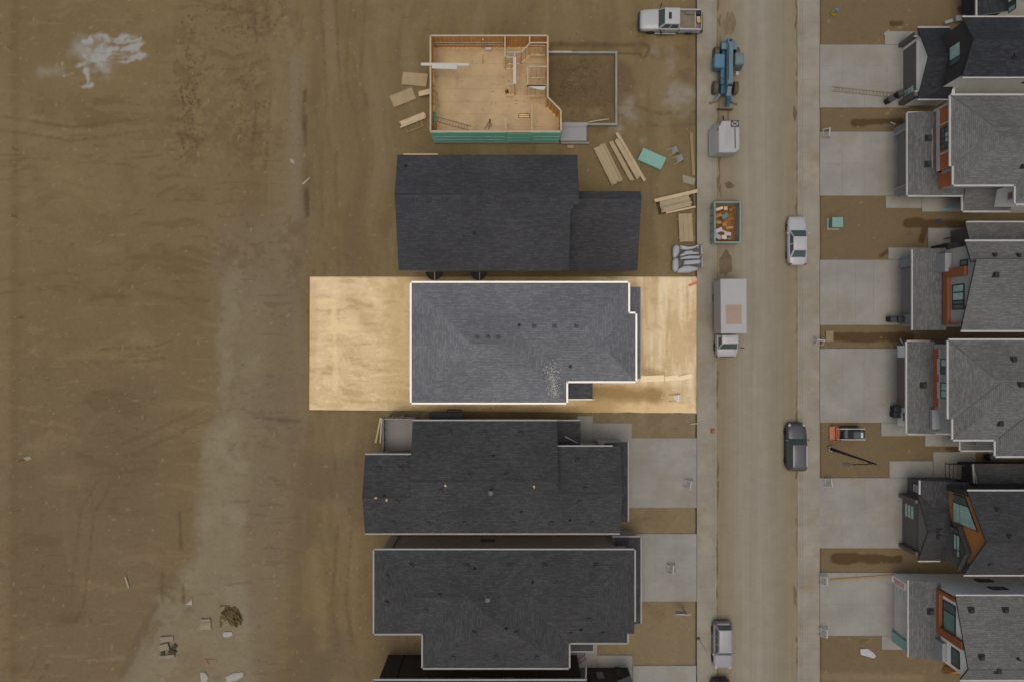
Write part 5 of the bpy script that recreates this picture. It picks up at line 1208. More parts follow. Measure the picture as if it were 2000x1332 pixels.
for (u, v) in ((440, 470), (440, 600), (446, 650), (450, 690)):
    q = MB(); q.bar(zp(u-18, v-30, 2.4), zp(u+22, v+18, FZ+0.05), 0.09, 0.04); q.build('board', spf, pd)
# ------------------------------------------------------------------ vehicles
tyre = mat('tyre_rubber', C(44, 40, 36), 0.9, 0.2, 4)
rim_m = mat('rim_alloy', C(112, 108, 102), 0.5, 0.1, 4, metal=0.3)
car_glass = glass('car_glass', C(62, 74, 72), 0.08)
plastic = mat('black_plastic', C(38, 36, 35), 0.6, 0.1, 4)
red_l = mat('tail_red', C(130, 40, 34), 0.3, 0.1, 4); lamp_l = mat('lamp_clear', C(150, 148, 142), 0.2, 0.1, 4)
def paint(name, c): return mat(name, C(*c), 0.35, 0.05, 1.2, spec=0.5)
p_white = paint('white_paint', (156, 154, 152)); p_silver = paint('silver_paint', (134, 130, 132)); p_dark = paint('dark_paint', (62, 62, 66)); p_blk = paint('black_paint', (44, 40, 38))
def wheel(parent, x, y, r, w, side):
    q = MB(); n = 18; hw = w/2
    prof = [(-hw, r*0.62), (-hw, r*0.9), (-hw*0.75, r), (hw*0.75, r), (hw, r*0.9), (hw, r*0.62)]
    rings = [[(x+rr*math.cos(2*math.pi*j/n), y+yy, r+rr*math.sin(2*math.pi*j/n)) for j in range(n)] for yy, rr in prof]
    q.loft(rings); t = q.build('wheel', tyre, parent, smooth=True, sharp=35)
    h = MB(); yy = y+side*hw*0.9; h.tube([(x, yy-side*0.06, r), (x, yy+side*0.012, r)], [r*0.6, r*0.52], 12); h.tube([(x, yy, r), (x, yy+side*0.03, r)], r*0.16, 8); h.build('rim', rim_m, t)
    return t
def body_loft(L, W, st, m, parent, name='body'):
    q = MB(); rings = []
    for (t, wf, zl, zt) in st:
        w = W/2*wf; x = t*L; zs = zt-0.09
        half = [(0, zl), (w*0.8, zl), (w*0.97, zl+0.12), (w, (zl+zs)/2+0.04), (w*0.97, zs), (w*0.86, zt-0.015), (w*0.5, zt+0.012), (0, zt+0.02)]
        rings.append([(x, p[0], p[1]) for p in half]+[(x, -p[0], p[1]) for p in half[-2:0:-1]])
    q.loft(rings); return q.build(name, m, parent, smooth=True, sharp=50)
def quad(f, u0, u1, v0, v1, off):
    A, B, D, E = f                        # bilinear patch: A,B bottom; D over B, E over A
    pt = lambda u, v: (A.lerp(B, u)).lerp(E.lerp(D, u), v)
    n = (B-A).cross(E-A).normalized()*off
    return [pt(u0, v0)+n, pt(u1, v0)+n, pt(u1, v1)+n, pt(u0, v1)+n]
def panel(parent, f, u0, u1, v0, v1, m, name, off=0.012):
    q = MB(); a = quad(f, u0, u1, v0, v1, off); b = quad(f, u0, u1, v0, v1, off-0.03); q.loft([b, a]); return q.build(name, m, parent)
def greenhouse(parent, L, W, bf, rf, rr, br, zb, H_, m, bw=0.88, rw=0.68, name='cabin', glassm=None, sides=((0.08, 0.48), (0.54, 0.92)), rear=True, rfrontw=None, crown=0.05):
    hb, hr = W/2*bw, W/2*rw; V3 = Vector
    B = {k: V3((bf*L if 'f' in k else br*L, hb if 'l' in k else -hb, zb)) for k in ('fl', 'fr', 'rl', 'rr')}
    T = {k: V3((rf*L if 'f' in k else rr*L, hr if 'l' in k else -hr, H_)) for k in ('fl', 'fr', 'rl', 'rr')}
    q = MB(); fz = [B['fr'], B['fl'], T['fl'], T['fr']]; rz = [B['rl'], B['rr'], T['rr'], T['rl']]; lz = [B['fl'], B['rl'], T['rl'], T['fl']]; rgt_ = [B['rr'], B['fr'], T['fr'], T['rr']]
    for f in (fz, rz, lz, rgt_): q.face(f)
    n = 6
    for i in range(n):                    # crowned roof
        for j in range(n):
            def rp(u, v):
                x = T['fl'].x+(T['rl'].x-T['fl'].x)*u; y = hr*(1-2*v); k = (1-(2*u-1)**4)*(1-(2*v-1)**4); return V3((x, y, H_+crown*k))
            q.face([rp(i/n, j/n), rp((i+1)/n, j/n), rp((i+1)/n, (j+1)/n), rp(i/n, (j+1)/n)])
    o = q.build(name, m, parent)
    bm = bmesh.new(); bm.from_mesh(o.data); bmesh.ops.remove_doubles(bm, verts=bm.verts, dist=1e-4); bmesh.ops.recalc_face_normals(bm, faces=bm.faces); bm.to_mesh(o.data); bm.free()
    o.data.polygons.foreach_set('use_smooth', [True]*len(o.data.polygons)); o.data.set_sharp_from_angle(angle=math.radians(30))
    g_ = glassm or car_glass
    panel(o, fz, 0.05, 0.95, 0.06, 0.95, g_, 'windshield')
    if rear: panel(o, rz, 0.08, 0.92, 0.12, 0.92, g_, 'rear_window')
    for (u0, u1) in sides:
        panel(o, lz, u0, u1, 0.14, 0.86, g_, 'side_window'); panel(o, rgt_, 1-u1, 1-u0, 0.14, 0.86, g_, 'side_window')
    return o
def lights(parent, L, W, zf, zr, fx=0.455, rx=-0.475, fy=0.36, ry=0.38):
    for s_ in (1, -1):
        q = MB(); q.obox((fx*L, s_*fy*W), 0.3, 0.22, zf-0.12, zf+0.05, -s_*0.5); q.build('headlight', lamp_l, parent, bevel=0.03)
        q = MB(); q.obox((rx*L, s_*ry*W), 0.2, 0.2, zr-0.2, zr+0.05, s_*0.4); q.build('taillight', red_l, parent, bevel=0.03)
def mirrors(parent, x, W, z, m, out=0.16):
    for s_ in (1, -1):
        q = MB(); q.obox((x, s_*(W/2+out*0.5)), 0.12, out+0.06, z-0.06, z+0.09, s_*0.25); q.build('mirror', m, parent, bevel=0.025)
SED = [(0.5, 0.60, 0.36, 0.58), (0.475, 0.80, 0.26, 0.68), (0.43, 0.92, 0.22, 0.75), (0.33, 0.98, 0.2, 0.82), (0.2, 1.0, 0.2, 0.92), (0, 1.0, 0.2, 0.94), (-0.2, 1.0, 0.2, 0.96), (-0.36, 0.98, 0.2, 1.0), (-0.45, 0.9, 0.24, 0.97), (-0.485, 0.8, 0.3, 0.92), (-0.5, 0.66, 0.4, 0.8)]
SUVB = [(0.5, 0.62, 0.4, 0.72), (0.475, 0.82, 0.3, 0.86), (0.43, 0.93, 0.25, 0.95), (0.33, 0.98, 0.24, 1.02), (0.2, 1.0, 0.24, 1.1), (0, 1.0, 0.24, 1.12), (-0.25, 1.0, 0.24, 1.14), (-0.42, 0.98, 0.24, 1.14), (-0.48, 0.9, 0.3, 1.1), (-0.5, 0.78, 0.4, 1.0)]
def place(o, px, py, ang, z=ROAD_Z, hz=0.0):
    o.location = (X(px, hz), Y(py, hz), z); o.rotation_euler = (0, 0, ang)
def seams(parent, L, W, zb):
    q = MB()
    for s_ in (1, -1):
        for t in (0.1, -0.12): q.box(t*L-0.012, s_*(W/2-0.005), 0.35, t*L+0.012, s_*(W/2+0.006), zb-0.12)
    q.build('door_seams', plastic, parent)
UP = math.pi/2
# white sedan
car = thing('parked_car', 'white sedan parked at the right kerb beside the green utility box', 'car', group='cars parked along the road')
L, W = 4.75, 1.85; bd = body_loft(L, W, SED, p_white, car); greenhouse(car, L, W, 0.215, 0.06, -0.2, -0.37, 0.9, 1.45, p_white); lights(bd, L, W, 0.66, 0.9); mirrors(car, 0.15*L, W, 0.95, p_white); seams(bd, L, W, 0.9)
for x in (1.4, -1.35):
    for s_ in (1, -1): wheel(car, x, s_*0.8, 0.33, 0.22, s_)
place(car, 1559.5, 470, UP, hz=0.9)
# dark SUV
def suv(label, px, py, ang, pm, rails, L=4.6, W=1.9, H_=1.68):
    o = thing('parked_car', label, 'car', group='cars parked along the road')
    bd = body_loft(L, W, SUVB, pm, o); gh = greenhouse(o, L, W, 0.19, 0.07, -0.40, -0.475, 1.05, H_, pm, 0.9, 0.72, sides=((0.06, 0.34), (0.38, 0.64), (0.68, 0.93)))
    lights(bd, L, W, 0.88, 1.1); mirrors(o, 0.15*L, W, 1.1, pm); seams(bd, L, W, 1.05)
    for s_ in (1, -1):
        q = MB(); q.bar((0.05*L, s_*0.62, H_+0.045), (-0.38*L, s_*0.62, H_+0.045), 0.1, 0.06); q.build('roof_rail', rails, o)
        q = MB(); q.box(-0.4*L, s_*(W/2+0.01), 0.3, 0.4*L, s_*(W/2-0.03), 0.42); q.build('sill_cladding', plastic, bd)
    q = MB(); q.box(0.495*L, -0.5, 0.45, 0.502*L, 0.5, 0.7); q.build('grille', plastic, bd)
    for x in (1.35, -1.35):
        for s_ in (1, -1): wheel(o, x, s_*0.82, 0.36, 0.24, s_)
    place(o, px, py, ang, hz=0.9); return o
chrome = mat('rail_chrome', C(150, 148, 146), 0.3, 0.05, 3)
suv('dark grey sport utility with silver roof rails at the right kerb', 1557, 873, UP, p_dark, chrome)
suv('silver sport utility parked at the left kerb near the lower border', 1413, 1262, -UP, p_silver, rim_m, 4.5, 1.86)
suv('black car at the left kerb cut off by the lower border', 1409, 1374, -UP, p_blk, plastic, 4.5, 1.86)
# pickup
pk = thing('pickup_truck', 'muddy white crew cab pickup nosed west at the top of the pavement', 'pickup truck')
L, W = 5.9, 2.0
PKB = [(0.5, 0.72, 0.5, 0.86), (0.485, 0.9, 0.4, 1.02), (0.45, 0.97, 0.36, 1.1), (0.35, 1.0, 0.36, 1.16), (0.2, 1.0, 0.36, 1.2), (0.0, 1.0, 0.36, 1.2), (-0.125, 1.0, 0.36, 1.2)]
bd = body_loft(L, W, PKB, p_white, pk); gh = greenhouse(pk, L, W, 0.215, 0.125, -0.115, -0.13, 1.15, 1.85, p_white, 0.92, 0.76, sides=((0.1, 0.47), (0.53, 0.92)), crown=0.04)
q = MB(); q.box(0.045*L-0.14, -0.32, 1.885, 0.045*L+0.14, 0.32, 1.902); q.build('sunroof', plastic, gh)
q = MB(); x0, x1 = -0.5*L, -0.132*L
q.box(x0, -0.95, 0.5, x1, 0.95, 0.72, 1); q.box(x0+0.06, -1.0, 0.45, x1, -0.88, 1.2); q.box(x0+0.06, 0.88, 0.45, x1, 1.0, 1.2); q.box(x1-0.06, -0.88, 0.7, x1, 0.88, 1.2); q.build('cargo_bed', [p_white, mat('dusty_bedliner', C(112, 101, 84), 0.9, 0.2, 1.5)], pk, bevel=0.015)
q = MB(); q.box(x0, -0.86, 0.55, x0+0.06, 0.86, 1.17); q.build('tailgate', p_white, pk, bevel=0.012)
for s_ in (1, -1):
    q = MB(); q.box(-0.31*L-0.45, s_*0.6, 0.72, -0.31*L+0.4, s_*0.87, 0.95); q.build('wheel_arch', MATS['dusty_bedliner'], pk, bevel=0.05)
    q = MB(); q.box(-0.1*L, s_*0.98, 0.34, 0.24*L, s_*1.1, 0.4); q.build('running_board', grey_trim, pk)
    q = MB(); q.bar((0.19*L, s_*1.0, 1.2), (0.17*L, s_*1.34, 1.25), 0.05); q.obox((0.17*L, s_*1.32), 0.1, 0.26, 1.12, 1.4, s_*0.3); q.build('mirror', plastic, pk)
    q = MB(); q.box(0.47*L, s_*0.6, 0.8, 0.495*L, s_*0.86, 1.0); q.build('headlight', lamp_l, bd)
    q = MB(); q.box(x0-0.01, s_*0.88, 0.75, x0+0.05, s_*0.99, 1.1); q.build('taillight', red_l, pk)
q = MB(); q.box(x0-0.22, -0.95, 0.42, x0-0.02, 0.95, 0.6); q.build('rear_bumper', plastic, pk); q = MB(); q.obox((0.505*L, 0), 0.16, 1.8, 0.42, 0.62, 0); q.build('front_bumper', plastic, pk, bevel=0.04)
seams(bd, L, W, 1.15)
for x in (1.85, -1.85):
    for s_ in (1, -1): wheel(pk, x, s_*0.86, 0.4, 0.28, s_)
place(pk, 1310.5, 39.5, math.pi-0.012, 0.0, 1.0)
ck = thing('bucket', 'orange and white bucket standing in the bed of the white pickup', 'bucket', (X(1363, 0.75), Y(45, 0.75), 0.74))
q = MB(); q.tube([ck.location, ck.location+Vector((0, 0, 0.36))], [0.15, 0.18], 12); q.build('pail', mat('orange_plastic', C(170, 118, 50), 0.5, 0.1, 3), ck)
q = MB(); q.tube([ck.location+Vector((0, 0, 0.36)), ck.location+Vector((0, 0, 0.39))], 0.19, 12); q.build('lid', mat('orange_lid', C(176, 130, 70), 0.5, 0.1, 3), ck)
q = MB(); q.box(X(1360, 0.8), Y(42, 0.8), 0.74, X(1366, 0.8), Y(35, 0.8), 1.05); tag(q.build('carton', mat('beige_card', C(172, 152, 128), 0.8, 0.1, 3), bevel=0.01), 'beige carton in the bed of the white pickup', 'carton')
q = MB(); q.box(X(1359.5, 0.8), Y(32, 0.8), 0.74, X(1367, 0.8), Y(22, 0.8), 1.1); tag(q.build('tool_chest', plastic, bevel=0.02), 'black tool chest at the tailgate of the white pickup', 'tool chest')
q = MB(); q.bar((X(1358, 0.8), Y(55, .8), 0.78), (X(1358, 0.8), Y(22, .8), 0.78), 0.14, 0.08); tag(q.build('plank', grey_trim), 'pale board lying across the bed of the white pickup', 'plank')

# box truck
bt = thing('box_truck', 'white box truck with a tan square patch on its roof', 'box truck')
q = MB(); q.box(-0.3, -1.2, 0.95, 4.75, 1.2, 3.22); bx_ = q.build('cargo_box', mat('white_box', C(150, 147, 145), 0.5, 0.05, 0.6), bt, bevel=0.03)
q = MB(); q.box(0.55, -0.72, 3.222, 2.35, 0.75, 3.235); q.build('roof_patch', mat('tan_ply', C(146, 126, 106), 0.8, 0.06, 0.9), bx_)
q = MB()
for (x0, y0, x1, y1) in ((-0.32, -1.22, 4.77, -1.16), (-0.32, 1.16, 4.77, 1.22), (-0.32, -1.16, -0.26, 1.16), (4.71, -1.16, 4.77, 1.16)): q.box(x0, y0, 3.12, x1, y1, 3.236)
q.build('box_rim', grey_trim, bx_)
q = MB(); q.box(-2.0, -0.45, 0.5, 4.6, 0.45, 0.93); q.build('chassis', plastic, bt)
CAB = [(-2.5, 0.62, 0.5, 1.0), (-2.46, 0.82, 0.42, 1.12), (-2.3, 0.94, 0.4, 1.22), (-1.8, 1.0, 0.4, 1.34), (-1.4, 1.0, 0.4, 1.38), (-0.42, 1.0, 0.4, 1.4)]
bd = body_loft(1.0, 2.05, CAB, p_white, bt, 'cab_body')
gh = greenhouse(bt, 1.0, 2.05, -1.8, -1.25, -0.44, -0.4, 1.33, 2.15, p_white, 0.9, 0.74, sides=((0.12, 0.8),), rear=False)
for s_ in (1, -1):
    q = MB(); q.bar((-1.6, s_*0.95, 1.5), (-1.65, s_*1.35, 1.55), 0.04); q.obox((-1.68, s_*1.36), 0.08, 0.22, 1.35, 1.75, 0); q.build('mirror', plastic, bt)
    q = MB(); q.obox((-2.42, s_*0.72), 0.2, 0.3, 0.85, 1.05, s_*0.3); q.build('headlight', lamp_l, bd, bevel=0.03)
    q = MB(); q.box(4.76, s_*0.9, 1.0, 4.78, s_*1.1, 1.2); q.build('taillight', red_l, bt)
q = MB(); q.obox((-2.5, 0), 0.15, 1.8, 0.4, 0.62, 0); q.build('bumper', plastic, bd, bevel=0.04)
for x in (-1.6, 3.2):
    for s_ in (1, -1): wheel(bt, x, s_*0.88, 0.4, 0.3, s_)
bt.location = (X(1434, 3.2), Y(645, 3.2), ROAD_Z); bt.rotation_euler = (0, 0, UP+0.01)

# telehandler
muddy = mat('muddy_tyre', C(84, 74, 60), 0.95, 0.25, 2)
th = thing('telehandler', 'blue four wheeled telehandler with long boom beside the left kerb', 'telehandler')
blue = mat('telehandler_blue', C(88, 110, 120), 0.5, 0.12, 1.5); blue_d = mat('telehandler_deep', C(56, 90, 106), 0.5, 0.12, 1.5); steel = mat('fork_steel', C(104, 90, 70), 0.6, 0.2, 3)
q = MB(); q.box(-2.3, -0.5, 0.6, 2.4, 0.5, 1.15); q.box(1.9, -0.62, 0.7, 2.7, 0.62, 1.4); q.build('chassis', blue_d, th, bevel=0.04)
q = MB(); q.bar((2.75, 0, 1.75), (-1.9, 0, 2.05), 0.52, 0.5); q.build('boom', blue, th, bevel=0.03)
q = MB(); q.bar((-1.75, 0, 2.05), (-2.7, 0, 1.7), 0.4, 0.38); q.build('inner_boom', mat('boom_grey', C(92, 104, 108), 0.5, 0.1, 2), th, bevel=0.02)
for i in range(9):
    q = MB(); t_ = i/9; bx_c = 2.3-t_*3.6; q.obox((bx_c, -0.16), 0.14, 0.1, 2.03+t_*0.24, 2.06+t_*0.24, 0); q.build('boom_plate', rim_m, th)
q = MB(); q.tube([(2.2, 0.18, 2.08), (0.5, 0.2, 2.2), (-1.4, 0.18, 2.34)], 0.03, 6); q.build('hydraulic_hose', plastic, th)
q = MB(); q.box(-1.95, -0.2, 2.2, -1.75, 0.2, 2.32); q.box(2.35, -0.12, 1.95, 2.55, 0.12, 2.1); q.build('boom_collar', plastic, th)
q = MB(); q.box(1.75, -0.75, 1.5, 2.35, 0.75, 1.72); q.build('pivot_block', blue, th, bevel=0.03)
q = MB(); q.box(0.2, -1.22, 0.7, 1.35, -0.5, 1.15); q.build('cab_step', blue_d, th)
q = MB(); q.loft([[(-0.1, -1.3, 1.1), (1.35, -1.3, 1.1), (1.35, -0.36, 1.1), (-0.1, -0.36, 1.1)], [(0.05, -1.2, 2.35), (1.2, -1.2, 2.35), (1.2, -0.38, 2.35), (0.05, -0.38, 2.35)]]); cb = q.build('cab', mat('cab_frame', C(84, 98, 98), 0.4, 0.1, 2), th, bevel=0.04)
q = MB(); q.box(0.15, -1.12, 2.352, 1.1, -0.45, 2.37); q.build('roof_glass', glass('cab_glass', C(96, 110, 106)), cb)
q = MB(); q.box(0.0, 0.4, 0.75, 1.3, 1.35, 1.65); q.build('engine_cover', mat('hood_blue', C(76, 110, 128), 0.45, 0.1, 1.5), th, bevel=0.06)
q = MB(); q.box(-1.5, 0.32, 1.0, 0.1, 0.66, 1.45); q.build('tank', blue_d, th, bevel=0.04)
q = MB(); q.tube([(-0.75, 0.62, 0.9), (-0.75, 0.62, 1.6)], 0.09, 8); q.build('exhaust', rim_m, th); q = MB(); q.box(-0.6, -1.05, 1.25, -0.25, -0.75, 1.5); q.build('light_box', lamp_l, th, bevel=0.03)
for x in (1.75, -1.55):
    for s_ in (1, -1): wheel(th, x, s_*0.98, 0.62, 0.42, s_).data.materials[0] = muddy
    q = MB(); q.tube([(x, -0.9, 0.62), (x, 0.9, 0.62)], 0.12, 8); q.build('axle', plastic, th)
for s_ in (1, -1):
    q = MB(); q.bar((-2.2, s_*0.5, 0.8), (-2.75, s_*0.85, 0.35), 0.2, 0.16); q.build('stabiliser', blue, th); q = MB(); q.obox((-2.8, s_*0.95), 0.16, 0.85, 0.25, 0.34, s_*0.35); q.build('stabiliser_pad', steel, th)
q = MB(); q.bar((-2.6, 0.02, 1.75), (-3.25, -0.28, 0.7), 0.34, 0.34); q.build('fork_head', blue_d, th, bevel=0.02)
q = MB(); q.box(-3.6, -0.85, 0.25, -3.5, 0.6, 0.85); q.build('carriage', steel, th)
for y_ in (-0.6, 0.35):
    q = MB(); q.box(-4.7, y_-0.06, 0.06, -3.5, y_+0.06, 0.12); q.build('fork', steel, th)
th.location = (X(1421, 1.2), Y(136, 1.2), ROAD_Z); th.rotation_euler = (0, 0, UP-0.03)

# white trailer with rack
tr = thing('cargo_trailer', 'white box trailer with a folded black rack on its roof, south of the telehandler', 'trailer')
pl = [(-1.1, -1.5), (0.72, -1.5), (1.1, -1.15), (1.1, 1.5), (-0.75, 1.5), (-1.1, 0.95)]
q = MB(); low_ = [(p[0]-(0.3 if p[0] < 0 else 0), p[1], 0.45) for p in pl]; hi_ = [(p[0]+(0.22 if p[0] < 0 else 0), p[1], 2.0) for p in pl]; q.loft([low_, hi_]); q.loft([hi_, [(p[0]*0.93, p[1]*0.95, 2.06) for p in hi_]]); bx_ = q.build('box', mat('trailer_white', C(152, 149, 146), 0.5, 0.05, 0.8), tr, bevel=0.02)
for i in range(4):
    q = MB(); q.box(-0.25+i*0.18, -0.8, 2.062, -0.21+i*0.18, 0.95, 2.08); q.build('roof_rib', mat('tan_rib', C(150, 140, 122), 0.7, 0.1, 2), bx_)
q = MB(); q.tube([(0.6, 0.9, 2.2), (0.62, 0.1, 2.18), (0.66, -1.15, 2.16)], 0.035, 6)
for (x0, y0, x1, y1) in ((0.25, 0.9, 0.95, 0.9), (0.25, 1.45, 0.95, 1.45), (0.25, 0.9, 0.25, 1.45), (0.95, 0.9, 0.95, 1.45), (0.25, 0.9, 0.95, 1.45), (0.25, 1.45, 0.95, 0.9)): q.bar((x0, y0, 2.2), (x1, y1, 2.2), 0.05)
q.build('roof_rack', mat('rack_black', C(62, 56, 52), 0.6, 0.1, 3), tr)
q = MB(); q.tube([(-1.05, 0.6, 1.95), (-0.78, 0.95, 2.0), (-0.74, 1.4, 2.02)], 0.03, 6); q.build('side_strap', plastic, tr)
q = MB(); q.bar((0.2, 1.5, 0.5), (0.0, 2.5, 0.45), 0.1, 0.08); q.build('drawbar', plastic, tr)
for s_ in (1, -1):
    h_ = MB(); h_.tube([(s_*0.98, -0.1, 0.32), (s_*1.16, -0.1, 0.32)], 0.32, 14); h_.build('wheel', tyre, tr)
tr.location = (X(1422.5, 2.0), Y(267, 2.0), ROAD_Z)

# dumpster
dm = thing('dumpster', 'open pale green dumpster full of building rubbish at the left kerb', 'dumpster')
gr = mat('dumpster_green', C(140, 146, 139), 0.6, 0.15, 1.2); gr2 = mat('dumpster_edge', C(116, 131, 121), 0.6, 0.15, 1.2)
q = MB(); q.box(-1.2, -1.9, 0.15, 1.2, 1.9, 0.3); q.build('floor', mat('rust_floor', C(104, 72, 44), 0.9, 0.3, 2), dm)
for (nm, x0, y0, x1, y1) in (('west_side', -1.25, -1.95, -1.17, 1.95), ('east_side', 1.17, -1.95, 1.25, 1.95), ('south_end', -1.17, -1.95, 1.17, -1.87), ('north_end', -1.17, 1.87, 1.17, 1.95)):
    q = MB(); q.box(x0, y0, 0.15, x1, y1, 1.45); q.build('side_wall', gr, dm)
q = MB()
for (x0, y0, x1, y1) in ((-1.28, -1.98, -1.15, 1.98), (1.15, -1.98, 1.28, 1.98), (-1.15, -1.98, 1.15, -1.85), (-1.15, 1.85, 1.15, 1.98)): q.box(x0, y0, 1.45, x1, y1, 1.54)
q.build('rim', gr2, dm, bevel=0.02)
for i in range(5):
    q = MB(); q.box(-1.33, -1.6+i*0.78, 0.2, -1.25, -1.5+i*0.78, 1.44); q.build('rib', gr2, dm)
dm.location = (X(1421, 1.4), Y(434.5, 1.4), ROAD_Z)
mound('rubbish_bed', 'brown rubbish filling the dumpster', 'rubbish', 1419, 433, 1.05, 1.75, 0.55, (124, 86, 50), z0=0.25, seed=31)
deb_c = [(176, 150, 120), (150, 140, 150), (186, 172, 150), (120, 84, 52), (150, 116, 70), (84, 118, 112), (170, 160, 160), (146, 104, 62), (110, 100, 96)]
deb = [mat('debris_%d' % i, C(*c_), 0.8, 0.15, 4) for i, c_ in enumerate(deb_c)]
deb_n = ['beige board', 'lilac grey sheet', 'cream panel', 'brown board', 'tan carton', 'teal scrap', 'pale grey wrap', 'ochre carton', 'dark grey scrap']
where = ['north west', 'north middle', 'north east', 'middle west', 'centre', 'middle east', 'south west', 'south middle', 'south east']
spots = [(-0.6, 1.4), (0.1, 1.45), (0.6, 1.3), (-0.7, 0.75), (0.0, 0.7), (0.55, 0.4), (-0.65, 0.1), (-0.05, -0.1), (0.5, -0.4), (-0.75, -0.7), (-0.2, -0.75), (0.3, -1.0), (-0.7, -1.3), (-0.1, -1.35), (0.45, -1.5)]
colr_ = [2, 0, 3, 7, 5, 3, 4, 7, 4, 6, 1, 6, 1, 2, 8]
for i, ((u, v), k) in enumerate(zip(spots, colr_)):
    wv = 'northern' if v > 0.6 else ('southern' if v < -0.6 else 'middle'); wh = 'west' if u < -0.3 else ('east' if u > 0.35 else 'centre')
    q = MB(); q.obox((dm.location.x+u*0.9-0.06, dm.location.y+v), rng.uniform(0.35, 0.8), rng.uniform(0.2, 0.42), 0.72, 0.72+rng.uniform(0.03, 0.16), rng.uniform(-0.5, 0.5), tilt=rng.uniform(-0.25, 0.25))
    tag(q.build('debris', deb[k], bevel=0.008), '%s lying in the %s %s of the dumpster' % (deb_n[k], wv, wh), 'debris', 'rubbish pieces in the dumpster')

# compact loader
sk = thing('skid_steer', 'orange and white compact track loader with bucket in the yard by the street lamp', 'loader')
orange = mat('loader_orange', C(152, 88, 62), 0.5, 0.12, 2); lgrey = mat('loader_grey', C(84, 86, 84), 0.5, 0.12, 2); lwhite = mat('loader_white', C(150, 143, 136), 0.5, 0.08, 2)
for s_ in (1, -1):
    q = MB(); pr_ = [(-0.85, 0.0), (0.85, 0.0), (1.05, 0.2), (0.95, 0.48), (-0.8, 0.52), (-1.05, 0.25)]; q.loft([[(p[0], s_*0.48, p[1]) for p in pr_], [(p[0], s_*0.82, p[1]) for p in pr_]]); q.build('track', plastic, sk, bevel=0.02)
    q = MB(); q.bar((1.15, s_*0.62, 1.45), (-1.1, s_*0.62, 0.85), 0.14, 0.18); q.bar((-1.05, s_*0.62, 0.9), (-1.35, s_*0.62, 0.35), 0.13, 0.15); q.build('lift_arm', lwhite, sk, bevel=0.02)
q = MB(); q.box(-0.75, -0.46, 0.3, 1.25, 0.46, 1.0); q.build('body', lgrey, sk, bevel=0.05)
q = MB(); q.loft([[(-0.45, -0.44, 1.0), (0.75, -0.44, 1.0), (0.75, 0.44, 1.0), (-0.45, 0.44, 1.0)], [(-0.3, -0.4, 2.0), (0.7, -0.4, 2.0), (0.7, 0.4, 2.0), (-0.3, 0.4, 2.0)]]); cb = q.build('cab', mat('cab_dark', C(66, 70, 72), 0.4, 0.1, 2), sk, bevel=0.05)
q = MB(); q.box(0.42, -0.3, 2.002, 0.64, 0.3, 2.015); q.build('roof_window', pane, cb)
q = MB(); q.box(0.76, -0.44, 1.0, 1.3, 0.44, 1.15); q.build('engine_cover', plastic, sk, bevel=0.03)
q = MB(); sec = [(-1.3, 0.1), (-1.85, 0.05), (-1.95, 0.12), (-1.4, 0.2), (-1.28, 0.62), (-1.2, 0.6)]; q.loft([[(p[0], -0.88, p[1]) for p in sec], [(p[0], 0.88, p[1]) for p in sec]])
for s_ in (1, -1): q.box(-1.85, s_*0.84, 0.08, -1.25, s_*0.9, 0.45)
q.build('bucket', orange, sk)
q = MB(); q.box(-1.4, -0.7, 0.25, -1.1, 0.7, 0.5); q.build('quick_hitch', orange, sk)
sk.location = (X(1663, 0.8), Y(847, 0.8), 0.0); sk.rotation_euler = (0, 0, 0.03); sk.scale = (0.92, 0.82, 0.92)

# ------------------------------------------------------------------ street lamp, posts, boxes
lp = thing('street_lamp', 'tall black street lamp with one arm reaching towards the road', 'street lamp', (X(1622), Y(876), 0))
bx0, by0 = lp.location.x, lp.location.y; lampm = mat('lamp_black', C(34, 30, 26), 0.5, 0.1, 3)
q = MB(); q.tube([(bx0, by0, -0.1), (bx0, by0, 0.2)], [0.32, 0.28], 12); q.build('footing', found, lp)
q = MB(); q.tube([(bx0, by0, 0.2), (bx0, by0, 8.5)], [0.15, 0.07], 10); q.tube([(bx0, by0, 0.2), (bx0, by0, 1.1)], 0.17, 10); q.build('pole', lampm, lp)
q = MB(); q.tube([(bx0, by0, 8.1), (bx0-0.9, by0-0.0, 8.45), (bx0-2.2, by0-0.02, 8.5)], 0.05, 8); q.tube([(bx0, by0, 7.5), (bx0-0.75, by0, 8.35)], 0.03, 6); q.build('arm', lampm, lp)
q = MB(); q.loft([[(bx0-2.1, by0+0.06*math.cos(t), 8.5+0.05*math.sin(t)) for t in [k*math.pi/4 for k in range(8)]], [(bx0-2.45, by0+0.17*math.cos(t), 8.5+0.08*math.sin(t)) for t in [k*math.pi/4 for k in range(8)]], [(bx0-2.8, by0+0.13*math.cos(t), 8.5+0.06*math.sin(t)) for t in [k*math.pi/4 for k in range(8)]]]); q.build('lamp_head', mat('lamp_head', C(74, 72, 70), 0.5, 0.1, 3), lp)
ps = thing('marker_post', 'thin marker post with a round base at the pavement beside the silver car', 'post', (X(1364), Y(1246), 0.02))
q = MB(); q.tube([(X(1364), Y(1246), 0.0), (X(1364), Y(1246), 0.16)], [0.17, 0.12], 12); q.build('base', mat('post_base', C(84, 68, 56), 0.8, 0.2, 4), ps); q = MB(); q.tube([(X(1364), Y(1246), 0.16), (X(1364), Y(1246), 2.8)], 0.018, 6); q.build('rod', mat('post_rod', C(108, 100, 90), 0.6, 0.1, 3), ps)
ub = thing('utility_box', 'green metal utility box on a concrete pad in the right yard', 'utility box', (X(1627), Y(438), 0))
ux0, uy0 = ub.location.x, ub.location.y
q = MB(); q.box(ux0-0.65, uy0-0.6, -0.1, ux0+0.55, uy0+0.55, 0.08); q.build('pad', found, ub)
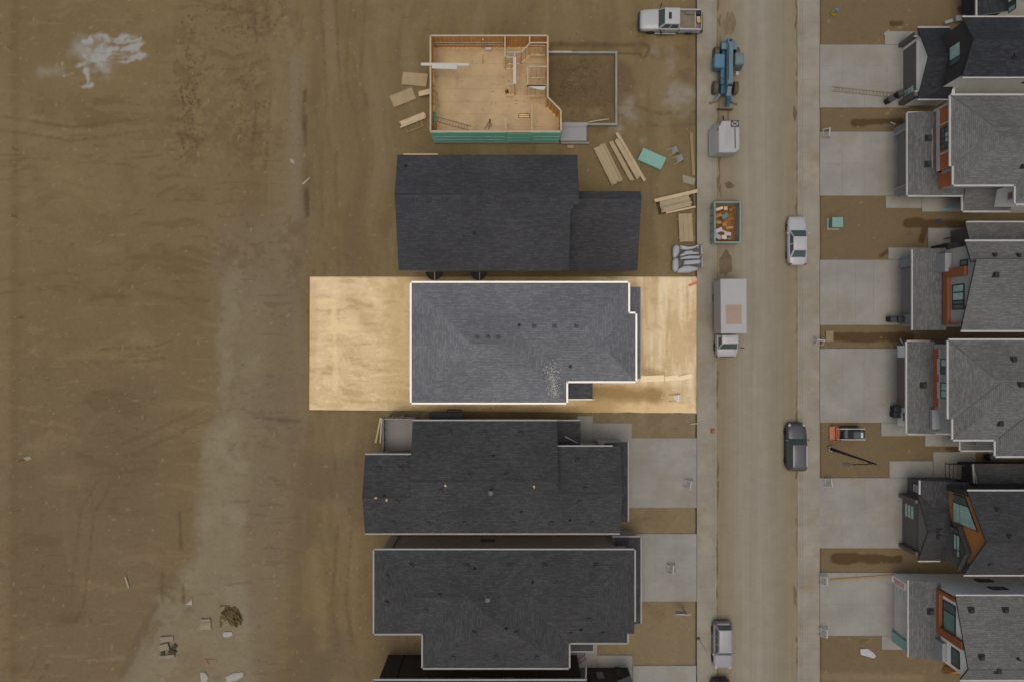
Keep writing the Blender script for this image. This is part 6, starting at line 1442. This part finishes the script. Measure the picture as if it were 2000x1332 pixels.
q = MB(); q.box(ux0-0.45, uy0-0.42, 0.08, ux0+0.5, uy0+0.45, 0.85); q.build('cabinet', mat('utility_green', C(98, 128, 116), 0.5, 0.08, 2), ub, bevel=0.03); q = MB(); q.box(ux0-0.49, uy0-0.46, 0.85, ux0+0.54, uy0+0.49, 0.9); q.build('lid', mat('utility_lid', C(108, 138, 126), 0.5, 0.08, 2), ub)
hy = thing('hydrant', 'yellow hydrant with blue cap in the top right yard', 'hydrant', (X(1627), Y(27), 0)); hx_, hy_ = hy.location.x, hy.location.y
q = MB(); q.tube([(hx_, hy_, -0.1), (hx_, hy_, 0.7)], 0.14, 10); q.tube([(hx_, hy_, 0.02), (hx_, hy_, 0.1)], 0.22, 10); q.build('barrel', mat('hydrant_yellow', C(150, 138, 50), 0.5, 0.1, 3), hy)
q = MB(); q.tube([(hx_, hy_, 0.7), (hx_, hy_, 0.86), (hx_, hy_, 0.95)], [0.17, 0.15, 0.05], 10); q.build('cap', mat('hydrant_blue', C(86, 118, 150), 0.5, 0.1, 3), hy); q = MB(); q.tube([(hx_-0.24, hy_, 0.5), (hx_+0.24, hy_, 0.5)], 0.07, 8); q.build('outlet', MATS['hydrant_yellow'], hy)
q = MB(); q.box(X(1388), Y(845), 0.02, X(1395), Y(838), 0.35); q.box(X(1389.5), Y(843.5), 0.35, X(1393.5), Y(839.5), 0.5); tag(q.build('marker_box', mat('marker_orange', C(150, 96, 40), 0.6, 0.1, 3), bevel=0.02), 'small orange marker box standing at the left kerb', 'marker')
# wheeled bins
def bin_(label, px, py, ang, h=1.05):
    o = thing('wheeled_bin', label, 'bin', group='wheeled bins by the garages')
    q = MB(); q.loft([[(-0.2, -0.22, 0.05), (0.2, -0.22, 0.05), (0.2, 0.22, 0.05), (-0.2, 0.22, 0.05)], [(-0.27, -0.28, h-0.08), (0.27, -0.28, h-0.08), (0.27, 0.28, h-0.08), (-0.27, 0.28, h-0.08)]]); q.build('bin_body', plastic, o, bevel=0.03)
    q = MB(); q.loft([[(-0.3, -0.3, h-0.07), (0.34, -0.3, h-0.07), (0.34, 0.3, h-0.07), (-0.3, 0.3, h-0.07)], [(-0.24, -0.24, h+0.03), (0.3, -0.24, h), (0.3, 0.24, h), (-0.24, 0.24, h+0.03)]]); q.build('lid', mat('bin_lid', C(60, 60, 62), 0.35, 0.1, 3, spec=0.6), o)
    for s_ in (1, -1):
        q = MB(); q.tube([(0.2, s_*0.2, 0.1), (0.2, s_*0.28, 0.1)], 0.1, 10); q.build('wheel', tyre, o)
    o.location = (X(px, 0.5), Y(py, 0.5), 0.03); o.rotation_euler = (0, 0, ang)
bin_('black wheeled bin at the lower corner of the white garage gable', 1735, 197, 0.5); bin_('dark wheeled bin touching the white gabled garage door', 1754, 186, 0.3)
bin_('black wheeled bin lying nearest the drive of the brown portal house', 1739, 624, 0.1); bin_('black wheeled bin closest to the brown portal garage wall', 1754, 624, 0.0)
bin_('upper of two black bins at the red banded house', 1747, 798, 0.1); bin_('lower of two black bins at the red banded house', 1746, 809, 0.1)
bin_('black bin in the dark gap below the red banded house', 1932, 893, 0.2)
# ladder on the first drive
lad = thing('ladder', 'long pale ladder lying on the topmost right driveway', 'ladder', (X(1688), Y(180), 0.05)); lm = mat('ladder_pale', C(124, 116, 100), 0.5, 0.1, 3)
a0, a1 = Vector(P(1625, 175, 0)), Vector(P(1745, 187, 0)); a0.z = a1.z = 0.12; dd = (a1-a0).normalized(); nn_ = Vector((-dd.y, dd.x, 0))*0.2
for s_ in (1, -1):
    q = MB(); q.bar(a0+nn_*s_, a1+nn_*s_, 0.05, 0.08); q.build('rail', lm, lad)
for i in range(1, 18):
    q = MB(); c_ = a0.lerp(a1, i/18); q.bar(c_-nn_, c_+nn_, 0.035, 0.03); q.build('rung', lm, lad)

# sawhorses on the new drives
def sawhorse(label, px, py, ang):
    o = thing('sawhorse', label, 'sawhorse', group='white sawhorses closing off the new drives'); wm = mat('sawhorse_white', C(150, 146, 140), 0.7, 0.08, 3)
    q = MB(); q.box(-0.09, -0.42, 0.72, 0.05, 0.42, 0.8); q.build('beam', wm, o)
    q = MB(); q.box(-0.5, -0.36, 0.40, -0.46, 0.36, 0.46); q.bar((-0.5, -0.36, 0.43), (0, -0.36, 0.74), 0.06); q.bar((-0.5, 0.36, 0.43), (0, 0.36, 0.74), 0.06); q.build('side_brace', wm, o)
    for s_ in (1, -1):
        for f in (1, -1):
            q = MB(); q.bar((0, s_*0.34, 0.74), (f*0.32-0.15*(f < 0), s_*0.38, 0.0), 0.06); q.build('leg', wm, o)
    o.location = (X(px, 0.5), Y(py, 0.5), 0.035); o.rotation_euler = (0, 0, ang)
sawhorse('white sawhorse on the drive of the charcoal gable house by the pavement', 1348, 946, -0.15); sawhorse('white sawhorse on the drive of the pale guttered hip house', 1314, 1111, 0.0)
sawhorse('white sawhorse at the upper corner of the rust panelled house drive', 1618, 260, -0.05); sawhorse('white sawhorse at the upper corner of the ochre gable house drive', 1622, 942, 0.1)
sawhorse('white sawhorse at the upper corner of the lowest right drive', 1613, 1133, 0.0); sawhorse('white sawhorse at the lower corner of the lowest right drive', 1613, 1235, 0.0); sawhorse('white sawhorse on the pavement edge beside the wet strip north of the red banded house', 1601, 664, 1.5)
sp = thing('sign_post', 'white wooden sign post with arm in the strip beside the lower left drive', 'sign post', (X(1333), Y(1187), 0)); x_, y_ = sp.location.x, sp.location.y; swm = MATS['sawhorse_white']
q = MB(); q.box(x_-0.06, y_-0.06, -0.1, x_+0.06, y_+0.06, 1.75); q.build('post', swm, sp); q = MB(); q.box(x_-0.95, y_-0.05, 1.5, x_+0.4, y_+0.05, 1.6); q.build('arm', swm, sp); q = MB(); q.box(x_-0.9, y_-0.02, 0.8, x_-0.1, y_+0.02, 1.45); q.build('board', grey_trim, sp)
# fallen A-frame signs
def aframe(label, px, py, ang, m, s=1.0):
    o = thing('a_frame_sign', label, 'sign', group='white folding signs'); wd = mat('sign_leg', C(160, 142, 112), 0.8, 0.1, 3)
    q = MB(); q.loft([[(0, -0.36, 0.85), (0.38, -0.36, 0.1), (0.38, 0.36, 0.1), (0, 0.36, 0.85)], [(0.03, -0.36, 0.87), (0.41, -0.36, 0.1), (0.41, 0.36, 0.1), (0.03, 0.36, 0.87)]]); q.build('front_board', m, o)
    q = MB(); q.loft([[(0, -0.36, 0.85), (-0.38, -0.36, 0.1), (-0.38, 0.36, 0.1), (0, 0.36, 0.85)], [(-0.03, -0.36, 0.87), (-0.41, -0.36, 0.1), (-0.41, 0.36, 0.1), (-0.03, 0.36, 0.87)]]); q.build('back_board', m, o)
    for s_ in (1, -1):
        q = MB(); q.bar((-0.1, s_*0.33, 0.6), (-0.95, s_*0.36, 0.06), 0.06); q.build('leg', wd, o)
    o.location = (X(px, 0.4), Y(py, 0.4), -0.02); o.rotation_euler = (0, 0, ang); o.scale = (s, s, s)
sgm = mat('sign_white', C(152, 148, 150), 0.5, 0.08, 3); sgb = mat('sign_brightened', C(244, 234, 226), 0.5, 0.05, 3)  # second white is a brighter copy carrying the lot highlight
aframe('white folding sign nearest the teal sheet stack, upper of two', 1320, 293, 0.25, sgm, 0.8); aframe('white folding sign with wooden legs, lower of two by the teal sheets', 1330, 309, 0.35, sgm, 0.85); aframe('folding sign in brightened white standing on the lot', 1324, 777, 0.05, sgb, 0.85)

# ------------------------------------------------------------------ lumber and sheets
lum = MATS['raw_lumber']; lum2 = mat('pale_spruce', C(150, 134, 104), 0.8, 0.12, 2.0, stretch=(1, 5, 1)); lum3 = mat('honey_spruce', C(140, 116, 80), 0.8, 0.12, 2.0)
osb_s = mat('osb_sheet', C(146, 128, 98), 0.85, 0.12, 1.5)
def tones(m):
    if m.name+'_dark' not in MATS:
        b = m.node_tree.nodes['Mix'] if 'Mix' in m.node_tree.nodes else None
        c6, c7 = b.inputs[6].default_value, b.inputs[7].default_value; base = [(c6[i]+c7[i])/2 for i in range(3)]
        mat(m.name+'_dark', tuple(v*0.8 for v in base), 0.85, 0.15, 2.0); mat(m.name+'_light', tuple(min(1, v*1.1) for v in base), 0.85, 0.12, 2.0)
    return [m, m, MATS[m.name+'_dark'], MATS[m.name+'_light']]
def stack(name, label, cat, px, py, L, W, n, layers, ang, m, t=0.09, z0=0.0, jitter=0.0, blocks=True, group=None, part='board'):
    o = thing(name, label, cat, (X(px), Y(py), 0), group); ca, sa = math.cos(ang), math.sin(ang); cx, cy = o.location.x, o.location.y
    w = W/n; zb = z0
    if blocks:
        for u in (-L*0.32, L*0.32):
            q = MB(); q.obox((cx+u*ca, cy+u*sa), 0.09, W*1.25, z0-0.05, z0+0.09, ang); q.build('bearer', lum3, o)
        zb += 0.09
    for l in range(layers):
        for i in range(n):
            v = -W/2+w*(i+0.5); u = rng.uniform(-jitter, jitter); q = MB()
            q.obox((cx+u*ca-v*sa, cy+u*sa+v*ca), L+rng.uniform(-jitter, jitter), w*0.96, zb+l*t, zb+(l+1)*t-0.006, ang+rng.uniform(-1, 1)*jitter*0.02); q.build(part, rng.choice(tones(m)), o)
    return o
def ang_of(p0, p1): return math.atan2(-(p1[1]-p0[1]), p1[0]-p0[0])
def sheet(name, label, cat, pts, z0, z1, m, group=None, n=1):
    o = thing(name, label, cat, (X(pts[0][0]), Y(pts[0][1]), 0), group)
    for i in range(n):
        q = MB(); j = rng.uniform(-0.02, 0.02); za, zb = z0+(z1-z0)*i/n, z0+(z1-z0)*(i+1)/n-0.003
        q.prism([(X(p[0], z1)+j, Y(p[1], z1)+j*0.7) for p in pts][::-1], za, zb); q.build('sheet', m, o)
    return o
sheet('sheet_stack', 'strand board sheet nearest the frame on the west, upper of two', 'sheet', [(787, 141), (836, 145), (832, 170), (784, 165)], -0.02, 0.12, osb_s, 'strand board sheets west of the frame', 4)
sheet('sheet_stack', 'tilted strand board sheet farthest west of the timber frame', 'sheet', [(761, 188), (804, 171), (813, 193), (770, 210)], -0.02, 0.10, osb_s, 'strand board sheets west of the frame', 3)
q = MB(); q.bar(P(818, 184, 0.5), P(840, 179, 0.9), 0.5, 0.04); tag(q.build('plank', lum), 'short wide plank sticking out from the west side of the timber frame', 'plank')
stack('lumber_stack', 'small pile of white timbers on bearers at the lower left of the frame', 'lumber', 807, 236, 2.55, 0.62, 4, 2, ang_of((782, 244), (832, 224)), lum, jitter=0.1)
q = MB()
p0, p1 = P(796, 259, 0.1), P(826, 247, 0.1); q.bar(p0, p1, 0.08); q.bar(P(793, 250, 0.1), P(797, 261, 0.1), 0.08); q.bar(P(822, 237, 0.1), P(827, 249, 0.1), 0.08); tag(q.build('timber_rack', lum3), 'thin open timber rack lying below the small white timber pile', 'timber')
stack('lumber_stack', 'broad pile of pale boards east of the black roofed house', 'lumber', 1187, 323, 3.95, 1.2, 8, 3, ang_of((1168, 285), (1206, 362)), lum2, jitter=0.08)
stack('lumber_stack', 'narrow double row of timbers in the middle of the lumber yard', 'lumber', 1213, 316, 4.2, 0.42, 3, 2, ang_of((1193, 279), (1234, 354)), lum2, jitter=0.1)
stack('lumber_stack', 'tall thin pile of long timbers next to the teal sheets', 'lumber', 1225, 312, 4.2, 0.5, 3, 3, ang_of((1204, 276), (1246, 349)), lum, jitter=0.08)
stack('lumber_stack', 'single pair of longest timbers at the east edge of the lumber rows', 'lumber', 1231, 308, 5.4, 0.3, 2, 3, ang_of((1203, 262), (1257, 354)), lum, jitter=0.05)
teal_s = mat('teal_sheet', C(112, 148, 134), 0.6, 0.05, 1.0)
sheet('sheet_stack', 'stack of teal insulation sheets lying tilted on the soil', 'sheet', [(1257, 289), (1302, 309), (1291, 332), (1246, 312)], 0.0, 0.42, teal_s, None, 7)
stack('plank', 'long weathered board lying along the pavement edge', 'plank', 1352, 302, 4.2, 0.28, 1, 1, ang_of((1350, 260), (1355, 343)), mat('weathered_board', C(128, 112, 76), 0.8, 0.12, 2), blocks=False)
sheet('sheet_stack', 'small pale broken sheet on the soil by the pavement', 'sheet', [(1333, 342), (1358, 349), (1355, 362), (1334, 357)], -0.02, 0.04, mat('pale_sheet', C(132, 124, 100), 0.8, 0.08, 2))
lb = stack('lumber_stack', 'lumber on a brown tarp with side beams east of the black roof', 'lumber', 1318, 398, 2.9, 1.25, 6, 3, ang_of((1290, 404), (1345, 391)), lum2, jitter=0.12)
lx_, ly_ = lb.location.x, lb.location.y
q = MB(); q.bar((X(1277), Y(394), 0.3), (X(1360), Y(375), 0.3), 0.32, 0.16); q.build('side_beam', lum, lb); q = MB(); q.bar((X(1300), Y(417), 0.2), (X(1357), Y(405), 0.2), 0.18, 0.12); q.build('side_beam', lum, lb)
q = MB(); q.prism([(X(p[0]), Y(p[1])) for p in ((1280, 392), (1352, 377), (1357, 404), (1287, 420))][::-1], -0.03, 0.03); q.build('tarp', mat('brown_tarp', C(66, 50, 36), 0.8, 0.3, 2, bump=0.4), lb)
stack('sheet_stack', 'stack of strand board sheets standing lengthwise above the white plastic bales', 'sheet', 1338, 446, 2.75, 1.35, 3, 1, UP+0.05, osb_s, t=0.22, blocks=True, part='sheet')
# white plastic bales (wrapped insulation) by the pavement
wp = thing('plastic_bales', 'heap of white plastic wrapped bales on the pavement edge above the pale lot', 'bales', (X(1340), Y(507), 0)); wpm = mat('white_plastic', C(146, 146, 148), 0.45, 0.07, 1.2, bump=0.3, bscale=6)
def pillow(pts, z0, z1, name):
    q = MB(); n = len(pts); cx = sum(p[0] for p in pts)/n; cy = sum(p[1] for p in pts)/n; rings = []
    for (f, zt) in ((0.92, 0.0), (1.0, 0.3), (1.0, 0.65), (0.9, 0.9), (0.62, 1.0)): rings.append([(X(cx+(p[0]-cx)*f), Y(cy+(p[1]-cy)*f), z0+(z1-z0)*zt+rng.uniform(-0.015, 0.015)) for p in pts])
    q.loft(rings); o = q.build(name, wpm, wp, smooth=True, sharp=70); return o
pillow([(1312, 484), (1316, 480), (1322, 480), (1325, 486), (1324, 497), (1320, 503), (1314, 507), (1311, 500)], 0, 0.7, 'bale'); pillow([(1311, 511), (1316, 505), (1322, 506), (1323, 520), (1322, 530), (1316, 534), (1311, 529)], 0, 0.7, 'bale')
pillow([(1325, 481), (1340, 484), (1352, 483), (1364, 479), (1365, 482), (1354, 487), (1340, 490), (1328, 489)], 0, 0.5, 'bale'); pillow([(1322, 527), (1334, 520), (1345, 520), (1364, 524), (1360, 529), (1344, 534), (1320, 534)], 0, 0.5, 'bale')
pillow([(1325, 500), (1336, 492), (1350, 490), (1352, 493), (1364, 494), (1363, 498), (1340, 499), (1326, 503)], 0, 0.6, 'bale'); pillow([(1327, 504), (1345, 500), (1366, 501), (1366, 506), (1345, 507), (1326, 508)], 0, 0.45, 'bale'); pillow([(1334, 510), (1350, 509), (1367, 508), (1367, 516), (1348, 518), (1332, 519)], 0, 0.5, 'bale')
pillow([(1365, 480), (1369, 480), (1370, 500), (1366, 498)], 0, 0.6, 'bale'); pillow([(1367, 503), (1370, 503), (1370, 524), (1367, 525)], 0, 0.55, 'bale')
q = MB(); q.prism([(X(p[0]), Y(p[1])) for p in ((1318, 486), (1366, 486), (1366, 528), (1318, 528))][::-1], -0.03, 0.03); q.build('ground_sheet', mat('dark_ground_sheet', C(92, 86, 76), 0.8, 0.2, 2), wp)
br = thing('barrier_board', 'orange barrier plank at the upper right corner of the pale lot', 'barrier', (X(1353), Y(552), 0)); om = mat('barrier_orange', C(204, 84, 44), 0.5, 0.12, 3)
q = MB(); q.bar((X(1345), Y(559), 0.25), (X(1360), Y(553), 0.35), 0.16, 0.12); q.build('plank', om, br); q = MB(); q.bar((X(1350), Y(545), 0.1), (X(1360), Y(549), 0.12), 0.3, 0.05); q.build('mesh', mat('barrier_pink', C(206, 156, 128), 0.6, 0.15, 4), br)
q = MB(); q.obox((X(1114), Y(288)), 0.6, 0.35, -0.05, 0.2, 0.0); tag(q.build('brick_pack', mat('brick_pink', C(150, 114, 86), 0.8, 0.15, 6), bevel=0.02), 'small pinkish block pack between the frame and the black roof', 'blocks')
# ------------------------------------------------------------------ bits lying on the bare field
bale = thing('root_clump', 'brown clump of roots and straw on the pale haul road', 'clump', (X(453), Y(1203), 0)); bmat = mat('straw_brown', C(98, 82, 50), 0.95, 0.35, 3, bump=0.6)
q = MB(); 
for i in range(60):
    a_, rr_ = rng.uniform(0, 6.28), rng.uniform(0, 0.85); cx, cy = bale.location.x+rr_*math.cos(a_), bale.location.y+rr_*math.sin(a_); t_ = rng.uniform(-0.9, -0.5); h_ = 0.35*(1-rr_)
    q.bar((cx-0.35*math.cos(t_), cy-0.35*math.sin(t_), 0.05+h_*rng.random()), (cx+0.35*math.cos(t_), cy+0.35*math.sin(t_), 0.08+h_), rng.uniform(0.05, 0.12))
q.build('stems', bmat, bale)
mound('soil_heap', 'brown soil heap under the root clump', 'soil', 453, 1203, 1.05, 0.95, 0.25, (92, 76, 50), z0=-0.03, seed=44)
stack('pallet', 'flat pale pallet on the haul road beside the root clump', 'pallet', 402, 1218, 1.05, 1.0, 5, 1, 0.05, mat('pallet_wood', C(132, 118, 98), 0.85, 0.12, 3), t=0.04, jitter=0.02)
bc = thing('broken_crate', 'broken grey crate in the track south of the pallet', 'crate', (X(330), Y(1258), 0)); cm = mat('crate_grey', C(126, 114, 96), 0.85, 0.2, 3); cmd = mat('crate_dark', C(62, 52, 40), 0.85, 0.2, 3)
for (u, v, w_, h_, a_, m_) in ((326, 1247, 1.3, 0.5, 0.05, cm), (322, 1262, 0.9, 0.6, 0.3, cm), (337, 1272, 0.7, 0.45, -0.4, cmd), (327, 1281, 1.5, 0.3, 0.1, cm), (341, 1262, 0.5, 0.4, 0.8, cmd), (318, 1274, 0.35, 0.9, 0.0, cmd)):
    q = MB(); q.obox((X(u), Y(v)), w_, h_, rng.uniform(-0.02, 0.04), rng.uniform(0.08, 0.2), a_, tilt=rng.uniform(-0.1, 0.1)); q.build('slat', m_, bc)
pp = MB(); pp.bar((X(245), Y(1125), 0.04), (X(252), Y(1147), 0.04), 0.16, 0.06); tag(pp.build('plank', mat('grey_board', C(140, 130, 112), 0.8, 0.1, 3)), 'short pale board lying on the dark field at lower left', 'plank')
rb = MB(); rb.bar((X(400), Y(1288), 0.03), (X(424), Y(1289), 0.03), 0.06, 0.02); rb.bar((X(400), Y(1288), 0.03), (X(409), Y(1298), 0.03), 0.08, 0.02); tag(rb.build('ribbon', mat('ribbon_orange', C(166, 92, 44), 0.6, 0.1, 3)), 'thin orange ribbon on the haul road near the lower border', 'ribbon')
def scrap(label, pts, c_, cat='scrap', z=0.03, group=None):
    q = MB(); P_ = [(X(p[0]), Y(p[1])) for p in pts]
    if polyarea(P_) < 0: P_ = P_[::-1]
    n = len(P_); cx = sum(p[0] for p in P_)/n; cy = sum(p[1] for p in P_)/n
    for i in range(n):
        a_, b_ = P_[i], P_[(i+1) % n]; q.face([(a_[0], a_[1], z+rng.uniform(-0.02, 0.03)), (b_[0], b_[1], z), (cx, cy, z+0.1)])
        q.face([(b_[0], b_[1], z), (a_[0], a_[1], z-0.06), (cx, cy, z-0.03)])
    return tag(q.build('plastic_scrap', mat('scrap_%d_%d_%d' % c_, C(*c_), 0.6, 0.1, 3)), label, cat, group)
scrap('white plastic scrap at the lower border left of the haul road middle', [(391, 1313), (400, 1312), (407, 1322), (403, 1332), (393, 1330)], (146, 140, 130)); scrap('wide white plastic sheet at the lower border on the haul road', [(440, 1322), (455, 1314), (474, 1312), (476, 1320), (462, 1328), (445, 1332)], (148, 142, 132))
scrap('small white triangle of plastic on the upper haul road', [(363, 1180), (375, 1170), (375, 1181)], (156, 152, 146)); scrap('white crumpled paper between pallet and root clump', [(436, 1234), (452, 1233), (455, 1240), (445, 1244), (436, 1243)], (150, 146, 138))
scrap('white torn tarp on the soil by the lowest right house', [(1680, 1267), (1694, 1266), (1706, 1274), (1711, 1281), (1706, 1285), (1690, 1280), (1681, 1278)], (158, 156, 158)); scrap('tiny white rag beside the yellow stake on the far left', [(45, 893), (58, 890), (63, 896), (52, 899)], (140, 132, 110))
scrap('blue plastic strip on the walk of the rust panelled house', [(1838, 410), (1858, 402), (1866, 404), (1850, 411)], (92, 150, 170)); scrap('blue tarp scrap in the wet strip below the rust panelled house', [(1828, 430), (1838, 429), (1833, 438)], (40, 54, 92))
scrap('pale shred of plastic on the upper right of the field', [(566, 310), (574, 312), (576, 322), (568, 318)], (150, 140, 124)); scrap('white offcut on the field edge by the dark rut', [(590, 359), (604, 347), (606, 349), (593, 361)], (156, 144, 122))
scrap('small white paper on the soil below the white gable yard', [(1725, 67), (1735, 58), (1737, 60), (1728, 69)], (140, 136, 128))
q = MB(); q.box(X(1612), Y(667), 0.0, X(1627), Y(646), 0.12); tag(q.build('paving_slab', mat('beige_slab', C(128, 110, 84), 0.85, 0.1, 2), bevel=0.02), 'beige slab at the head of the wet strip between two right drives', 'slab')
stakem = mat('stake_yellow', C(150, 132, 50), 0.6, 0.1, 3)
for i, (px, py) in enumerate(((24, 97), (34, 295), (32, 425), (42, 622), (42, 739), (45, 898))):
    o = thing('survey_stake', ['topmost', 'second', 'third', 'fourth', 'fifth', 'lowest'][i]+' yellow survey stake along the left picture border', 'stake', (X(px), Y(py), 0), 'yellow survey stakes')
    q = MB(); q.bar((X(px), Y(py), -0.15), (X(px)+0.03, Y(py), 0.85), 0.05, 0.04); q.build('peg', stakem, o); q = MB(); q.bar((X(px), Y(py), 0.7), (X(px)-0.3, Y(py)+0.12, 0.5), 0.07, 0.01); q.build('flag', stakem, o)
for i, (p0, p1, lbl) in enumerate((((1349, 828), (1362, 826), 'pale lath beside the pavement just below the pale lot'), ((1620, 1132), (1742, 1123), 'long yellow timber along the upper edge of the lowest right drive'))):
    q = MB(); q.bar((X(p0[0]), Y(p0[1]), 0.1), (X(p1[0]), Y(p1[1]), 0.1), 0.09 if i == 0 else 0.2, 0.06); tag(q.build('plank', lum3 if i else lum), lbl, 'plank')
# clods and pebbles: far too many to count
q = []; F = []; tcol = []
def clods(n, fn, smin, smax):
    for _ in range(n):
        px, py = fn(); s_ = rng.uniform(smin, smax)*rng.uniform(0.6, 1.2); x, y = X(px), Y(py); i = len(q); zb = -0.07
        for (a_, b_, c_) in ((1, 0, 0.25), (0.3, 0.9, 0.3), (-0.8, 0.5, 0.2), (-0.7, -0.6, 0.3), (0.4, -0.9, 0.2), (0.05, 0.05, 0.95), (0, 0, -0.5)):
            q.append((x+a_*s_*rng.uniform(0.7, 1.2), y+b_*s_*rng.uniform(0.7, 1.2), zb+0.03+c_*s_*1.0))
        for k in range(5): F.append((i+k, i+(k+1) % 5, i+5)); F.append((i+(k+1) % 5, i+k, i+6))
gs = lambda cx, cy, sx, sy: (lambda: (rng.gauss(cx, sx), rng.gauss(cy, sy)))
un = lambda x0, y0, x1, y1: (lambda: (rng.uniform(x0, x1), rng.uniform(y0, y1)))
for a_ in ((500, gs(365, 200, 16, 70), 0.04, 0.11), (350, gs(485, 190, 28, 60), 0.04, 0.1), (200, gs(480, 40, 40, 25), 0.04, 0.12), (900, un(0, 0, 760, 1332), 0.02, 0.06), (250, un(560, 60, 600, 530), 0.03, 0.07),
           (300, gs(1140, 170, 28, 40), 0.04, 0.14), (120, gs(1112, 150, 10, 14), 0.06, 0.16), (300, un(1210, 60, 1358, 480), 0.02, 0.06), (150, gs(450, 260, 40, 12), 0.04, 0.09), (150, un(430, 470, 600, 560), 0.03, 0.07), (160, un(1605, 5, 1740, 1330), 0.015, 0.04), (250, un(640, 820, 740, 1330), 0.02, 0.05), (120, un(1100, 812, 1350, 850), 0.02, 0.05)): clods(*a_)
keep = [(f) for f in F]
me = bpy.data.meshes.new('soil_clods'); me.from_pydata(q, [], F); me.materials.append(mat('clod_soil', C(108, 91, 65), 0.95, 0.3, 0.4, bump=0.4)); co = bpy.data.objects.new('soil_clods', me); COL.objects.link(co)
tag(co, 'clods and pebbles strewn over the bare soil', 'clods', kind='stuff')
